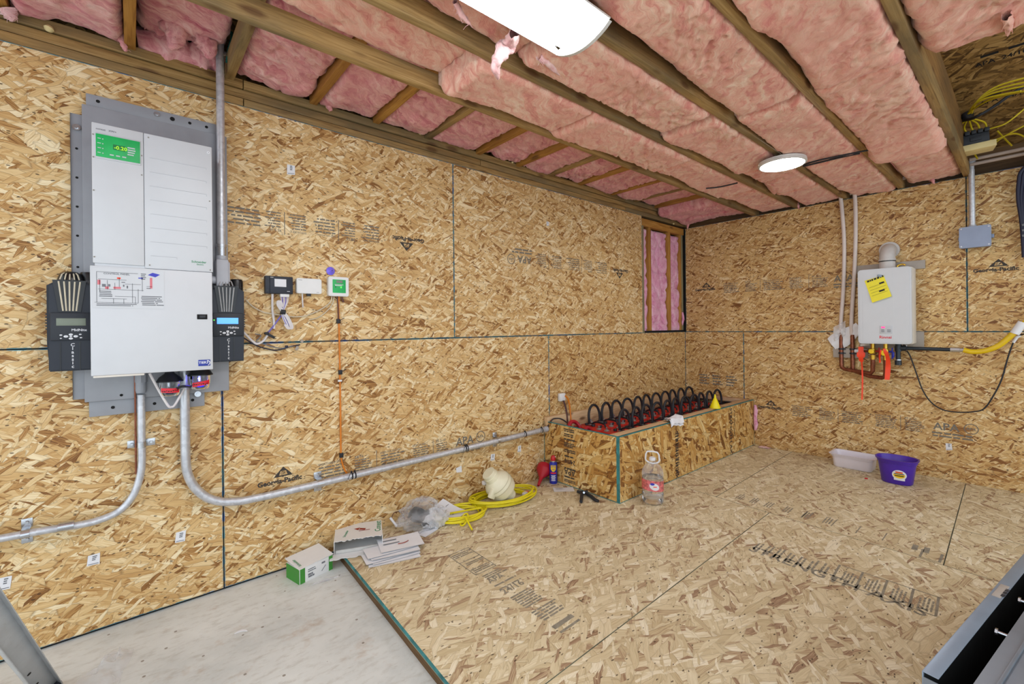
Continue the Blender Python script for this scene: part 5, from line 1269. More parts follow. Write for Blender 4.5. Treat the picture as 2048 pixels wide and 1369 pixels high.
# yellow tag
tg = thing('yellow_tag', 'yellow handwritten tag stuck on the white water heater', 'tag', bw(-1.90, 1.72, OFH))
q = [V(p) for p in ((-0.234, -1.869, 1.556), (-0.234, -2.001, 1.605), (-0.234, -1.946, 1.790), (-0.234, -1.814, 1.754))]
def tagf(a, b): return q[0].lerp(q[1], a).lerp(q[3].lerp(q[2], a), b) + V((-0.012 * (1 - b) * (1 - b) - 0.002 * sin(a * 3), 0, 0))
m = MB(); m.grid(tagf, 10, 10); obj('paper', m, 'yellow_paper', tg)
uT = (q[1] - q[0]).normalized(); vT = (q[3] - q[0]).normalized(); nT = V((-0.004, 0, 0))
m = MB(); m.bars(q[3] + uT * 0.012 - vT * 0.008 + nT, uT, vT, 0.14, 0.018, 1, 12, 1.0, lo=0.012, hi=0.03, th=0.85)
m.bars(q[3] + uT * 0.09 - vT * 0.06 + V((-0.006, 0, 0)), uT, vT, 0.05, 0.016, 1, 4, lo=0.1, hi=0.2, th=0.8); m.bars(q[3] + uT * 0.07 - vT * 0.125 + V((-0.009, 0, 0)), uT, vT, 0.045, 0.014, 1, 6, lo=0.3, hi=0.5, th=0.9)
for d in (0.075, 0.1, 0.125, 0.15): m.line(q[3] + uT * 0.015 - vT * d + V((-0.013, 0, 0)), q[3] + uT * 0.13 - vT * d + V((-0.013, 0, 0)), 0.0016, (-1, 0, 0))
obj('handwriting', m, 'ink', tg)
m = MB(); m.box(q[3].lerp(q[2], 0.8) + V((-0.003, 0, 0.006)), (0.003, 0.03, 0.02), 0.001, rot=Matrix.Rotation(0.3, 3, 'X')); obj('tape', m, 'cabinet_band', tg)
# mounting boards
for nm, lab, y0, y1, z0, z1, o in (('mounting_board', 'grey weathered board behind the heater top', -2.187, -1.716, 1.842, 1.915, 0.019), ('mounting_board', 'grey weathered board behind the heater bottom', -2.175, -1.730, 1.150, 1.300, 0.019), ('mounting_board', 'short grey board behind the copper pipes', -1.790, -1.526, 1.052, 1.142, 0.030)):
    m = MB(); m.bb((-o, y1, z0), (-0.001, y0, z1), 0.002); lone(nm, m, 'board_grey', lab, 'board', (0, (y0 + y1) / 2, z0), 'boards behind the heater')
# vent elbow
t = thing('vent_elbow', 'grey plastic flue elbow from heater top into the back wall', 'flue pipe', (-0.12, -1.95, 1.85))
m = MB()
pts = [(-0.115, -1.952, 1.853), (-0.115, -1.952, 1.93)]
for i in range(1, 9):
    a = pi / 2 * i / 8; pts.append((-0.115 + 0.085 * (1 - cos(a)), -1.952, 1.945 + 0.085 * sin(a)))
pts.append((-0.012, -1.952, 2.03))
m.tube(pts, 0.056, 24); obj('elbow', m, 'vent_grey', t)
m = MB(); m.cyl((-0.115, -1.952, 1.925), (-0.115, -1.952, 1.94), 0.060, n=26); m.cyl((-0.03, -1.952, 2.03), (-0.002, -1.952, 2.03), 0.072, n=28); obj('collar', m, 'vent_grey', t)
m = MB(); m.cyl((-0.115, -1.952, 1.916), (-0.115, -1.952, 1.923), 0.0585, n=26); obj('seal', m, 'black_gloss', t)
m = MB(); m.tube([(-0.10, -2.02, 1.853), (-0.10, -2.02, 1.875), (-0.09, -2.05, 1.885), (-0.09, -2.07, 1.875)], 0.008, 8, smooth_path=3); obj('sample_port', m, 'brass', t)

# PEX drops and copper pipework
NB = V((-1, 0, 0))
def pexdrop(y_top, pts, yb, label):
    t = thing('pex_pipe', label, 'water pipe', (-0.03, yb, 1.4), group='white water pipes on the back wall')
    m = MB(); m.tube(pts, 0.0165, 12, smooth_path=5); obj('pipe', m, 'pex', t)
    m = MB(); m.cyl(V(pts[0]) + V((0, 0, -0.02)), V(pts[0]) + V((0, 0, 0.03)), 0.019, n=12); obj('fitting', m, 'pex', t)
    m = MB(); m.cyl(V(pts[-1]) + V((0, 0, 0.02)), V(pts[-1]) + V((0, 0, -0.02)), 0.0155, n=12); obj('crimp_ring', m, 'brass', t)
    return t
pexdrop(-1.6, [(-0.032, -1.595, 2.630), (-0.032, -1.609, 2.460), (-0.032, -1.623, 2.172), (-0.032, -1.620, 1.888), (-0.032, -1.610, 1.651), (-0.032, -1.593, 1.413), (-0.032, -1.591, 1.279)], -1.6, 'white plastic water pipe, further from the heater of the two drops')
pexdrop(-1.7, [(-0.032, -1.707, 2.613), (-0.032, -1.713, 2.439), (-0.032, -1.711, 2.159), (-0.032, -1.701, 1.879), (-0.032, -1.687, 1.646), (-0.032, -1.674, 1.411), (-0.032, -1.673, 1.261)], -1.7, 'white plastic water pipe, closer to the heater of the two drops')
cp_ = thing('copper_pipework', 'copper pipes looping below the heater with red and blue valves', 'water pipe', (-0.06, -1.7, 0.9))
m = MB()
m.tube([(-0.034, -1.593, 1.29), (-0.034, -1.593, 0.985), (-0.040, -1.598, 0.958), (-0.048, -1.620, 0.945), (-0.06, -1.66, 0.938), (-0.085, -1.79, 0.925), (-0.10, -1.825, 0.925), (-0.108, -1.842, 0.945), (-0.108, -1.844, 1.06)], 0.0175, 12)
m.tube([(-0.034, -1.680, 1.27), (-0.034, -1.680, 0.97), (-0.042, -1.686, 0.945), (-0.055, -1.705, 0.928), (-0.09, -1.82, 0.893), (-0.12, -1.91, 0.890), (-0.13, -1.932, 0.905), (-0.132, -1.938, 0.94), (-0.132, -1.938, 1.06)], 0.0175, 12)
obj('pipe', m, 'copper', cp_)
m = MB()
for y in (-1.593, -1.680):
    for z in (1.135, 1.095): m.cyl((-0.034, y, z - 0.008), (-0.034, y, z + 0.008), 0.021, n=14); m.bb((-0.045, y - 0.035, z - 0.005), (-0.03, y + 0.022, z + 0.005), 0.002)
each('pipe_clamp', m, 'black_plastic', cp_)
for y, x, hm, lab, sgn in ((-1.844, -0.108, 'red_handle', 'red valve handle', -1), (-1.938, -0.132, 'blue_handle', 'blue valve handle', -1)):
    m = MB(); m.cyl((x, y, 1.05), (x, y, 1.09), 0.018, n=10); m.lathe([(0.001, 0.03), (0.020, 0.022), (0.024, 0), (0.020, -0.022), (0.001, -0.03)], (x, y, 1.125), Zu, 14); m.cyl((x, y, 1.15), (x, y, 1.205), 0.016, n=12); m.cyl((x, y, 1.125), (x - 0.035, y + 0.004, 1.125), 0.017, n=10)
    vb = obj('valve_body', m, 'brass', cp_)
    m = MB(); m.cyl((x, y, 1.125), (x, y - 0.04, 1.125), 0.008, n=8); m.box((x, y - 0.045, 1.11), (0.020, 0.010, 0.10), 0.005); m.box((x, y - 0.052, 1.10), (0.026, 0.014, 0.05), 0.005); obj('valve_handle', m, hm, vb, label=lab)
m = MB(); m.lathe([(0.001, 0.0), (0.019, 0.002), (0.021, 0.010), (0.020, 0.016), (0.012, 0.018), (0.001, 0.016)], (-0.143, -1.842, 1.125), (-1, 0.05, 0), 16); m.lathe([(0.001, 0.0), (0.023, 0.002), (0.024, 0.012), (0.014, 0.014), (0.001, 0.012)], (-0.168, -1.934, 1.115), (-1, 0.05, 0), 16); each('drain_cap', m, 'shield_yellow', cp_, label='yellow drain caps')
m = MB(); m.cyl((-0.04, -1.68, 1.118), (-0.05, -1.80, 1.12), 0.009, n=8); m.mat(1); m.cyl((-0.045, -1.70, 1.118), (-0.048, -1.745, 1.119), 0.016, n=10); obj('relief_valve', m, ['copper', 'paper'], cp_)
# flagging tapes
def tape(name, pts, w, label, seed):
    pts = spline([V(p) for p in pts], 6); m = MB(); m.smooth = True; k = len(pts)
    vs = []
    for i, p in enumerate(pts):
        a = 0.5 * sin(i * 0.25 + seed); d = V((sin(a) * 0.8, -cos(a), 0))
        ww = w[min(int(i / k * len(w)), len(w) - 1)]
        vs += [p - d * ww / 2, p + d * ww / 2]
    m.add(vs, [(2 * i, 2 * i + 1, 2 * i + 3, 2 * i + 2) for i in range(k - 1)], True)
    m.add([q + V((-0.0012, 0, 0)) for q in vs], [(2 * i, 2 * i + 2, 2 * i + 3, 2 * i + 1) for i in range(k - 1)], True)
    return lone(name, m, 'orange_tape', label, 'tape', pts[0], 'orange flagging tapes')
tape('flagging_tape', [(-0.100, -1.757, 1.162), (-0.100, -1.757, 1.107), (-0.100, -1.756, 1.052), (-0.100, -1.763, 0.997), (-0.100, -1.766, 0.860), (-0.100, -1.761, 0.676)], [0.04, 0.062, 0.04, 0.013, 0.012, 0.012], 'long thin orange tape hanging left of the red valve', 1)
tape('flagging_tape', [(-0.185, -1.936, 1.152), (-0.185, -1.949, 1.117), (-0.185, -1.962, 1.057), (-0.185, -1.961, 0.970), (-0.185, -1.954, 0.882)], [0.02, 0.032, 0.036, 0.036, 0.036], 'wide orange tape hanging from the valve with yellow cap', 2)
tape('flagging_tape', [(-0.180, -1.914, 1.142), (-0.180, -1.907, 1.089), (-0.180, -1.906, 1.028)], [0.012, 0.012, 0.014], 'short narrow orange tape left of the wide one', 3)
# gas line
gs = thing('gas_pipe', 'black iron gas pipe with drip leg joining a yellow gas hose', 'gas pipe', (-0.12, -2.02, 1.0))
m = MB(); m.cyl((-0.12, -2.022, 1.194), (-0.12, -2.022, 1.13), 0.022, n=14); m.cyl((-0.12, -2.022, 1.175), (-0.12, -2.022, 1.135), 0.026, n=14); m.cyl((-0.12, -2.02, 1.13), (-0.12, -2.02, 1.02), 0.018, n=14); m.cyl((-0.12, -2.02, 1.05), (-0.12, -2.02, 1.01), 0.024, n=10); m.cyl((-0.12, -2.03, 1.158), (-0.12, -2.075, 1.158), 0.024, n=12); m.cyl((-0.12, -2.06, 1.158), (-0.12, -2.345, 1.154), 0.0155, n=14); obj('pipe', m, 'black_iron', gs)
m = MB(); m.cyl((-0.12, -2.072, 1.135), (-0.12, -2.076, 1.185), 0.004, n=6); m.cyl((-0.12, -2.02, 1.052), (-0.12, -2.02, 1.06), 0.0245, n=12); m.cyl((-0.12, -2.345, 1.154), (-0.12, -2.40, 1.153), 0.020, n=10); m.cyl((-0.12, -2.40, 1.153), (-0.12, -2.425, 1.153), 0.016, n=10); each('coupling', m, 'steel', gs)
m = MB(); m.tube([(-0.12, -2.42, 1.153)] + [(-0.120, -2.470, 1.141), (-0.120, -2.538, 1.151), (-0.120, -2.604, 1.188), (-0.120, -2.656, 1.246), (-0.120, -2.704, 1.315)] + [(-0.12, -2.78, 1.42), (-0.11, -2.86, 1.62), (-0.06, -2.9, 1.95)], 0.0195, 14, smooth_path=6); hose = obj('gas_hose', m, 'yellow_gas', gs)
m = MB(); a, b = V((-0.120, -2.692, 1.285)), V((-0.120, -2.734, 1.371)); m.cyl(a, b, 0.027, n=14); obj('tape_wrap', m, 'paper', hose, label='white wrap on the hose')
m = MB(); m.tube([(-0.13, -2.06, 1.185)] + [(-0.050, -2.062, 1.142), (-0.050, -2.088, 1.090), (-0.050, -2.126, 0.950), (-0.050, -2.166, 0.803), (-0.050, -2.219, 0.703), (-0.050, -2.288, 0.649), (-0.050, -2.377, 0.640), (-0.050, -2.471, 0.657), (-0.050, -2.526, 0.688), (-0.050, -2.573, 0.785), (-0.050, -2.621, 0.926), (-0.050, -2.656, 1.102), (-0.050, -2.688, 1.230), (-0.050, -2.708, 1.268)] + [(-0.100, -2.743, 1.284)], 0.0052, 8, smooth_path=5); m.mat(1); m.tube([(-0.055, -2.683, 1.215), (-0.055, -2.703, 1.257), (-0.055, -2.721, 1.272)], 0.009, 8)
lone('power_cord', m, ['black_rubber', 'paper'], 'thin black power cord swagging from heater to the yellow hose', 'cord', (-0.05, -2.3, 0.9))
# packaging behind the pipes
def pack(a, b):
    p = V((-0.030, -1.518, 1.173)).lerp(V((-0.030, -1.737, 1.340)), a); wd = 0.09 + 0.02 * sin(a * 5)
    v = V((0, 0.55, 0.83)) * ((b - 0.5) * wd * 1.5)
    return p + v + V((-0.014 * sin(b * pi) - 0.012 * noise.noise(V((a * 4, b * 3, 2))), 0, 0.006 * noise.noise(V((a * 6, b * 6, 5)))))
m = MB(); m.grid(pack, 24, 12); m.mat(1); m.grid(lambda a, b: V((-0.030, -1.536, 1.342)).lerp(V((-0.030, -1.631, 1.365)), a) + V((-0.02 - 0.015 * noise.noise(V((a * 5, b * 5, 0))), 0, -0.14 * b + 0.04 * a)), 12, 12)
lone('foam_sheet', m, ['paper', 'film_white'], 'white packing foam sheet stuffed behind the copper pipes', 'packaging', (-0.020, -1.620, 1.270))
m = MB(); m.box((-0.028, -1.776, 1.178), (0.05, 0.07, 0.02), 0.006, rot=Matrix.Rotation(-0.15, 3, 'X')); lone('heater_foot', m, 'paper_warm', 'small white bracket under the heater bottom left corner', 'bracket', (-0.030, -1.777, 1.178))

# ------------------------------------------------------------------ junction box, conduit and coiled cables
jb = thing('junction_box', 'blue-grey metal junction box on the back wall', 'junction box', (0, -2.488, 2.05))
m = MB(); m.bb((-0.085, -2.572, 1.975), (-0.002, -2.404, 2.135), 0.006); obj('body', m, 'jbox_grey', jb)
m = MB(); m.rrect(0.178, 0.168, 0.012, (-0.085, -2.488, 2.055), -Y, Zu, 0.006); lid = obj('lid', m, 'jbox_grey', jb)
m = MB()
for y in (-2.412, -2.564):
    for z in (1.985, 2.125): m.cyl(bw(y, z, 0.091), bw(y, z, 0.094), 0.006, n=10)
each('screw', m, 'steel', lid)
m = MB(); m.box((-0.02, -2.582, 2.055), (0.02, 0.016, 0.03), 0.003); m.box((-0.02, -2.396, 2.055), (0.02, 0.012, 0.03), 0.003); obj('mounting_ear', m, 'jbox_grey', jb)
jc = thing('box_conduit', 'short galvanised conduit rising from the junction box to ceiling', 'conduit', (-0.045, -2.47, 2.14))
m = MB(); m.cyl((-0.045, -2.472, 2.135), (-0.045, -2.470, 2.60), 0.0185, n=18); obj('pipe', m, 'galvanised', jc)
m = MB(); m.cyl((-0.045, -2.470, 2.60), (-0.045, -2.470, 2.645), 0.016, n=14); m.cyl((-0.045, -2.470, 2.645), (-0.045, -2.470, 2.67), 0.026, n=14); m.cyl((-0.045, -2.472, 2.135), (-0.045, -2.472, 2.155), 0.024, n=14); obj('connector', m, 'grey_conduit', jc)
cc = thing('cable_hank', 'hank of dark blue cables hanging on back wall at the frame edge', 'cable', (-0.08, -2.75, 2.1))
m = MB()
for i in range(6):
    k = i * 0.016 + 0.075
    m.tube([(-0.10 + 0.01 * (i % 2), -2.70 - k * 2.2, 2.62), (-0.09, -2.645 - k * 1.3, 2.52), (-0.085, -2.630 - k * 1.2, 2.42), (-0.08, -2.65 - k * 0.9, 2.30), (-0.075, -2.685 - k * 0.6, 2.16), (-0.07, -2.70 - k * 0.5, 2.02), (-0.07, -2.705 - k * 0.5, 1.86)], 0.0125, 9, smooth_path=5)
obj('strand', m, 'cable_blue', cc)
m = MB()
for z in (2.10, 2.06, 2.02): m.tube([(-0.095, -2.735, z), (-0.10, -2.78, z + 0.008), (-0.09, -2.83, z)], 0.009, 7, smooth_path=3)
obj('wrap', m, 'ink_soft', cc)

# ------------------------------------------------------------------ wiring in the exposed roof bay
t = thing('wire_connector', 'black terminal block with white board held by yellow cables under the roof', 'terminal block', (-0.350, -2.495, 2.713))
c = V((-0.350, -2.496, 2.740)); R = Matrix.Rotation(radians(-3), 3, 'X') @ Matrix.Rotation(radians(10), 3, 'Z')
m = MB(); m.box(c, (0.10, 0.165, 0.085), 0.006, rot=R)
for i in range(5): m.box(c + R @ V((-0.04, -0.07 + i * 0.034, 0.05)), (0.05, 0.028, 0.03), 0.004, rot=R)
m.box(c + R @ V((-0.053, -0.01, 0.0)), (0.008, 0.06, 0.03), 0.002, rot=R); obj('block', m, 'black_plastic', t)
m = MB(); m.box(c + R @ V((-0.02, 0.0, -0.068)), (0.14, 0.215, 0.045), 0.002, rot=R); obj('white_board', m, 'foam_yellow', t)
tops = [V((-0.550, -2.483, 2.876))]
for i in range(5):
    b = c + R @ V((-0.04, -0.07 + i * 0.034, 0.06)); far = [V(p) for p in ((-0.700, -2.542, 2.903), (-0.800, -2.628, 2.904), (-0.900, -2.780, 2.861))]
    off = V((0.006 * (i % 3), 0.012 * ((i * 2) % 5 - 2), 0.014 * ((i * 3) % 5 - 2)))
    m = MB(); m.tube([b, b + V((-0.04, 0.01, 0.04)), tops[0] + V((0.0, -0.004 * i, 0.0)), far[0] + off * 0.7, far[1] + off * 1.3, far[2] + off * 1.6], 0.0058, 8, smooth_path=6)
    lone('yellow_cable', m, 'yellow_cable', 'yellow cable bundled up the roof, %s from the joist at the terminal block' % ('first', 'second', 'third', 'fourth', 'fifth')[4 - i], 'cable', b, 'yellow cables at the terminal block')
m = MB(); m.tube([tops[0] + V((0.02, 0.02, -0.02))] + [(-0.700, -2.529, 2.803), (-0.700, -2.613, 2.841), (-0.700, -2.693, 2.894), (-0.700, -2.770, 2.935)], 0.010, 8, smooth_path=5); m.lathe([(0.001, -0.03), (0.03, -0.02), (0.034, 0), (0.03, 0.02), (0.001, 0.03)], tops[0] + V((0, 0, 0)), (0.3, 0.3, 1), 12)
lone('black_cable', m, 'black_rubber', 'black cable tied into the yellow bundle below the roof deck', 'cable', tops[0])
for i, (pts, lab) in enumerate((([(-0.330, -2.539, 2.810), (-0.330, -2.610, 2.811), (-0.330, -2.672, 2.826), (-0.330, -2.761, 2.901)], 'yellow cable leaving the terminal block towards upper right'), ([(-0.280, -2.547, 2.749), (-0.280, -2.608, 2.733), (-0.280, -2.670, 2.749), (-0.280, -2.719, 2.740), (-0.280, -2.768, 2.688)], 'yellow cable arching right from the terminal block'), ([(-0.240, -2.542, 2.678), (-0.240, -2.594, 2.711), (-0.240, -2.657, 2.757), (-0.240, -2.759, 2.803)], 'yellow cable crossing behind the white board'), ([(-0.200, -2.618, 2.819), (-0.200, -2.656, 2.746), (-0.200, -2.690, 2.683)], 'short faded yellow cable crossing under the arch'), ([(-0.220, -2.446, 2.677), (-0.220, -2.487, 2.692), (-0.220, -2.514, 2.633)], 'yellow cable end under the white board'))):
    m = MB(); m.tube(pts, 0.0055, 7, smooth_path=5); lone('yellow_cable', m, 'yellow_cable', lab, 'cable', pts[0], 'loose yellow cables in the roof bay')
for i, (a, b, lab) in enumerate((((-0.09, -2.463, 2.672), (-0.09, -3.6, 2.672), 'upper grey water pipe running along the back wall top'), ((-0.06, -2.463, 2.640), (-0.06, -3.6, 2.640), 'lower grey water pipe running along the back wall top'))):
    m = MB(); m.cyl(a, b, 0.0135, n=12); lone('grey_pipe', m, 'pex_grey', lab, 'water pipe', a, 'grey pipes along the wall top')
m = MB(); m.tube([(-0.050, -1.676, 2.593), (-0.050, -1.843, 2.609), (-0.050, -2.034, 2.632), (-0.050, -2.196, 2.658), (-0.050, -2.363, 2.690)], 0.012, 10); lone('grey_pipe', m, 'pex_grey', 'grey water pipe along wall top left of the junction conduit', 'water pipe', (-0.050, -2.034, 2.632), 'grey pipes along the wall top')

# ------------------------------------------------------------------ lamps
t = thing('long_ceiling_lamp', 'large white wraparound ceiling lamp, glowing', 'ceiling lamp', (-4.42, -1.62, 2.55))
LX0, LX1, LY0, LY1, LZ = -5.03, -3.812, -1.760, -1.482, 2.520
m = MB(); m.bb((LX0, LY0 + 0.03, LZ + 0.006), (LX1, LY1 - 0.03, 2.5665), 0.004); m.bb((LX0, LY0 - 0.003, LZ + 0.001), (LX1, LY1 + 0.003, LZ + 0.008), 0.001); obj('housing', m, 'fixture_white', t)
K = 12; arc = [(LY1 - (LY1 - LY0) * i / K, LZ - 0.044 * sin(pi * i / K) ** 0.8) for i in range(K + 1)]
m = MB(); m.smooth = True
m.grid(lambda a, b: V((LX0 + 0.006 + (LX1 - LX0 - 0.012) * a, arc[round(b * K)][0], arc[round(b * K)][1])), 6, K); obj('lens', m, 'lamp_long', t)
for x0 in (LX0 - 0.012, LX1 - 0.004):
    poly = [(-a[0], a[1] - 0.003) for a in arc]
    m = MB(); m.prism([(p[0], p[1]) for p in poly][::-1] + [(-arc[0][0], LZ + 0.012), (-arc[-1][0], LZ + 0.012)][0:0] , (x0 + 0.016, 0, 0), -Y, Zu, 0.016)
    obj('end_cap', m, 'fixture_white', t)
m = MB()
for a, b in (((-3.895, -1.55), (-3.87, -1.575)), ((-3.88, -1.565), (-3.85, -1.572)), ((-3.875, -1.55), (-3.89, -1.56))): m.box(((a[0] + b[0]) / 2, (a[1] + b[1]) / 2, LZ - 0.0345), (0.03, 0.007, 0.004), 0.001, rot=Matrix.Rotation(0.3, 3, 'Z'))
m.box((-4.05, -1.60, LZ - 0.0405), (0.008, 0.008, 0.004), 0.001)
obj('dead_bug', m, 'brown_smoke', t)
t = thing('round_ceiling_lamp', 'round flush ceiling lamp glowing beside black cables', 'ceiling lamp', (-1.634, -1.623, 2.512))
rc = V((-1.634, -1.623, 2.512)); 
m = MB(); m.lathe([(0.146, 0.026), (0.152, 0.016), (0.152, 0.004), (0.146, 0.0), (0.139, 0.0), (0.137, 0.004)], rc, Zu, 40); obj('rim', m, 'fixture_white', t)
m = MB(); m.lathe([(0.139, 0.003), (0.10, -0.001), (0.001, -0.002)], rc, Zu, 40); obj('lens', m, 'lamp_round', t)
m = MB(); m.lathe([(0.150, 0.020), (0.150, 0.028), (0.10, 0.030), (0.07, 0.03), (0.07, 0.056), (0.001, 0.056)], rc, Zu, 24); obj('base', m, 'fixture_white', t)
for i, pts in enumerate(([(-1.421, -1.692, 2.545), (-1.439, -1.803, 2.545), (-1.417, -1.916, 2.545), (-1.385, -2.076, 2.545), (-1.325, -2.157, 2.545)], [(-1.374, -1.678, 2.545), (-1.369, -1.784, 2.545), (-1.366, -1.933, 2.545), (-1.351, -2.014, 2.545)])):
    m = MB(); m.tube([V(p) + V((0, 0, 0.004 * i)) for p in pts], 0.006, 7, smooth_path=4); lone('lamp_cable', m, 'black_rubber', ('upper', 'lower')[i] + ' black cable running from the round lamp across the insulation', 'cable', pts[0], 'black cables beside the round lamp')
m = MB(); m.tube([(-1.422, -0.966, 2.550), (-1.368, -1.061, 2.550), (-1.360, -1.201, 2.550)], 0.006, 7, smooth_path=4); lone('joist_cable', m, 'black_rubber', 'short black cable between two joists left of the round lamp', 'cable', (-1.422, -0.966, 2.550))
# ------------------------------------------------------------------ things on the raised floor, left to right
T = PL
# green-banded carton on the concrete
gbx = thing('small_carton', 'small white carton with green bands, flap open, on the concrete', 'carton', (-4.43, -0.13, 0), radians(13.7))
W, Dp, H = 0.195, 0.135, 0.082
m = MB(); m.bb((-0.0975, -0.0675, 0), (0.0975, 0.0675, H), 0.001); body = obj('body', m, 'white_plastic', gbx, local=True)
m = MB()
m.bb((-0.0982, -0.0672, 0.0), (-0.0970, 0.0672, H - 0.002)); m.bb((-0.094, -0.0682, 0.001), (-0.066, -0.0665, H - 0.001)); m.bb((0.074, -0.0682, 0.001), (0.0968, -0.0665, H - 0.001))
each('green_band', m, 'green_box', body, local=True)
m = MB(); m.bars((-0.05, -0.0685, H - 0.016), X, Zu, 0.05, 0.02, 2, 3, lo=0.1, hi=0.2); m.bars((-0.05, -0.0685, H - 0.042), X, Zu, 0.04, 0.024, 2, 4, lo=0.05, hi=0.1, th=0.8); m.bars((0.03, -0.0685, H - 0.012), X, Zu, 0.03, 0.012, 1, 4, lo=0.1, hi=0.2, th=0.8); m.line((0.03, -0.0685, 0.02), (0.055, -0.0685, 0.045), 0.004, (0, -1, 0)); obj('print', m, 'ink_soft', body, local=True)
R2 = Matrix.Rotation(radians(7), 3, 'X') @ Matrix.Rotation(radians(-1.5), 3, 'Y')
m = MB(); m.box((0.0, 0.004, H + 0.012), (0.200, 0.150, 0.003), rot=R2); fl_ = obj('flap', m, 'white_plastic', gbx, local=True)
m = MB(); m.text('Schneider', V((0.085, -0.03, H + 0.0105)) , R2 @ V((-0.35, 1, 0)).normalized() * 1.0, R2 @ V((-1, -0.35, 0)).normalized(), 0.02); m.text('Schneider', V((-0.075, -0.05, H + 0.0085)), R2 @ V((0, 1, 0)), R2 @ V((-1, 0, 0)), 0.02); obj('lettering', m, 'green_ink', fl_, local=True)

# open white carton
ct = thing('open_carton', 'open white carton with green lettering and torn flap at platform edge', 'carton', (-4.17, -0.18, T + 0.004), radians(-22))
CW, CD, CH = 0.272, 0.215, 0.076
m = MB()
for a, b in (((0, 0, 0), (CW, CD, 0.003)), ((0, 0, 0), (0.003, CD, CH)), ((CW - 0.003, 0, 0), (CW, CD, CH)), ((0, CD - 0.003, 0), (CW, CD, CH))):
    m.bb(V(a) + V((-CW / 2, -0.02, 0)), V(b) + V((-CW / 2, -0.02, 0)))
obj('body', m, 'white_plastic', ct, local=True)
def ragged(x0, x1, y0, y1, z, th, seed, amp=0.012, tilt=0.0):
    mm = MB(); rg = random.Random(seed); k = 26
    fr = [(x0 + (x1 - x0) * i / k, y0 + rg.uniform(-amp, amp * 0.6)) for i in range(k + 1)]
    mm.prism(fr + [(x1, y1), (x0, y1)], (0, 0, z), X, Y, th); return mm
m = ragged(-CW / 2, CW / 2, -0.02, CD - 0.02, CH, 0.003, 3); lid_ = obj('top_panel', m, 'white_plastic', ct, local=True)
m = ragged(-CW / 2 - 0.02, CW / 2 - 0.02, -0.075, -0.02, 0.0, 0.003, 4, 0.010); obj('torn_flap', m, 'white_plastic', ct, local=True)
m = MB(); m.bb((-CW / 2 + 0.01, -0.017, 0.004), (CW / 2 - 0.01, -0.005, 0.022), 0.002); obj('torn_edge', m, 'cardboard_grey', ct, local=True)
zt = CH + 0.0036
m = MB(); m.text('Conext', (0.125, 0.035, zt), (0.05, 1, 0), (-1, 0.05, 0), 0.048); m.text('Schneider', (-0.075, 0.02, zt), (0.2, 1, 0), (-1, 0.2, 0), 0.022); each('lettering', m, 'green_ink', lid_, local=True)
m = MB(); m.prism([(-0.02, -0.012), (0.02, -0.010), (0.02, 0.010), (-0.02, 0.012), (-0.014, 0.0)], (0.02, 0.10, zt), (0.94, -0.34, 0), (0.34, 0.94, 0), 0.0004); m.prism([(-0.05, 0.0), (-0.02, -0.018), (-0.02, 0.018)], (0.02, 0.10, zt), (0.94, -0.34, 0), (0.34, 0.94, 0), 0.0004); m.bb((0.0, 0.075, zt - 0.0001), (0.065, 0.082, zt + 0.0003)); obj('arrow_print', m, 'brown_print', lid_, local=True)

# manuals and loose sheets in front of the carton
def sheet(x, y, z, w, h, rot, label, seed, curl=0.004, mat='paper', th=0.0012, bars=3, grp='papers by the open carton', name='paper_sheet'):
    m = MB(); t_ = MB()
    f = lambda a, b: V(((a - 0.5) * w, (b - 0.5) * h, curl * (abs(a - 0.5) * 2) ** 2 * (0.5 + 0.5 * sin(seed + b * 3)) + th))
    m.grid(f, 8, 6); m.grid(lambda a, b: f(1 - a, b) - V((0, 0, th)), 8, 6)
    if bars:
        m.mat(1); m.bars((-w * 0.4, h * 0.38, th + curl * 0.9 + 0.0006), X, Y, w * 0.5, h * 0.5, bars, seed, 0.8, lo=0.1, hi=0.3, th=0.22)
    o = obj(name, m, [mat, 'ink_soft'], local=True); o.location = (x, y, z); o.rotation_euler = (0, 0, radians(rot))
    return tag(o, label, 'paper', grp)
sheet(-4.050, -0.392, T + 0.0004, 0.285, 0.120, -17, 'lowest white booklet, its edge sticking out furthest over the platform', 1, 0.001, th=0.0022)
sheet(-4.035, -0.372, T + 0.0030, 0.27, 0.125, -11, 'white booklet second from bottom of the stack', 2, 0.004, th=0.003)
sheet(-4.060, -0.350, T + 0.0105, 0.285, 0.120, -8, 'white sheet third from bottom of the stack', 12, 0.003, th=0.0015)
sheet(-4.025, -0.345, T + 0.0155, 0.275, 0.140, -15, 'white sheaf in the middle of the stack', 3, 0.003, th=0.004, bars=0)
sheet(-4.045, -0.318, T + 0.0230, 0.27, 0.13, -9, 'white sheet directly below the top sheet of the stack', 13, 0.004, th=0.0015, bars=0)
sheet(-3.965, -0.305, T + 0.0290, 0.25, 0.17, -15, 'top white sheet of the stack with a brown mark', 4, 0.003, th=0.002, bars=2)
m = MB(); m.tube([(-3.99, -0.325, T + 0.036), (-3.965, -0.335, T + 0.036), (-3.945, -0.335, T + 0.036), (-3.925, -0.33, T + 0.037)], 0.0022, 6, smooth_path=4); lone('wire_scrap', m, 'brown_print', 'short brown wire scrap on the top sheet', 'wire', (-3.96, -0.33, T + 0.033))
sheet(-4.06, -0.44, T + 0.0002, 0.05, 0.022, -14, 'small printed slip at the stack front with violet border', 6, 0.0, bars=1)
sheet(-3.745, -0.235, T + 0.0015, 0.13, 0.085, 20, 'white slip tucked under the plastic bag', 7, 0.001, bars=0)

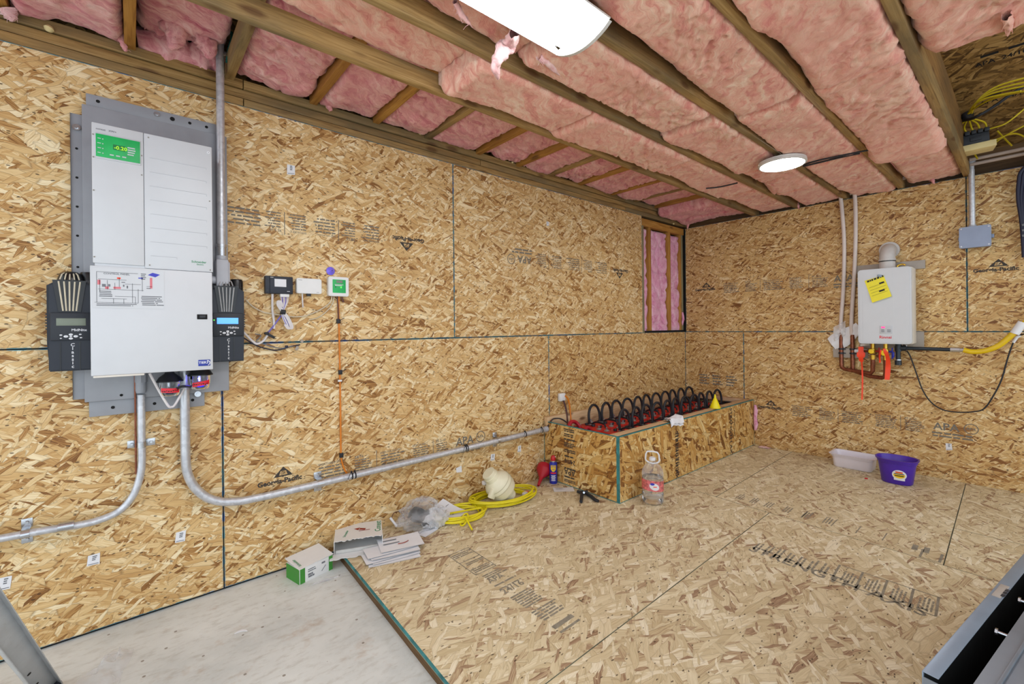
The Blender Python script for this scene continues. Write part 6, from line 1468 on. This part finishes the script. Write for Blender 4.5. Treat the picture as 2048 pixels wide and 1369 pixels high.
# clear bag holding a dark part
bag = thing('plastic_bag', 'crumpled clear plastic bag holding a dark bundle beside the carton', 'plastic bag', (-3.72, -0.13, T))
def blob(c, rx, ry, rz, amp, fr, seed, zmin, nu=36, nv=22):
    m = MB(); m.smooth = True
    def f(a, b):
        th = 2 * pi * a; ph = -pi / 2 + pi * b
        d = V((cos(th) * cos(ph), sin(th) * cos(ph), sin(ph)))
        q = V((cos(th), sin(th), d.z)) * fr + V((seed, seed * 1.7, 0))
        r = 1 + amp * noise.noise(q) + amp * 0.6 * abs(noise.noise(q * 2.3)) 
        p = V(c) + V((d.x * rx * r, d.y * ry * r, d.z * rz * r))
        if p.z < zmin: p.z = zmin + 0.001
        return p
    m.grid(f, nu, nv); return m
m = blob((-3.73, -0.135, T + 0.075), 0.14, 0.115, 0.095, 0.42, 2.6, 3, T); obj('film', m, 'film', bag)
m = blob((-3.66, -0.19, T + 0.05), 0.085, 0.07, 0.055, 0.4, 3.0, 8, T); obj('film_fold', m, 'film_white', bag)
m = MB(); m.lathe([(0.001, 0.055), (0.036, 0.048), (0.052, 0.024), (0.056, 0), (0.052, -0.024), (0.036, -0.038), (0.001, -0.042)], (-3.765, -0.14, T + 0.08), (0.6, 0.2, 1), 20); m.lathe([(0.001, 0.04), (0.044, 0.034), (0.055, 0), (0.044, -0.034), (0.001, -0.04)], (-3.71, -0.17, T + 0.056), (0.9, -0.5, 0.5), 18); obj('dark_part', m, 'black_gloss', bag)
# hard plastic clip and marker next to carton
m = MB(); m.cyl((-3.875, -0.075, T + 0.02), (-3.905, -0.04, T + 0.075), 0.008, n=10); m.mat(1); m.tube([(-3.90, -0.04, T + 0.05), (-3.87, -0.02, T + 0.09), (-3.82, -0.02, T + 0.08), (-3.80, -0.04, T + 0.03)], 0.0025, 6, smooth_path=4); lone('white_plug', m, ['paper', 'brown_wire'], 'white plug with thin brown lead standing behind the carton', 'plug', (-3.88, -0.06, T))

# paper propped on the cord coil
fp = thing('folded_paper', 'white curled instruction sheet propped on the yellow cord', 'paper', (-3.47, -0.06, T))
q = [V(p) for p in ((-3.535, -0.241, 0.075), (-3.374, -0.176, 0.075), (-3.497, -0.030, 0.150), (-3.615, -0.050, 0.106))]
def pf(a, b): return q[0].lerp(q[1], b).lerp(q[3].lerp(q[2], b), a) + V((0, 0, -0.012 * sin(pi * min(1, a * 1.1))))
m = MB(); m.grid(pf, 16, 8); m.grid(lambda a, b: pf(a, 1 - b) + V((0, 0, -0.0008)), 16, 8)
obj('sheet', m, 'paper', fp)
m = MB(); up = (q[2] - q[1]).normalized(); 
for a, b, l in ((0.30, 0.45, 0.05), (0.72, 0.75, 0.06), (0.86, 0.3, 0.05)):
    p0 = pf(a, b - 0.1) + V((0, 0, 0.0015)); p1 = pf(a, b + 0.12) + V((0, 0, 0.0015)); m.line(p0, p1, 0.006, (0, 0, 1))
obj('print', m, 'ink_soft', fp)

# yellow cord coils
def coil(name, c, rx, ry, turns, seed, label, rot=0.0, r=0.0068, z0=T, tie=None, tail=None, stack=1.0):
    t = thing(name, label, 'cord', (c[0], c[1], z0))
    rg = random.Random(seed); pts = []
    n = 40; lay = [(rg.uniform(0.80, 1.12), rg.uniform(-0.035, 0.035), rg.uniform(-0.022, 0.022)) for _ in range(turns + 1)]
    for k in range(turns * n + 1):
        a = 2 * pi * k / n; i = k // n; f = (k % n) / n
        A, B_ = lay[min(i, turns)], lay[min(i + 1, turns)]
        s = A[0] * (1 - f) + B_[0] * f; ox = A[1] * (1 - f) + B_[1] * f; oy = A[2] * (1 - f) + B_[2] * f
        x = rx * s * cos(a) + ox; y = ry * s * sin(a) + oy
        z = z0 + r * 1.02 + (i + f) * r * 1.15 * stack + 0.006 * (1 + sin(a * 2 + i * 1.3))
        pts.append((c[0] + x * cos(rot) - y * sin(rot), c[1] + x * sin(rot) + y * cos(rot), z))
    if tail: pts += tail
    m = MB(); m.tube(pts, r, 8); obj('cord', m, 'yellow_cord', t)
    if tie:
        m = MB()
        tx, ty = tie; m.tube([(tx + 0.03 * cos(rot + 2 * pi * i / 10), ty + 0.028 * sin(2 * pi * i / 10), z0 + 0.03 + 0.028 * sin(2 * pi * i / 10 + 1.2)) for i in range(10)], r * 0.95, 7, closed=True, smooth_path=3)
        m.tube([(tx, ty - 0.02, z0 + 0.05), (tx - 0.012, ty - 0.07, z0 + 0.03), (tx - 0.02, ty - 0.12, z0 + 0.008)], r * 0.9, 7, smooth_path=3)
        obj('knot', m, 'yellow_cord', t)
    return t
coil('extension_cord', (-3.06, -0.17), 0.25, 0.135, 7, 4, 'large yellow extension cord coil under the cream fan', rot=-0.2, tie=(-3.30, -0.10), stack=0.8)
coil('extension_cord', (-3.44, -0.195), 0.175, 0.115, 5, 9, 'smaller yellow cord coil in front of the curled sheet', rot=-0.25, tail=[(-3.62, -0.12, T + 0.03), (-3.70, -0.11, T + 0.02)], tie=(-3.50, -0.30), stack=0.7)

# cream duct fan lying on the coil
fan = thing('duct_fan', 'cream plastic inline duct fan lying on the yellow coil', 'fan', (-3.09, -0.19, T + 0.02))
ax_ = V((0.53, -0.10, -0.62)).normalized(); fc_ = V((-3.105, -0.19, 0.195))
m = MB(); m.lathe([(0.001, -0.145), (0.050, -0.145), (0.052, -0.142), (0.052, -0.118), (0.056, -0.116), (0.058, -0.085), (0.092, -0.055), (0.104, -0.035), (0.106, -0.004), (0.1075, 0.0), (0.106, 0.004), (0.104, 0.04), (0.098, 0.058), (0.066, 0.082), (0.060, 0.086), (0.058, 0.105), (0.054, 0.107), (0.052, 0.135), (0.044, 0.136), (0.042, 0.10), (0.001, 0.10)], fc_, ax_, 36); obj('housing', m, 'cream_plastic', fan, sharp=28)
m = MB(); m.lathe([(0.108, -0.004), (0.109, 0.0), (0.108, 0.004)], fc_ + ax_ * 0.0, ax_, 36); m.lathe([(0.1055, -0.033), (0.107, -0.030), (0.1055, -0.027)], fc_, ax_, 36); m.lathe([(0.0585, 0.094), (0.0600, 0.097), (0.0585, 0.1)], fc_, ax_, 30); obj('seam', m, 'cream_dark', fan)
m = MB(); m.box(fc_ + V((-0.095, -0.035, -0.03)), (0.05, 0.03, 0.07), 0.006, rot=Matrix.Rotation(0.5, 3, 'Y')); obj('wiring_box', m, 'cream_plastic', fan)
m = MB(); m.cyl(fc_ + ax_ * 0.1355, fc_ + ax_ * 0.1375, 0.043, n=24); obj('outlet', m, 'black_plastic', fan)
m = MB(); m.box(V((-3.193, -0.120, 0.217)), (0.035, 0.03, 0.03), 0.006); m.mat(1); m.box(V((-3.182, -0.130, 0.202)), (0.02, 0.02, 0.012), 0.003); lone('cord_plug', m, ['white_wire', 'black_plastic'], 'white plug end lodged behind the cream fan', 'plug', (-3.193, -0.120, 0.217))
m = MB(); m.box((-2.90, -0.245, T + 0.035), (0.05, 0.035, 0.03), 0.008, rot=Matrix.Rotation(0.4, 3, 'Z')); m.mat(1); m.box((-2.865, -0.225, T + 0.035), (0.025, 0.022, 0.016), 0.005); lone('cord_end', m, ['white_wire', 'orange_tape'], 'pale cord end with orange collar in front of the fan', 'plug', (-2.9, -0.245, T))

# red funnel, spray can, receipt, clamp
rf = thing('red_funnel', 'red plastic funnel leaning behind the blue spray can', 'funnel', (-2.58, -0.08, T))
a0 = V((-2.655, -0.135, T + 0.012)); d0 = (V((-2.50, -0.055, 0.165)) - a0).normalized()
m = MB(); m.lathe([(0.0085, 0.0), (0.010, 0.0), (0.017, 0.075), (0.020, 0.09), (0.060, 0.155), (0.064, 0.17), (0.064, 0.205), (0.061, 0.205), (0.060, 0.17), (0.016, 0.09), (0.0085, 0.0)], a0, d0, 26); obj('cone', m, 'red_plastic', rf)
can = thing('spray_can', 'blue and yellow spray can with red cap beside the box', 'spray can', (-2.492, -0.150, T))
cx, cy = -2.492, -0.150
m = MB(); m.lathe([(0.001, 0.0), (0.031, 0.0), (0.033, 0.003), (0.033, 0.165), (0.031, 0.172), (0.022, 0.182)], (cx, cy, T), Zu, 30); bd = obj('body', m, 'blue_paint', can)
m = MB(); m.lathe([(0.023, 0.180), (0.0225, 0.190), (0.019, 0.192)], (cx, cy, T), Zu, 24); obj('neck_ring', m, 'steel', can)
m = MB(); m.lathe([(0.021, 0.190), (0.021, 0.208), (0.019, 0.220), (0.012, 0.232), (0.001, 0.233)], (cx, cy, T), Zu, 24); m.mat(1); m.box((cx + 0.008, cy - 0.016, T + 0.222), (0.008, 0.010, 0.008), 0.002); obj('cap', m, ['red_handle', 'paper'], can)
vd = V((-5.18 - cx, -2.78 - cy, 0)).normalized(); a_c = math.atan2(vd.y, vd.x)
cw = lambda u, v_: V((cx + 0.0337 * cos(a_c + u / 0.0337), cy + 0.0337 * sin(a_c + u / 0.0337), T + v_))
def wrap_poly(mm, fn, nu=10, nv=4):
    mm.grid(fn, nu, nv)
m = MB(); wrap_poly(m, lambda a, b: cw((a - 0.5) * (0.046 if b > 0.35 else 0.046 * (0.35 + b * 1.85)), 0.105 + 0.052 * b), 10, 8); obj('yellow_shield', m, 'shield_yellow', bd)
m = MB(); cw2 = lambda u, v_: V((cx + 0.0342 * cos(a_c + u / 0.0342), cy + 0.0342 * sin(a_c + u / 0.0342), T + v_))
m.text('WD', (0, 0, 0), X, Y, 0.021, 'CENTER', wrap=lambda a, b: cw2(a, 0.138 + b)); m.text('40', (0, 0, 0), X, Y, 0.019, 'CENTER', wrap=lambda a, b: cw2(a, 0.118 + b)); obj('lettering', m, 'blue_paint', bd)
m = MB(); wrap_poly(m, lambda a, b: cw((a - 0.5) * 0.05, 0.086 + 0.012 * b)); m.mat(1)
for i in range(6):
    rg = random.Random(i); w = 0.03 + 0.012 * rg.random(); wrap_poly(m, lambda a, b, i=i, w=w: cw2((a - 0.5) * w, 0.070 - i * 0.0085 + 0.004 * b), 6, 1)
obj('label_print', m, ['red_label', 'paper'], bd)
sheet(-2.545, -0.315, T + 0.0005, 0.165, 0.085, -38, 'printed receipt on the floor beside the box corner', 11, 0.004, bars=4, grp='loose slips')
cl_ = thing('spring_clamp', 'black pistol-grip clamp lying at the base of the box', 'clamp', (-2.53, -0.53, T))
m = MB(); m.tube([V(p) for p in ((-2.529, -0.448, 0.075), (-2.523, -0.500, 0.080), (-2.489, -0.516, 0.080))], [0.012, 0.015, 0.016], 8); m.tube([V(p) for p in ((-2.525, -0.491, 0.078), (-2.600, -0.550, 0.075), (-2.652, -0.590, 0.070))], [0.013, 0.012, 0.012], 8)
gp_ = obj('body', m, 'black_plastic', cl_)
m = MB(); m.tube([V(p) for p in ((-2.515, -0.528, 0.078), (-2.528, -0.588, 0.075), (-2.545, -0.635, 0.070), (-2.545, -0.668, 0.068))], [0.012, 0.0135, 0.013, 0.010], 8, smooth_path=4); obj('grip', m, 'black_plastic', cl_)
m = MB(); m.cyl((-2.549, -0.531, 0.095), (-2.477, -0.476, 0.062), 0.008, n=10); obj('pivot', m, 'steel', cl_)

# water jug
jg = thing('water_jug', 'clear water jug with red label and white handle before the box', 'jug', (-2.235, -0.930, T))
jx, jy = -2.235, -0.930
m = MB(); prof = [(0.001, 0.006), (0.045, 0.004), (0.068, 0.002), (0.076, 0.014), (0.078, 0.035), (0.074, 0.045), (0.078, 0.056), (0.078, 0.075), (0.074, 0.083), (0.077, 0.092), (0.077, 0.178), (0.074, 0.186), (0.078, 0.196), (0.078, 0.222), (0.072, 0.245), (0.058, 0.270), (0.036, 0.292), (0.026, 0.300), (0.024, 0.312)]
m.lathe(prof, (jx, jy, T), Zu, 36); bd = obj('bottle', m, 'film', jg)
m = MB(); m.lathe([(0.001, 0.008)] + [(r - 0.002, h) for r, h in prof[2:-7]] + [(0.072, 0.19), (0.001, 0.19)], (jx, jy, T), Zu, 32); obj('water', m, 'water', jg)
vd = V((-5.18 - jx, -2.78 - jy, 0)).normalized(); a_j = math.atan2(vd.y, vd.x)
jw = lambda u, v_, r=0.0785: V((jx + r * cos(a_j + u / r), jy + r * sin(a_j + u / r), T + v_))
m = MB(); m.smooth = True; m.grid(lambda a, b: jw((a - 0.5) * 0.34, 0.100 + 0.076 * b + 0.006 * sin(a * 5)), 30, 3); m.mat(1)
m.grid(lambda a, b: jw((a - 0.5) * 0.085 + 0.01, 0.112 + 0.052 * b, 0.0789) , 8, 4); lb = obj('label', m, ['label_mix', 'pink_print'], bd)
m = MB(); disc = [(0.001, 0), ]
m.grid(lambda a, b: jw(0.012 + 0.036 * b * cos(2 * pi * a), 0.138 + 0.026 * b * sin(2 * pi * a) - 0.2 * 0.036 * b * cos(2 * pi * a), 0.0796), 24, 3); m.mat(1)
m.grid(lambda a, b: jw(-0.002 + 0.016 * b * cos(2 * pi * a), 0.157 + 0.009 * b * sin(2 * pi * a), 0.0801), 16, 2); m.mat(2); m.grid(lambda a, b: jw(0.004 + 0.026 * a, 0.134 + 0.006 * b, 0.0801), 4, 1); obj('label_oval', m, ['paper', 'blue_print', 'orange_tape'], lb)
m = MB(); m.lathe([(0.001, 0.0), (0.022, 0.0), (0.023, 0.004), (0.023, 0.018), (0.020, 0.022), (0.001, 0.022)], (jx, jy, T + 0.312), Zu, 22); obj('cap', m, 'paper', jg)
su = V((-sin(a_j), cos(a_j), 0))
hp = lambda a, b: V((jx, jy, T)) + su * a + Zu * b - vd * -0.004
m = MB(); m.tube([hp(-0.044, 0.306), hp(-0.048, 0.335), hp(-0.036, 0.375), hp(0.036, 0.372), hp(0.048, 0.333), hp(0.044, 0.302), hp(0.0, 0.288)], 0.0062, 8, closed=True, smooth_path=2); obj('handle', m, 'paper', jg)

# dish tub and purple bucket
tb = thing('dish_tub', 'rectangular white plastic dish tub on floor by the back wall', 'tub', (-0.17, -1.715, T))
def rr_ring(cx, cy, hx, hy, r, z, n=6):
    out = []
    for sx, sy, a0 in ((1, 1, 0), (-1, 1, 90), (-1, -1, 180), (1, -1, 270)):
        for i in range(n + 1):
            a = radians(a0 + 90 * i / n); out.append(V((cx + sx * (hx - r) + r * cos(a), cy + sy * (hy - r) + r * sin(a), z)))
    return out
def shell(rings, close_bottom=0):
    m = MB(); m.smooth = True; n = len(rings[0]); vs = [p for r in rings for p in r]
    fs = [(k * n + i, k * n + (i + 1) % n, (k + 1) * n + (i + 1) % n, (k + 1) * n + i) for k in range(len(rings) - 1) for i in range(n)]
    m.add(vs, fs, True); m.add(rings[0], [tuple(range(n))[::-1]], False); m.add(rings[-1], [tuple(range(n))], False); return m
tc = (-0.165, -1.712)
H_ = 0.122
m = shell([rr_ring(*tc, 0.085, 0.135, 0.03, T + 0.001), rr_ring(*tc, 0.092, 0.143, 0.032, T + 0.012), rr_ring(*tc, 0.098, 0.150, 0.032, T + H_ - 0.03), rr_ring(*tc, 0.102, 0.156, 0.032, T + H_ - 0.026), rr_ring(*tc, 0.104, 0.158, 0.032, T + H_ - 0.008), rr_ring(*tc, 0.118, 0.172, 0.034, T + H_ - 0.006), rr_ring(*tc, 0.119, 0.173, 0.034, T + H_), rr_ring(*tc, 0.104, 0.157, 0.03, T + H_ - 0.001), rr_ring(*tc, 0.094, 0.147, 0.03, T + H_ - 0.03), rr_ring(*tc, 0.086, 0.137, 0.028, T + 0.014), rr_ring(*tc, 0.08, 0.13, 0.025, T + 0.006)])
obj('basin', m, 'tub_white', tb)
bk = thing('purple_bucket', 'oval purple bucket with round sticker by the white tub', 'bucket', (-0.40, -2.045, T))
def ov(hx, hy, z, n=44, p=2.5):
    return [V((-0.385 + hx * math.copysign(abs(cos(2 * pi * i / n)) ** (2 / p), cos(2 * pi * i / n)), -2.045 + hy * math.copysign(abs(sin(2 * pi * i / n)) ** (2 / p), sin(2 * pi * i / n)), z)) for i in range(n)]
BH = 0.204
m = shell([ov(0.070, 0.092, T + 0.001), ov(0.076, 0.100, T + 0.008), ov(0.094, 0.122, T + BH - 0.034), ov(0.100, 0.128, T + BH - 0.032), ov(0.104, 0.130, T + BH - 0.012), ov(0.118, 0.138, T + BH - 0.010), ov(0.120, 0.140, T + BH), ov(0.109, 0.130, T + BH), ov(0.094, 0.122, T + BH - 0.03), ov(0.072, 0.095, T + 0.012), ov(0.06, 0.08, T + 0.008)])
obj('pail', m, 'purple_plastic', bk, sharp=50)
vb_ = V((-1, 0, 0))
def bs(a, b, e=0.0): # sticker on the bucket's room side
    yy = -2.045 - a; zz = T + b; s = (b - 0.008) / (BH - 0.042); hx = 0.076 + 0.018 * s; hy = 0.100 + 0.022 * s
    return V((-0.385 - hx * (max(0.0, 1 - abs((yy + 2.045) / hy) ** 2.5)) ** 0.4 - 0.0018 - e, yy, zz))
m = MB(); m.smooth = True
m.grid(lambda a, b: bs(0.026 + 0.045 * b * cos(2 * pi * a), 0.085 + 0.040 * b * sin(2 * pi * a)), 28, 4); m.mat(0); m.grid(lambda a, b: bs(0.026 + (a - 0.5) * 0.068, 0.040 + 0.02 * b), 8, 2)
m.mat(1); m.grid(lambda a, b: bs(0.026 + 0.036 * b * cos(2 * pi * a), 0.082 + 0.024 * b * sin(2 * pi * a), 0.0008), 24, 3); m.mat(2); m.grid(lambda a, b: bs(0.026 + (a - 0.5) * 0.056, 0.074 + 0.008 * b, 0.0014), 8, 1); m.mat(3); m.grid(lambda a, b: bs(0.026 + (a - 0.5) * 0.046, 0.103 + 0.009 * b, 0.0014), 8, 1); m.mat(4); m.grid(lambda a, b: bs(0.026 + (a - 0.5) * 0.06, 0.090 + 0.007 * b, 0.0016), 8, 1)
obj('sticker', m, ['paper', 'shield_yellow', 'ink', 'red_label', 'blue_badge'], bk)
m = MB(); m.box((-0.47, -1.858, T + 0.005), (0.014, 0.022, 0.01), 0.003); lone('red_clip', m, 'red_handle', 'tiny red clip on the floor in front of tub and bucket', 'clip', (-0.47, -1.858, T))

# ------------------------------------------------------------------ on the concrete in the foreground
m = MB(); c = V((-4.816, -0.441, 0.000)); m.prism([(0.026 * cos(a) , 0.006 * sin(a) + 0.012 * (1 - (cos(a)) ** 2)) for a in [2 * pi * i / 24 for i in range(24)]], c + V((0, 0, 0.0005)), (0.94, -0.34, 0), (0.34, 0.94, 0), 0.002)
lone('paper_chip', m, 'paper', 'small white paper sliver lying alone on the concrete', 'paper', c)
def filmpatch(name, q, label, seed, amp=0.012, mat='film'):
    q = [V(p) for p in q]
    def f(a, b):
        p = q[0].lerp(q[1], a).lerp(q[3].lerp(q[2], a), b)
        s = sin(pi * a) * sin(pi * b)
        return V((p.x + 0.02 * noise.noise(V((a * 3, b * 3, seed))), p.y + 0.02 * noise.noise(V((a * 3, b * 3, seed + 9))), 0.002 + max(0.0, amp * (0.6 * s + 1.2 * s * noise.noise(V((a * 4, b * 4, seed)))))))
    m = MB(); m.grid(f, 22, 18); return lone(name, m, mat, label, 'plastic film', sum(q, V()) / 4)
filmpatch('clear_wrap', [(-5.359, -0.361, 0.000), (-5.246, -0.546, 0.000), (-5.185, -0.258, 0.000), (-5.250, -0.200, 0.000)], 'crumpled clear wrap lying on concrete near the ladder foot', 2, 0.05)
filmpatch('clear_sleeve', [(-4.505, -0.262, 0.000), (-4.416, -0.261, 0.000), (-4.291, -0.287, 0.000), (-4.377, -0.263, 0.000)], 'flat clear sleeve on concrete beside the green carton', 5, 0.008)
# ladder rail at the lower left
ld = thing('step_ladder', 'silver aluminium ladder rail standing at the left edge', 'ladder', (-5.434, -0.286, 0.000))
foot = V((-5.431, -0.339, 0.000)); topp = V((-5.490, -0.917, 0.620)) 
d = (topp - foot).normalized(); top2 = foot + d * 2.0
side_ = d.cross(V((0.55, -0.83, 0))).normalized(); nn = side_.cross(d).normalized()
R_ = Matrix((side_, nn, d)).transposed()
Lr = 1.35
m = MB(); c = foot + d * (Lr / 2)
m.box(c, (0.066, 0.003, Lr), 0.001, rot=R_); m.box(c + side_ * 0.0315 + nn * 0.011, (0.003, 0.025, Lr), 0.001, rot=R_); m.box(c - side_ * 0.0315 + nn * 0.011, (0.003, 0.025, Lr), 0.001, rot=R_)
obj('side_rail', m, 'aluminium', ld)
m = MB(); m.box(foot + d * 0.012, (0.074, 0.034, 0.03), 0.004, rot=R_); obj('rubber_foot', m, 'black_rubber', ld)
m = MB()
for k in (0.16, 0.28): m.cyl(foot + d * k - nn * 0.003 - side_ * 0.012, foot + d * k + nn * 0.0025 - side_ * 0.012, 0.006, n=12)
each('rivet_hole', m, 'dark_hole', ld)
# open steel cabinet at the lower right
cb = thing('steel_cabinet', 'open grey steel equipment cabinet with loose lid at lower right', 'cabinet', (-3.2, -2.9, 0))
zt = 0.60
A = V((-3.859, -2.615, 0.600)); Bp = V((-2.929, -2.756, 0.600)); u = (Bp - A); u.z = 0; u.normalize(); v = V((u.y, -u.x, 0))       # v points away to the right
Lc, Wc = 1.55, 0.62
def cb_box(a0, a1, b0, b1, z0, z1, bev=0.001):
    R = Matrix((u, v, V((0, 0, 1)))).transposed(); c = A + u * ((a0 + a1) / 2) + v * ((b0 + b1) / 2); c.z = (z0 + z1) / 2
    return c, (a1 - a0, b1 - b0, z1 - z0), bev, R
def addb(m, *q):
    c, s, bv, R = cb_box(*q); m.box(c, s, bv, rot=R)
m = MB(); addb(m, 0, Lc, 0, 0.0025, 0.02, zt); addb(m, 0, Lc, 0, 0.028, zt - 0.002, zt); obj('side_wall', m, 'cabinet_band', cb)
m = MB(); addb(m, 0, 0.0025, 0.0, Wc, 0.02, zt - 0.012); addb(m, Lc - 0.0025, Lc, 0.0, Wc, 0.02, zt); addb(m, 0.0, Lc, Wc - 0.0025, Wc, 0.02, zt); addb(m, 0, Lc, 0, Wc, 0.0, 0.02); obj('end_wall', m, 'cabinet_steel', cb)
m = MB(); addb(m, 0.004, Lc - 0.004, 0.004, Wc - 0.004, 0.30, 0.304); addb(m, 0.004, Lc - 0.004, 0.0035, 0.0045, 0.30, zt - 0.004); addb(m, 0.0035, 0.0045, 0.004, Wc, 0.30, zt - 0.014); obj('dark_interior', m, 'dark_hole', cb)  # near-black sheets added inside for the cabinet's dark interior
m = MB(); addb(m, 0.0, Lc, 0.072, Wc + 0.02, zt - 0.004, zt + 0.002); addb(m, 0.0, Lc, 0.072, 0.075, zt - 0.03, zt + 0.001); addb(m, 0.0, Lc, 0.100, 0.106, zt + 0.001, zt + 0.007); lid_c = obj('lid', m, 'cabinet_steel', cb, label='loose grey steel lid')
m = MB()
for a in (0.36, 0.60): c, s, bv, R = cb_box(a, a, 0.06, 0.06, zt - 0.02, zt - 0.02); m.cyl(c - v * 0.012, c + v * 0.016, 0.004, n=8); m.cyl(c - v * 0.016, c - v * 0.011, 0.008, n=6)
each('screw', m, 'steel', cb)
m = MB(); addb(m, 0.52, 0.62, 0.006, 0.024, zt - 0.010, zt + 0.0015); m.mat(1); c, s, bv, R = cb_box(0.53, 0.53, 0.02, 0.02, zt, zt); m.bars(c + V((0, 0, 0.002)), u, -v, 0.07, 0.010, 1, 5, 0.9, lo=0.03, hi=0.06, th=0.8)
obj('rating_plate', m, ['board_grey', 'ink'], cb)
